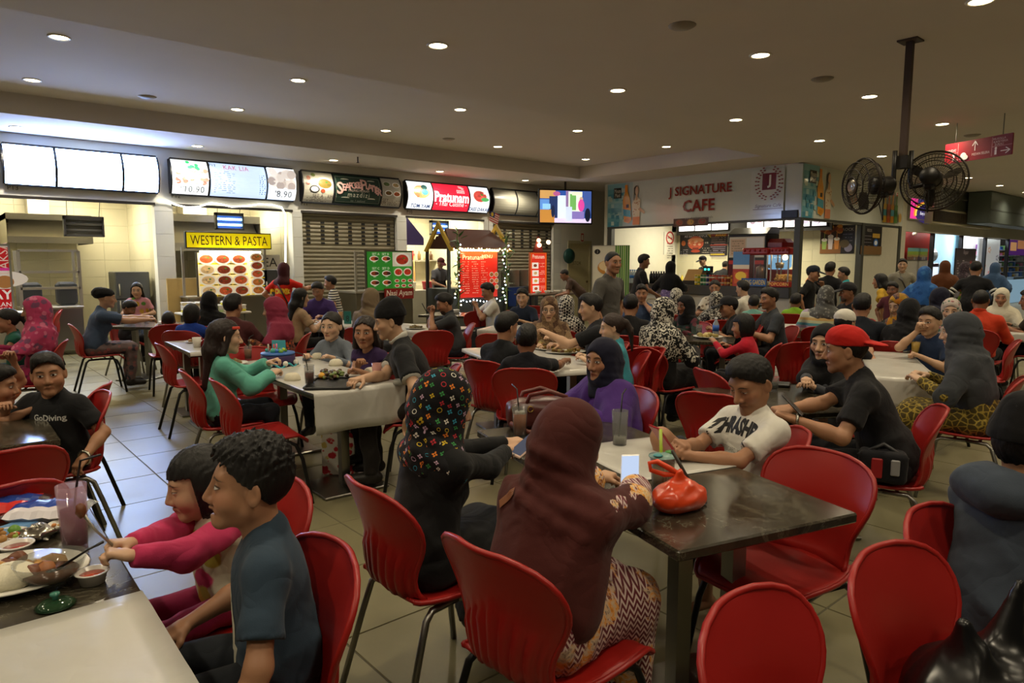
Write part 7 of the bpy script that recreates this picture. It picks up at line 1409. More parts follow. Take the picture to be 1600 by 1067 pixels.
t=thing('shared_platter','dark heap of grilled food in the middle of the cake table','food',on(520,591),heading(60));B().box((-.17,-.09,0),(.17,.09,.004),.002).build('leaf_liner',plain('#3a3a20',.5),t);b=B();random.seed(9)
for _ in range(60):b.mat(random.randrange(4)).ball((random.gauss(0,.07),random.gauss(0,.035),random.uniform(.01,.05)),(random.uniform(.012,.03),.016,.012),7,5,.25)
b.mat(4).ball((.02,-.085,.03),(.03,.025,.022),9,6,.1);b.build('food',[plain(c,.45,vary=.3,scale=80) for c in('#3a2a1c','#4e3a26','#5a4028','#6a7a3a','#d09a2a')],t)['kind']='stuff'
tray('black serving tray at the near end of the cake table',on(520,601),heading(86));tumbler('iced tea glass with black straw on the black tray',on(484,601,.752),.135,.036,'#5e2410',.62,ice=True,straw='#121212',sang=AZ+1.6);tumbler('empty pink tinted tumbler near the beanie man',on(589,596),.13,.034,'#c8524a',.12,'#f0b4ac',alpha=.5);tumbler('iced tea glass beyond the birthday cake',on(388,562),.12,.034,'#8f5a26',.75,straw='#151515')
lathe_thing('ashtray','round ridged glass ashtray at the table corner','ashtray',on(625,600),(('bowl',[(0,0),(.044,0),(.05,.012),(.05,.03),(.042,.032),(.038,.01),(0,.008)],glass('#c8c8c0',.1,.6),(0,0,0)),));plate('plate of noodles before the girl in teal',on(368,570),.10,['#6a5a30','#8a7040','#4a5a20'],12,seed=8)
t=thing('gift_bag','white paper bag with red flowers under the cake table','bag',atz(532,738,.024),AZ-PI/2+.05);B().box((-.12,-.06,0),(.12,.06,.31),.006).build('bag',cloth('#cfccc0','spots',('#b02a30','#b9a45a','#b02a30'),.8),t)
for y in(-.055,.055):B().tube([(-.06,y,.31),(-.035,y,.39),(.035,y,.39),(.06,y,.31)],.006,6).build('handle',plain('#d8d4c8',.6),t)
t=thing('floor_scrap','torn scrap of food litter on the floor by the cake table','scrap',atz(512,771,.002));B().cbox((0,0,.006),(.05,.02,.01),.003,.3).cbox((.05,.01,.004),(.03,.012,.006),.002,1.).build('scrap',plain('#7a4a2a',.7),t)
for i_,(px_,py_) in enumerate(((868,547),(885,552),(850,542))):plate(('long platter of grilled fish at the near side of the family table','platter of fried pieces beside the purple headscarf','platter of grilled chicken at the far side of the family table')[i_],on(px_,py_),.13,['#6a4420','#8a6a2a','#4a3418','#9a8a4a'],18,sx=1.5,rz=AZ-PI/2+.2*i_,seed=20+i_,h=.05)
t=thing('flask','pink red water flask held up over the family table','flask',on(872,531,.80));B().lathe([(0,0),(.04,0),(.048,.02),(.048,.07),(.034,.09),(.046,.12),(.04,.16),(.026,.175),(0,.176)],20).build('bottle',plain('#c85058',.12,trans=.5),t);B().lathe([(0,.176),(.028,.176),(.028,.20),(0,.205)],16).build('cap',plain('#3a1a1c',.4),t)
plate('plate of fried noodles before the boy in navy',on(826,512),.14,['#6a5a2a','#3a2f18','#8a7a3a'],12,seed=30);plate('foil tray of noodles before the bearded man',on(650,514),.14,['#6a5a2a','#4a3f1c'],10,seed=31)
tumbler('tall orange juice on the table with the tent card',on(532,503),.16,.038,'#d8902a',.9);t=thing('table_number','teal table number tent lettered 8','sign',on(544,506),heading(200)+PI);A=Art(.11,.17).rect(0,0,1,1,'#1f6a62').text('8',.5,.42,.085,'#0f2f2c',bold=.02);A.build('face',print_mat(.03),t,(0,-.012,.086));B().box((-.055,-.011,0),(.055,0,.172),.002).build('card',plain('#1f6a62',.4),t)
tumbler('clear plastic cup of orange drink beside the turban woman',on(292,508),.12,.036,'#c87a5a',.6);t=thing('bowl_box','open food box on the turban table','box',on(262,506));B().cbox((0,0,.02),(.2,.14,.04),.01).build('box',plain('#c8c0b4',.4),t);t=thing('mug','white paper cup on the small white table','cup',on(308,543));B().lathe([(0,0),(.032,0),(.042,.1),(.039,.1),(.03,.006),(0,.006)],20).build('cup',plain('#d8d4c8',.4),t);plate('small plate of salad beside the paper cup',on(303,536),.09,['#5a6a2a','#8a5a2a','#c8b080'],9,seed=33)
plate('round plate of rice by the water bottle',on(1106,528),.16,['#b8a060','#8a7a3a','#c8b88a'],14,seed=34,h=.04);t=thing('water_bottle','clear water bottle with blue label beside the cap man','bottle',on(1118,524));B().lathe([(0,0),(.034,0),(.036,.012),(.036,.13),(.016,.17),(.016,.185),(0,.185)],18).build('bottle',plain('#c8d4dc',.1,trans=.6),t);B().lathe([(.0368,.05),(.0368,.12)],18).build('label_band',plain('#2a5aae',.4),t);B().lathe([(0,.185),(.018,.185),(.018,.205),(0,.206)],12).build('cap',plain('#d8dce0',.4),t);tumbler('dark drink glass before the woman in the black headscarf',on(1092,525),.13,.036,'#3a3f3a',.7)
t=thing('handbag','beige rounded handbag on the table behind the floral scarf','handbag',on(1017,490),AZ-PI/2);B().cbox((0,0,.085),(.26,.10,.17),.05).build('body',plain('#b0a47c',.5),t);B().tube([(-.08,0,.16),(-.06,0,.24),(.06,0,.24),(.08,0,.16)],.008,6).build('handle',plain('#8a7a52',.5),t)
tumbler('milky iced drink beside the yellow juice',on(1416,552),.15,.036,'#a8a894',.85);t=thing('juice_glass','footed glass of yellow juice with straw','glass',on(1429,562));B().lathe([(0,0),(.032,0),(.030,.006),(.007,.012),(.007,.03),(.024,.045),(.040,.16),(.037,.16),(.02,.05),(0,.045)],22).build('glass',glass('#f0ecd8',.04,.3),t);B().lathe([(0,.046),(.021,.05),(.036,.152),(0,.154)],20).build('juice',plain('#d8ac1c',.3),t);B().tube([(0,0,.05),(.012,.01,.16),(.025,.02,.21)],.0035,6).build('straw',plain('#222',.4),t)
for i_,(px_,py_) in enumerate(((1484,522),(1536,514),(1425,524))):plate(('plate of fried food behind the grey headscarf','far plate before the man in orange red','far plate before the orange headscarf woman')[i_],on(px_,py_),.13,['#b8742a','#8a5a2a','#c89a5a'],10,seed=40+i_)
tumbler('small dark glass near the red cap man',on(1208,610),.09,.036,'#2a2a26',.6);t=thing('wallet','black wallet beside the red cap man','wallet',on(1212,606));B().cbox((0.1,0,.012),(.12,.09,.022),.006,.4).build('leather',plain('#141414',.4),t)
tumbler('clear tumbler on the white shirt man table',on(742,489),.14,.034,'#b8b4a4',.4);plate('white bowl of soup before the man in the white shirt',on(735,492),.09,['#8a5a3a','#5a7a3a'],6,seed=50);t=thing('tissue_pack','white tissue pack on the white shirt man table','tissue',on(712,489));B().cbox((0,0,.03),(.12,.08,.06),.01).build('pack',plain('#c8c8c4',.5),t)
plate('far dish on the table before the cafe counter',on(1150,474.5),.12,['#c8742a','#b8863a'],8,seed=51)
PEOPLE=[];CH=0
def P(short,desc,px,topy,dep,face,**k):
 """short: who it is, for labels of what belongs to them; look: what else the photo shows of them"""
 lab=(short+" "+desc).strip();p=Person(short,lab,px,topy,dep,face,**k).build();PEOPLE.append(p)
 if not p.stand and p.chair:
  rz=p.rz if not p.chair_face else heading(p.chair_face);f=V(-math.sin(rz),math.cos(rz),0)
  chair('red plastic chair under the '+short,p.loc+f*.05,rz,'grey' if len(PEOPLE)%3==0 else 'black')
 return p
C=cloth;K='#16171a'
boy=P('boy with spiky hair and navy t-shirt','in profile with open mouth',398,684,1.72,272,kid=True,hair='spiky',skin='m',top=C('#2f3f4f'),bottom=C('#1c2026'),mouth=.007,w=1.12,chair=False,head=(2,-4,0),lean=4,R=('p',292,975,.60),L=(-.30,.12,.47),curl=.45,fold=.7)
decal(boy.shirt,'i',boy.chest+boy.f*.1-boy.r*.03-boy.u*.08,boy.r,boy.u,.16,'#c9c6b4',out=boy.f-boy.r*.5,bold=.05,name='print');decal(boy.shirt,'z',boy.chest+boy.f*.1-boy.r*.04-boy.u*.19,boy.r,boy.u,.08,'#c9c6b4',out=boy.f-boy.r*.5,bold=.04,name='print')
girl=P('young girl in pink sleeved flower top','holding a fork with both hands',300,698,2.08,246,sex='f',kid=True,hair='bob',skin='l',top=C('#d8d2bc','spots',('#c9a03a','#c23a6a','#b8a84a'),.45),sleeve='none',bottom=C('#8a2048'),head=(-20,12,0),lean=8,L=('p',203,868,.80),R=('p',172,862,.81),curl=.85,dirL=(.3,.8,.35),dirR=(-.1,.8,.3),eye=.55)
F_=Field(girl.nb-.5,girl.nb+V(.5,.5,.2),.009)
for S_,E_,W_,sg_ in girl.arms:F_.cone(S_,E_,.047,.043,.02);F_.cone(E_,W_,.043,.030,.02,cut=.97)
F_.folds(.006,40,3);me_,_q=F_.mesh('sleeves');link('sleeve',me_,girl.root,C('#b8325c'))
fk=thing('fork','fork with a bite of meat held up by the girl','fork',girl.to_world(girl.arms[1][2]+V(-.02,.06,.03)),girl.rz);B().tube([(0,-.02,-.03),(.01,.03,.04),(.02,.05,.085)],[.004,.003,.005],7).build('handle',STEEL,fk);B().ball((.02,.055,.095),(.015,.012,.02),9,7,.15).build('meat',plain('#6a3a1c',.5,vary=.3,scale=60),fk)
lv=P('woman in the black scarf with coloured emblems','and black long sleeved dress with phone',704,578,2.45,56,sex='f',scarf=C('#101014','emblems',('#d8d4c8','#c8aa2a','#b8303a','#3a9ab8','#3a8a4a','#d87a2a','#c0a0b8'),1.0),scarf_len=.21,skin='l',top=C('#0f1012'),sleeve='long',bottom=C('#0e0f11'),legs='skirt',w=1.15,head=(-10,16,0),lean=9,R=('p',808,700,.80),L=('p',818,690,.82),palm=((0,-.3,1),(0,-.3,1)),curl=.6)
phone('phone in the hand of the woman with the emblem scarf',atz(822,695,.84),(.5,.1,heading(50)),'#3a4a6a',.5,'#c8a898')
br=P('woman in the long brown headscarf','seen from behind with zigzag and flower print dress',905,626,2.02,34,sex='f',scarf=C('#4a201d'),scarf_len=.56,skin='l',top=C('#6a2a38','zig',('#c8b4b0','#5a1c20','#d8922a','#e0c8a0'),1.0),sleeve='wide',bottom=C('#5a2228','zig',('#b8a49c','#4a1c20','#c8822a','#b8a48a'),.8),legs='skirt',w=1.2,head=(-8,22,0),lean=14,R=('p',1020,742,.80),L=('p',965,740,.80),elbow=(None,(1.0,-.3,-.25)),fold=1.2,chair_face=40)
decal(br.scarf_o,([(0,0),(3.2,0),(3.2,1),(0,1)],[(0,1,2,3)],3.2),br.nb-br.u*.055-br.r*.115-br.f*.1,br.r*.8+br.u*.5,br.u*.8-br.r*.5,.028,plain('#8a5a3a',.4),out=-br.f+br.u*.35-br.r*.2,name='bag_strap',depth=.004)
th=P('young man in the white printed t-shirt','slouching over a red phone with one knee raised',1163,558,2.95,228,hair='short',skin='m',top=C('#d8d5cc'),bottom=C('#20242c'),legs='shorts',bare=True,head=(6,26,0),lean=-2,eye=.35,w=1.05,R=(.02,.34,.80),L=(-.04,.36,.77),curl=.7,palm=((0,-.6,.6),(0,-.6,.6)),knees=(None,((.16,.36,.80),(.13,.30,.40))),beard=.15,chair_face=262)
decal(th.shirt,'THRASHER',th.chest+th.f*.12+th.u*.03,th.r,th.u,.075,'#141414',out=th.f,bold=.06,shear=.08,maxlen=.25,arch=.03);decal(th.shirt,'SKATEBOARD MAGAZINE',th.chest+th.f*.12-th.u*.05,th.r,th.u,.022,'#8a8880',out=th.f,maxlen=.22)
phone('red phone held by the man in the white printed t-shirt',th.to_world(V(.0,.47,.845)),(.9,0,th.rz),'#20242c',.25,'#a01c24')
rc=P('man in the red backwards cap','and black t-shirt leaning on the table with a phone',1322,510,3.6,268,hair='short',hat='capback',hatc='#b81c14',skin='m',top=C('#121215'),bottom=C('#15161b'),head=(0,6,0),lean=22,w=1.08,L=('p',1240,655,.78),R=('p',1228,640,.80),curl=.8,palm=((0,-.3,.9),(0,-.3,.9)),beard=.25,elbow=((-.6,.1,-.9),None))
phone('phone held by the man in the red cap',atz(1238,632,.85),(.8,0,rc.rz),'#5a4a3a',.3,'#1a1a1a');B().tube([rc.arms[0][2]+V(.03*math.cos(a),0,.03*math.sin(a))-(rc.arms[0][2]-rc.arms[0][1])*.08 for a in[k*PI/6 for k in range(12)]],.008,6,True).build('wristwatch',metal('#b8b4a8',.25),rc.root)
pk=thing('waist_pouch','black and red waist pouch beside the man in the red cap','bag',rc.to_world(V(-.20,.05,.50)),rc.rz);F_=Field((-.12,-.14,-.06),(.12,.14,.2),.008);F_.box((0,0,.06),(.06,.11,.08),np.eye(3),.03);F_.folds(.006,30,2);me_,_q=F_.mesh('pouch');link('pouch',me_,pk,C('#15151a'));B().cbox((-.062,.03,.06),(.012,.05,.10),.005).build('red_flap',plain('#9a1c20',.5),pk);B().cbox((-.064,-.05,.07),(.012,.04,.08),.005).build('grey_flap',plain('#8a8a8c',.5),pk);B().tube([(0,-.11,.1),(0,0,.17),(0,.11,.1)],.012,6).build('strap',plain('#2a2a2c',.5),pk)
ho=P('person in the blue grey hooded sweatshirt','cut by the right edge seen from behind',1630,640,1.95,42,hair='short',skin='m',top=C('#39424f'),sleeve='long',bottom=C('#121318'),w=1.35,head=(-25,10,0),lean=8,fold=1.3,chair=False,hat='beanie',hatc='#0f0f12')
F_=Field(ho.nb-.2,ho.nb+.2,.009);F_.ball(ho.nb-ho.f*.06+ho.u*.0,(.135,.105,.075),np.stack([ho.r,ho.f,ho.u],1));F_.ball(ho.nb+ho.u*.05+ho.f*.01,(.085,.085,.07),None,.01,True);F_.folds(.009,26,6);me_,_q=F_.mesh('hood');link('hood',me_,ho.root,C('#3d4653'))
pu=P('woman in the navy scarf and purple shawl','looking away to the left',942,528,3.83,236,sex='f',scarf=C('#15162a'),scarf_len=.16,skin='m',top=C('#4c2a7c'),sleeve='wide',bottom=C('#14161f','spots',('#3a4a5a',)),legs='skirt',w=1.15,head=(16,4,0),lean=4)
F_=Field(pu.nb-V(.45,.4,.62),pu.nb+V(.45,.4,.1),.010);R_=np.stack([pu.r,pu.f,pu.u],1);F_.ball(pu.nb-pu.u*.10,V(.20,.145,.12),R_,.05);F_.ball(pu.nb-pu.u*.27,V(.225,.165,.22),R_,.06)
for S_,E_,W_,sg_ in pu.arms:F_.cone(S_,E_,.074,.095,.05)
F_.half(pu.nb-pu.u*.40,-pu.u,.01);F_.ball(pu.nb+pu.f*.21-pu.u*.05,V(.062,.14,.40),R_,.02,True);F_.folds(.009,22,3,dirs=[(1,0,.1),(0,1,.1),(.7,.7,0)]);me_,_q=F_.mesh('shawl');link('shawl',me_,pu.root,C('#482a74'))
gd=P('boy in the black t-shirt with white print','turning to look right',70,550,3.62,222,kid=True,hair='short',skin='m',top=C(K),bottom=C('#101114'),head=(38,2,4),lean=6,w=1.3,L=(-.26,.16,.56),R=('p',8,640,.80),curl=.6,chair_face=262,look=.002)
decal(gd.shirt,'GoDiving',gd.chest+gd.f*.13-gd.r*.03,gd.r,gd.u,.042,'#c8c8c4',out=gd.f,bold=.02,maxlen=.20);decal(gd.shirt,'Asia',gd.chest+gd.f*.13-gd.u*.052-gd.r*.02,gd.r,gd.u,.022,'#3a6ab8',out=gd.f,bold=.03);B().tube([gd.arms[0][2]+V(.034*math.cos(a),0.0,.034*math.sin(a)) for a in[k*PI/6 for k in range(12)]],.008,6,True).build('wristwatch',metal('#b8b4a8',.25),gd.root)
P('boy at the left edge behind the black t-shirt','with a hand raised to his ear',-4,570,3.75,110,kid=True,hair='short',skin='m',top=C('#b06a3a'),L=(-.12,.1,1.02),R=(.2,.3,.80),curl=.8,elbow=((-.9,.5,-.3),None))
P('small girl with a ponytail at the left edge','in a green dress',8,482,6.6,268,sex='f',kid=True,hair='pony',skin='m',top=C('#1f5a4a'),bottom=C('#1f4a40'),legs='skirt',sleeve='cap')
P('woman in the bright pink flowered headscarf','and magenta dress facing left',52,463,6.3,278,sex='f',scarf=C('#b8406a','spots',('#7a4a6a','#d07090'),.9),scarf_len=.3,top=C('#8a1c48','spots',('#4a1430','#6a1838'),.7),sleeve='long',bottom=C('#8a1c48','spots',('#4a1430',),.7),legs='skirt',lean=-4)
P('woman in the black turban','and blue grey shirt reaching across the table',166,449,8.3,84,sex='f',hair=None,hat='turban',hatc='#0e0e10',skin='l',top=C('#3c4c64'),sleeve='short',bottom=C('#6a5a5a','spots',('#3a3a44','#8a5a5a'),.8),lean=14,L=(-.05,.62,.88),R=(.08,.60,.86),w=1.1)
P('little girl with long hair in pink','standing behind the turban table',213,441,10.2,188,sex='f',kid=True,stand=True,hair='long',skin='l',top=C('#c88a94','spots',('#c8a03a','#5a8a3a'),.6),bottom=C('#5a6a8a'),L=(-.1,.2,.8),R=(.1,.2,.8))
P('small boy bending over the turban table','with black hair',207,470,9.7,110,kid=True,skin='d',top=C('#2a2a30'),head=(0,30,0));P('toddler seen from behind at the turban table','with black hair',262,487,8.3,355,kid=True,skin='d',top=C('#9a8a8a'),head=(0,16,0))
P('woman in the plain black headscarf','seated with her back turned near the meal boxes',327,455,8.1,12,sex='f',scarf=C('#0d0d10'),scarf_len=.34,top=C('#0f0f12'),sleeve='long',legs='skirt');P('small child in blue','beside the plain black headscarf',300,474,7.6,30,kid=True,skin='d',top=C('#1c3f9a'),hair='bob')
P('man in the maroon shirt','seated with his back to the viewer',363,459,6.9,25,top=C('#4a2426'),bottom=C('#4a4640'),w=1.2,head=(-10,4,0));P('woman in the rose headscarf','and brown floral top facing left',424,464,7.0,282,sex='f',scarf=C('#8a3048'),scarf_len=.26,top=C('#6a3a2a','spots',('#a8682a','#2a2420','#b8502a'),1.1),sleeve='long',legs='skirt',lean=10,skin='l',head=(0,12,0))
tl=P('girl with long hair in the teal cardigan','sitting upright in profile',352,498,4.75,80,sex='f',hair='long',hc='#1c100d',skin='f',top=C('#5aa392'),sleeve='wide',bottom=C('#14171f'),L=(-.06,.36,.84),R=(.1,.34,.78),lean=4,curl=.7,head=(0,6,0),fold=1.5,shoe='#c8c4c0');B().cbox(tuple(tl.hp((.078,.05,.075))),(.012,.05,.02),.004).build('hair_clip',plain('#d84a3a',.4),tl.root)
P('woman in red with a dark red headscarf','standing and reaching out at the western stall',444,410,11.3,28,sex='f',stand=True,scarf=C('#3c1418'),scarf_len=.2,top=C('#c2200f'),sleeve='short',bottom=C('#8a1c14'),R=(.35,.42,1.18),L=(-.2,.1,.9));ws_=PEOPLE[-1];decal(ws_.shirt,'FOOD',ws_.P+ws_.u*.24-ws_.f*.12,-ws_.r,ws_.u,.10,'#d8b01c',out=-ws_.f,bold=.08);B().tube([ws_.SL+ws_.u*.05,ws_.chest-ws_.f*.135,ws_.P+ws_.r*.16-ws_.f*.09],.014,6).build('bag_strap',plain('#3a1c18',.5),ws_.root)
P('woman in the beige blouse with long hair','seen from behind at the tent card table',470,450,8.9,62,sex='f',hair='long',skin='l',top=C('#a48a6c'),sleeve='short',bottom=C(K),lean=10,head=(0,6,0));P('man in the purple shirt','looking down at the tent card table',494,441,10.1,196,skin='m',top=C('#3f2c66'),head=(-10,26,0),eye=.4,lean=10);P('boy in the black and white striped shirt','standing and facing left',515,430,11.0,280,kid=True,stand=True,top=C('#c8c4b8','bands',('#c8c4b8','#24242a'),5.0),bottom=C('#1c1c20'))
P('woman in the taupe headscarf','with her back turned by the chicken rice cart',581,450,7.9,32,sex='f',scarf=C('#7a6a54'),scarf_len=.3,top=C('#6a5a48'),sleeve='long',legs='skirt')
P('girl in the grey sweater','with tied hair at the cake table',517,487,5.85,212,sex='f',hair='pony',hc='#15100d',skin='f',top=C('#6d7580'),sleeve='long',bottom=C('#22242a'),lean=8,head=(4,4,0));P('woman in the purple ruffled sleeveless top','looking at the viewer at the cake table',570,493,5.15,224,sex='f',hair='long',hc='#1c120d',skin='m',top=C('#33204a'),sleeve='cap',bottom=C('#1a1a1e'),lean=10,head=(30,2,0),R=('p',560,570,.82),curl=.7,w=.95)
bm_=P('man in the black beanie and black polo shirt','leaning over the cake table',604,474,4.78,274,hat='beanie',hatc='#0e0e11',skin='l',top=C('#17181b'),bottom=C('#1e1a17'),lean=22,head=(6,12,0),collar='#c8c6be',w=1.12,R=('p',565,592,.79),L=(-.26,.12,.52),eye=.7)
for S_,E_,W_,sg_ in bm_.arms:q_=S_+(E_-S_)*.72;B().tube([S_+(E_-S_)*.66,S_+(E_-S_)*.745],.066,18).build('sleeve_band',C('#c4c2ba'),bm_.root)
gp=P('bearded man in the dark grey polo shirt','reading a phone held at his chin',690,458,8.1,266,skin='m',top=C('#33363a'),bottom=C('#1f242e'),beard=.9,head=(0,22,0),eye=.4,lean=10,w=1.15,R=(.04,.26,.98),L=(-.02,.28,.97),curl=.8,palm=((0,-1,.2),(0,-1,.2)),collar='#33363a');phone('phone held up by the bearded man',gp.to_world(V(.0,.36,1.03)),(1.1,0,gp.rz),'#20242c',.2)
wt=P('man in the white t-shirt with a phone','seated before the Thai kiosk',759,442,10.25,258,skin='m',top=C('#d4d2ca'),bottom=C('#2a2a30'),head=(4,20,0),eye=.4,lean=8,R=(.05,.3,.93),L=(-.05,.3,.92),curl=.8,w=1.05);phone('phone of the man in the white t-shirt',wt.to_world(V(0,.40,.97)),(.9,0,wt.rz),'#20242c',.2)
ck=P('cook with a dark red cap and black apron','frying in the third open stall',690,403,16.6,150,stand=True,hat='cap',hatc='#4a1a1c',skin='m',top=C('#5a5a5e'),bottom=C('#15151a'),L=(-.1,.32,1.02),R=(.12,.34,1.02),head=(0,24,0));F_=Field((-.3,-.3,.4),(.3,.35,1.4),.02);F_.ball((0,.035,.85),(.185,.135,.44));F_.half((0,.02,0),(0,-1,0),.01);F_.half((0,0,1.22),(0,0,1),.01);F_.half((0,0,.5),(0,0,-1),.01);me_,_q=F_.mesh('apron');link('apron',me_,ck.root,C('#121215'))
P('boy in the black jersey with side stripes','seen from behind at the family table',793,487,5.32,38,kid=True,top=C('#15181c'),w=1.15,head=(-12,10,0),skin='m');nb_=P('small boy with blue shirt print','seen from behind at the family table',823,506,5.0,4,kid=True,top=C('#12141c'),R=('p',905,560,.79),skin='d');decal(nb_.shirt,'GoDiving',nb_.chest-nb_.f*.12,-nb_.r,nb_.u,.05,'#24408a',out=-nb_.f,bold=.04)
P('boy in navy at the white covered table','looking aside',816,450,9.4,206,skin='l',top=C('#1b2434'),head=(14,8,0),bottom=C(K));fg=P('woman in glasses and brown patterned scarf','facing the viewer',858,463,6.7,182,sex='f',scarf=C('#6a5038','blotch',('#5a4030','#9a8060','#4a3428'),1.8),scarf_len=.28,skin='f',top=C('#8a7a5c'),sleeve='long',legs='skirt',eye=.85,mouth=.003,L=(-.06,.32,.84))
for sg_ in(-1,1):c_=fg.hp((sg_*.032,.098,.006));B().tube([c_+fg.HR@V(.024*math.cos(a),0,.018*math.sin(a)) for a in[k*PI/8 for k in range(16)]],.0022,5,True).build('spectacle_rim',plain('#1a1a1a',.3),fg.root)
P('woman in the black and white checked scarf','turned away behind the glasses woman',886,461,7.7,18,sex='f',scarf=C('#c8c4ba','check',('#15151a',),1.0),scarf_len=.3,top=C('#1a1a1e'),sleeve='long');am=P('man in black stretching out his arm','toward the glasses woman',922,458,6.2,266,skin='l',top=C('#15161a'),bottom=C('#15161a'),lean=8,L=(-.05,.50,.93),R=(.1,.40,.80),w=1.1);P('little girl in cyan with a tied tuft of hair','facing left',955,489,5.6,266,sex='f',kid=True,hair='pony',hc='#2a1c16',skin='f',top=C('#3f98a8'),head=(0,8,0))
gt=P('man in the grey t-shirt','walking past and looking right',958,392,7.4,122,stand=True,skin='m',top=C('#55534f'),bottom=C('#1c1e24'),w=1.12,head=(-22,2,0),hair='crop',R=(.24,.16,.88),L=(-.26,.02,.86));P('man in the plain black shirt','seen from behind by the beige handbag',986,458,7.1,8,top=C('#121215'),w=1.15,hair='crop');P('small boy resting his face on his hand','facing the viewer by the beige handbag',1003,444,9.4,182,kid=True,skin='m',top=C('#3a4a6a'),L=(-.05,.12,1.0),elbow=((-.8,.5,-.6),None))
P('man in the black t-shirt at the cafe counter','standing in profile',1007,397,12.2,78,stand=True,skin='d',top=C('#131316'),bottom=C('#15161a'),L=(-.1,.35,1.0),R=(.15,.3,1.0));P('woman in the lilac top and black scarf','standing at the cafe till',1049,408,13.2,28,sex='f',stand=True,scarf=C('#0e0e11'),scarf_len=.36,top=C('#6a5a86','spots',('#8a7aa0','#54466e'),1.2),sleeve='long',bottom=C('#5a4a70'),legs='skirt',R=(.2,.35,1.05))
P('cafe worker in a black cap','standing behind the till',1097,400,18.3,240,stand=True,hat='cap',hatc='#15131a',skin='l',top=C('#17171a'),bottom=C(K),head=(0,16,0));P('cafe worker bending with her back turned','in black behind the counter',1134,408,19.1,30,stand=True,skin='m',top=C('#17171a'),bottom=C(K),lean=28,hat='cap',hatc='#2a2420',w=1.2)
P('large woman in the black and white floral scarf','and black robe seen from behind',1040,464,6.1,42,sex='f',scarf=C('#101012','bold',('#c8c4b8',),1.3),scarf_len=.34,top=C('#0f0f12'),sleeve='wide',legs='skirt',bottom=C('#0f0f12'),w=1.3,lean=4);P('woman in the black scarf and dark floral robe','facing left by the water bottle',1070,461,8.2,226,sex='f',scarf=C('#121215'),scarf_len=.2,skin='d',top=C('#24302a','spots',('#5a2a34',),.8),sleeve='long');P('woman in the small black and white print scarf','with her back turned before the cafe',1057,450,9.8,4,sex='f',scarf=C('#c4c0b4','bold',('#121216',),1.5),scarf_len=.3,top=C('#3a3a40'),sleeve='long')
P('woman in the patterned white blouse','facing the viewer before the cafe counter',1117,437,11.0,186,sex='f',hair='bun',skin='m',top=C('#c8c2b4','spots',('#2a2420','#8a7a6a'),.8),head=(0,12,0));P('woman in grey with a black and white scarf','bending forward before the cafe counter',1119,455,9.0,350,sex='f',scarf=C('#141416','bold',('#b8b4a8',),1.6),scarf_len=.24,top=C('#7a766c'),sleeve='long',lean=12);P('man in the black cap','leaning over the round plate',1138,463,7.95,262,hat='cap',hatc='#1b1c20',skin='m',top=C('#16171a'),lean=14,head=(6,8,0),beard=.3);P('girl in the bright red top','with straight black hair facing left',1160,489,6.3,282,sex='f',kid=True,hair='bob',skin='m',top=C('#b81c30'),sleeve='long',lean=10,L=(0,.35,.82))
P('man in the plain white t-shirt','turned away before the cafe counter',1160,438,10.6,300,skin='l',top=C('#c8c4b8'),w=1.2,lean=12,bottom=C(K));P('small child in pale teal','seen from behind',1178,461,9.9,355,kid=True,skin='m',top=C('#6fa89c'));P('man in the dark grey shirt','looking left at the far white table',1202,449,7.8,250,skin='m',top=C('#34383e'),w=1.15,head=(12,6,0));P('man in brown bending over the prep table','by the cream door',878,421,15.0,268,stand=True,skin='d',hair='crop',top=C('#46352c'),bottom=C('#2a2420'),lean=42,head=(0,30,0),L=(-.1,.5,.86),R=(.1,.5,.86))
P('child in lime green','seen from behind at the far white table',1244,458,9.95,10,kid=True,skin='d',top=C('#7aa82a'));P('large person in the pastel striped shirt','and grey head cloth seen from behind',1292,446,8.0,4,sex='m',scarf=C('#5a5a58','spots',('#8a8a84',),2.0),scarf_len=.10,top=C('#b8c4a0','bands',('#c8c8b4','#a89ab0','#5a9aa0','#c4c8a0','#c8a86a','#c8c8b4'),1.0),w=1.35);P('man in the dark cap and black shirt','standing in profile by the popcorn',1272,415,11.0,104,stand=True,hat='cap',hatc='#1c2430',skin='m',top=C('#131316'),bottom=C('#131316'),L=(-.05,.22,1.2));P('person in black with short hair','standing with back turned by the popcorn',1298,409,11.6,20,stand=True,top=C('#121215'),bottom=C('#121215'));P('child in turquoise','standing by the cafe side opening',1318,417,12.2,275,kid=True,stand=True,top=C('#1f8f94'),bottom=C(K))
P('man with a moustache in a dark cap','behind the striped shirt',1325,441,8.8,236,hat='cap',hatc='#1f1f22',skin='d',top=C('#18191c'),w=1.15,beard=.8,head=(-10,6,0));ny=P('man in the dark navy shirt with small white print','seen from behind',1348,458,6.8,6,top=C('#141a24'),w=1.25);decal(ny.shirt,'Kolej Komuniti',ny.chest-ny.f*.12-ny.u*.02,-ny.r,ny.u,.03,'#9aa4b4',out=-ny.f,maxlen=.2);decal(ny.shirt,'Jabatan Perkhidmatan',ny.chest-ny.f*.12-ny.u*.075,-ny.r,ny.u,.022,'#9aa4b4',out=-ny.f,maxlen=.28)
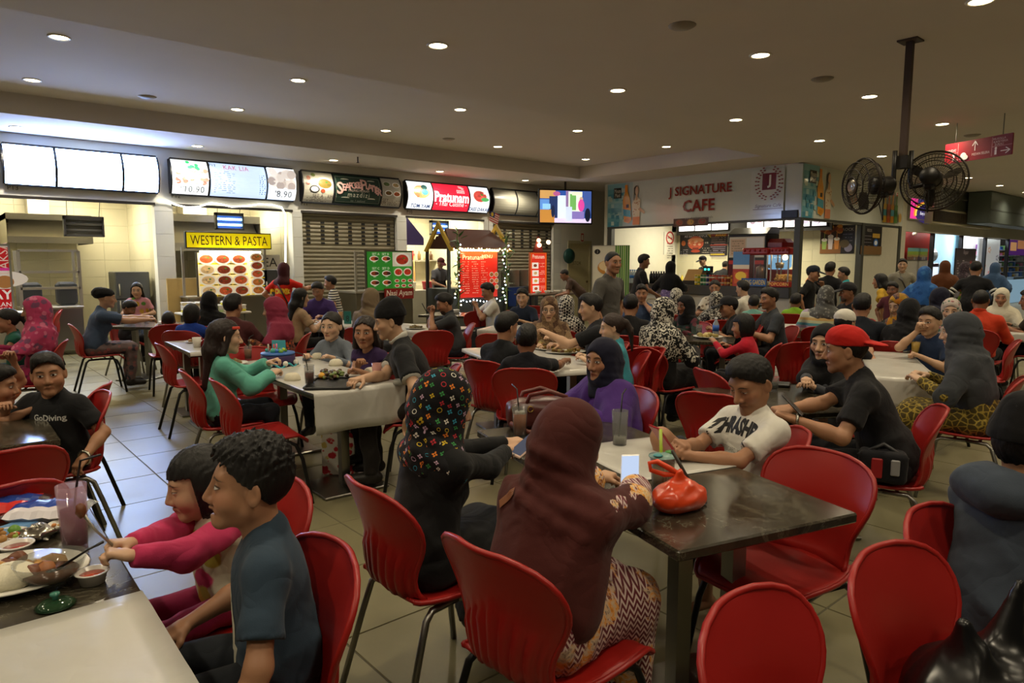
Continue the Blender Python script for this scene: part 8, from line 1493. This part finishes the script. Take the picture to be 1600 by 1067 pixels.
P('woman with long dark hair in yellow','standing and bending left',1374,427,11.2,288,sex='f',stand=True,hair='long',skin='m',top=C('#b8922a'),bottom=C('#3a342a'),lean=16);P('toddler beside the woman in yellow','with black hair',1395,440,10.4,200,kid=True,stand=True,skin='d',top=C('#5a2a34'),bottom=C(K));gs=P('young man in the pale grey shirt','standing with a shoulder strap by the red shop',1411,404,13.6,172,stand=True,skin='l',top=C('#8a8678'),bottom=C('#3a3a3a'),head=(-10,2,0));B().tube([gs.SR+gs.u*.05,gs.chest+gs.f*.135,gs.P-gs.r*.16+gs.f*.10],.013,6).build('bag_strap',plain('#2a241e',.5),gs.root)
P('woman in the bright blue headscarf','standing with her back turned',1446,416,10.0,18,sex='f',stand=True,scarf=C('#2a5a9a','spots',('#3f74b0','#1f4a86'),.7),scarf_len=.42,top=C('#15171f'),sleeve='long',bottom=C('#15171f'),legs='skirt');P('woman in the brown headscarf and green top','standing before the repair banner',1477,407,12.4,352,sex='f',stand=True,scarf=C('#5a3218'),scarf_len=.3,top=C('#5a7a24'),sleeve='long',bottom=C(K),legs='skirt');P('woman in the orange and green print scarf','looking down',1402,459,7.3,218,sex='f',scarf=C('#b8782a','blotch',('#3a7a5a','#c8782a','#c8a02a','#2a3a5a'),1.4),scarf_len=.2,skin='f',top=C('#343a34'),sleeve='long',head=(0,18,0),eye=.4)
P('woman in the black scarf and cape','seen from behind beside the man in blue',1423,466,6.5,14,sex='f',scarf=C('#101013'),scarf_len=.44,top=C('#101013'),sleeve='wide',w=1.15);P('woman in the navy scarf behind the plate table','turned to the right',1473,449,8.6,60,sex='f',scarf=C('#191b2e'),scarf_len=.3,top=C('#191b2e'),sleeve='long');P('person in the grey hood with curly trim','standing before the white shop',1510,409,14.2,40,sex='f',stand=True,scarf=C('#3a3038','spots',('#5a4a54',),2.0),scarf_len=.2,top=C('#6a666a'),sleeve='long',bottom=C(K));sm=P('man in the black sweater with white arm bands','standing with his back turned',1526,407,10.7,8,stand=True,hair='crop',skin='m',top=C('#111114'),sleeve='long',bottom=C('#15161a'),w=1.1)
for S_,E_,W_,sg_ in sm.arms:
 for a_ in(.62,.82):q_=S_+(E_-S_)*a_;B().tube([q_-(E_-S_)*.05,q_+(E_-S_)*.05],.060,16).build('sleeve_band',C('#c4c4c0'),sm.root)
P('woman in the dusty blue headscarf','standing far off before the flower panel',1556,410,14.0,12,sex='f',stand=True,scarf=C('#3a5478'),scarf_len=.5,top=C('#34486a'),sleeve='long',bottom=C('#2a3a54'),legs='skirt');P('woman in the white floral headscarf','smiling at the viewer',1487,466,7.0,188,sex='f',scarf=C('#b8aca4','spots',('#9a5a64','#4a6a5a'),1.6),scarf_len=.24,skin='f',top=C('#8a8a8c'),sleeve='long',head=(6,8,0));og=P('man in the orange red shirt','seen from behind at the far right table',1534,452,7.7,8,skin='d',hair='crop',top=C('#c03a1c'),sleeve='long',w=1.3,collar='#c03a1c');P('woman in the plain white headscarf','facing the viewer at the far right',1566,450,9.0,186,sex='f',scarf=C('#d0c9b4'),scarf_len=.3,skin='m',top=C('#8a867a','spots',('#3a3a3a',),1.2),sleeve='long');P('man cut by the far right edge','facing left',1610,452,8.2,262,skin='d',top=C('#3a342e'),lean=10)
P('young man in the dark blue t-shirt','resting his chin on his hand',1454,479,5.8,214,skin='l',top=C('#20304e'),bottom=C(K),head=(6,6,0),R=(.02,.18,1.0),L=(-.1,.3,.79),curl=.9,dirR=(-.4,.3,.8),w=1.05,elbow=(None,(.5,.6,-.8)));P('woman in the grey headscarf and gold batik dress','sitting in profile at the right',1497,488,4.55,276,sex='f',scarf=C('#3d4045'),scarf_len=.44,skin='f',top=C('#4a3f1c','veins',('#a08a3a',),1.0),sleeve='long',bottom=C('#4a3f1c','veins',('#a08a3a',),1.0),legs='skirt',w=1.1,lean=12,head=(0,10,0));P('man in the white skullcap','seen from behind',1322,484,6.0,30,hair='crop',hat='kopiah',hatc='#d4d0c4',skin='m',top=C('#141418'),L=(-.3,.2,.85));P('woman in the black headscarf behind the red cap','glancing at the viewer',1290,506,4.5,222,sex='f',scarf=C('#111114'),scarf_len=.42,skin='l',top=C('#3a3c42'),sleeve='long',legs='skirt',head=(20,4,0),R=('p',1235,640,.79),beard=0)
def EC(label,px,py,face,z=.838,leg='black',dy=-.27):
 """chair from the pixel of the middle of its back's top edge"""
 p=atz(px,py,z);rz=heading(face+math.degrees(math.atan2(px-PCX,FPX)));f=V(-math.sin(rz),math.cos(rz),0);return chair(label,p-f*dy,rz,leg)
EC('empty red chair at the bottom edge, its back nearest the viewer',1152,962,120,z=.80);c5=EC('red chair holding black shopping bags beside the hooded person',1376,882,118,z=.80);EC('red chair under the hooded person, behind the chair with black bags',1442,797,110,leg='black');c7=EC('large empty red chair at the right end of the long table',1294,707,212)
EC('red chair under the boy with spiky hair and navy t-shirt',524,853,246);EC('empty red chair facing left in the middle, with grey legs',1035,545,262,leg='grey');EC('empty red chair before the large black robed woman',1012,543,330,leg='grey');EC('empty red chair turned away behind the bearded man',678,517,350,leg='grey');EC('empty red chair at the left side of the dark red cap table',1100,578,60);EC('empty red chair behind the white printed t-shirt',1110,615,20)
EC('empty red chair nearest the viewer left of the cake table',335,594,78);EC('empty red chair second left of the cake table',247,537,80);EC('empty red chair beyond the boy in the black t-shirt',165,600,285);EC('empty red chair at the left edge with its back to the viewer',6,705,350);EC('red chair at the bottom left edge behind the snack bags',-12,762,350);EC('empty red chair near the steel counter',95,484,268,leg='black')
EC('empty red chair beside the iced tea beyond the cake',388,543,160);EC('empty red chair behind the man in the white t-shirt',750,486,345);EC('empty red chair left of the family table',772,522,20);EC('empty red chair behind the boy in navy',833,478,20)
EC('red chair behind the striped shirt',1275,492,10);EC('red chair beside the black headscarf woman at right',1255,535,330,leg='grey');EC('red chair behind the grey headscarf woman at the right edge',1592,532,268)
for i_,(dx,dy,s_,lb) in enumerate(((-.02,-.03,1.35,'black plastic shopping bag with white print on the red chair'),(.12,.13,.95,'dark patterned bundle beside the black shopping bag'))):
 q_=c5.matrix_basis@Vector((dx,dy,.455));t=thing('shopping_bag',lb,'bag',q_,c5.rotation_euler[2]);F_=Field((-.22,-.2,-.02),(.22,.2,.40),.009);F_.ball((0,0,.09),V(.15,.12,.10)*s_);F_.cone((-.05,0,.12),(-.10,.02,.27*s_),.07,.012,.04);F_.cone((.05,0,.12),(.07,-.02,.22*s_),.08,.02,.04);F_.half((0,0,.003),(0,0,-1),.004);F_.folds(.012,26,5+i_);me_,_q=F_.mesh('bag');o_=link('bag',me_,t,plain('#0c0c0e',.28) if i_==0 else C('#121116','spots',('#8a7a8a','#b89a2a'),1.4))
 if i_==0:decal(o_,'OUTLET',(-.05,.1,.12),(-1,0,0),(0,0,1),.07,'#b8b89a',out=(0,1,.25),bold=.02,shear=.3,maxlen=.2);decal(o_,'K',(.06,.1,.19),(-1,0,0),(0,0,1),.03,'#c8c8c0',out=(0,1,.2));decal(o_,'OUTLET',(-.13,0,.12),(0,1,0),(0,0,1),.06,'#b8b89a',out=(-1,0,.25),bold=.02,shear=.3,maxlen=.18)
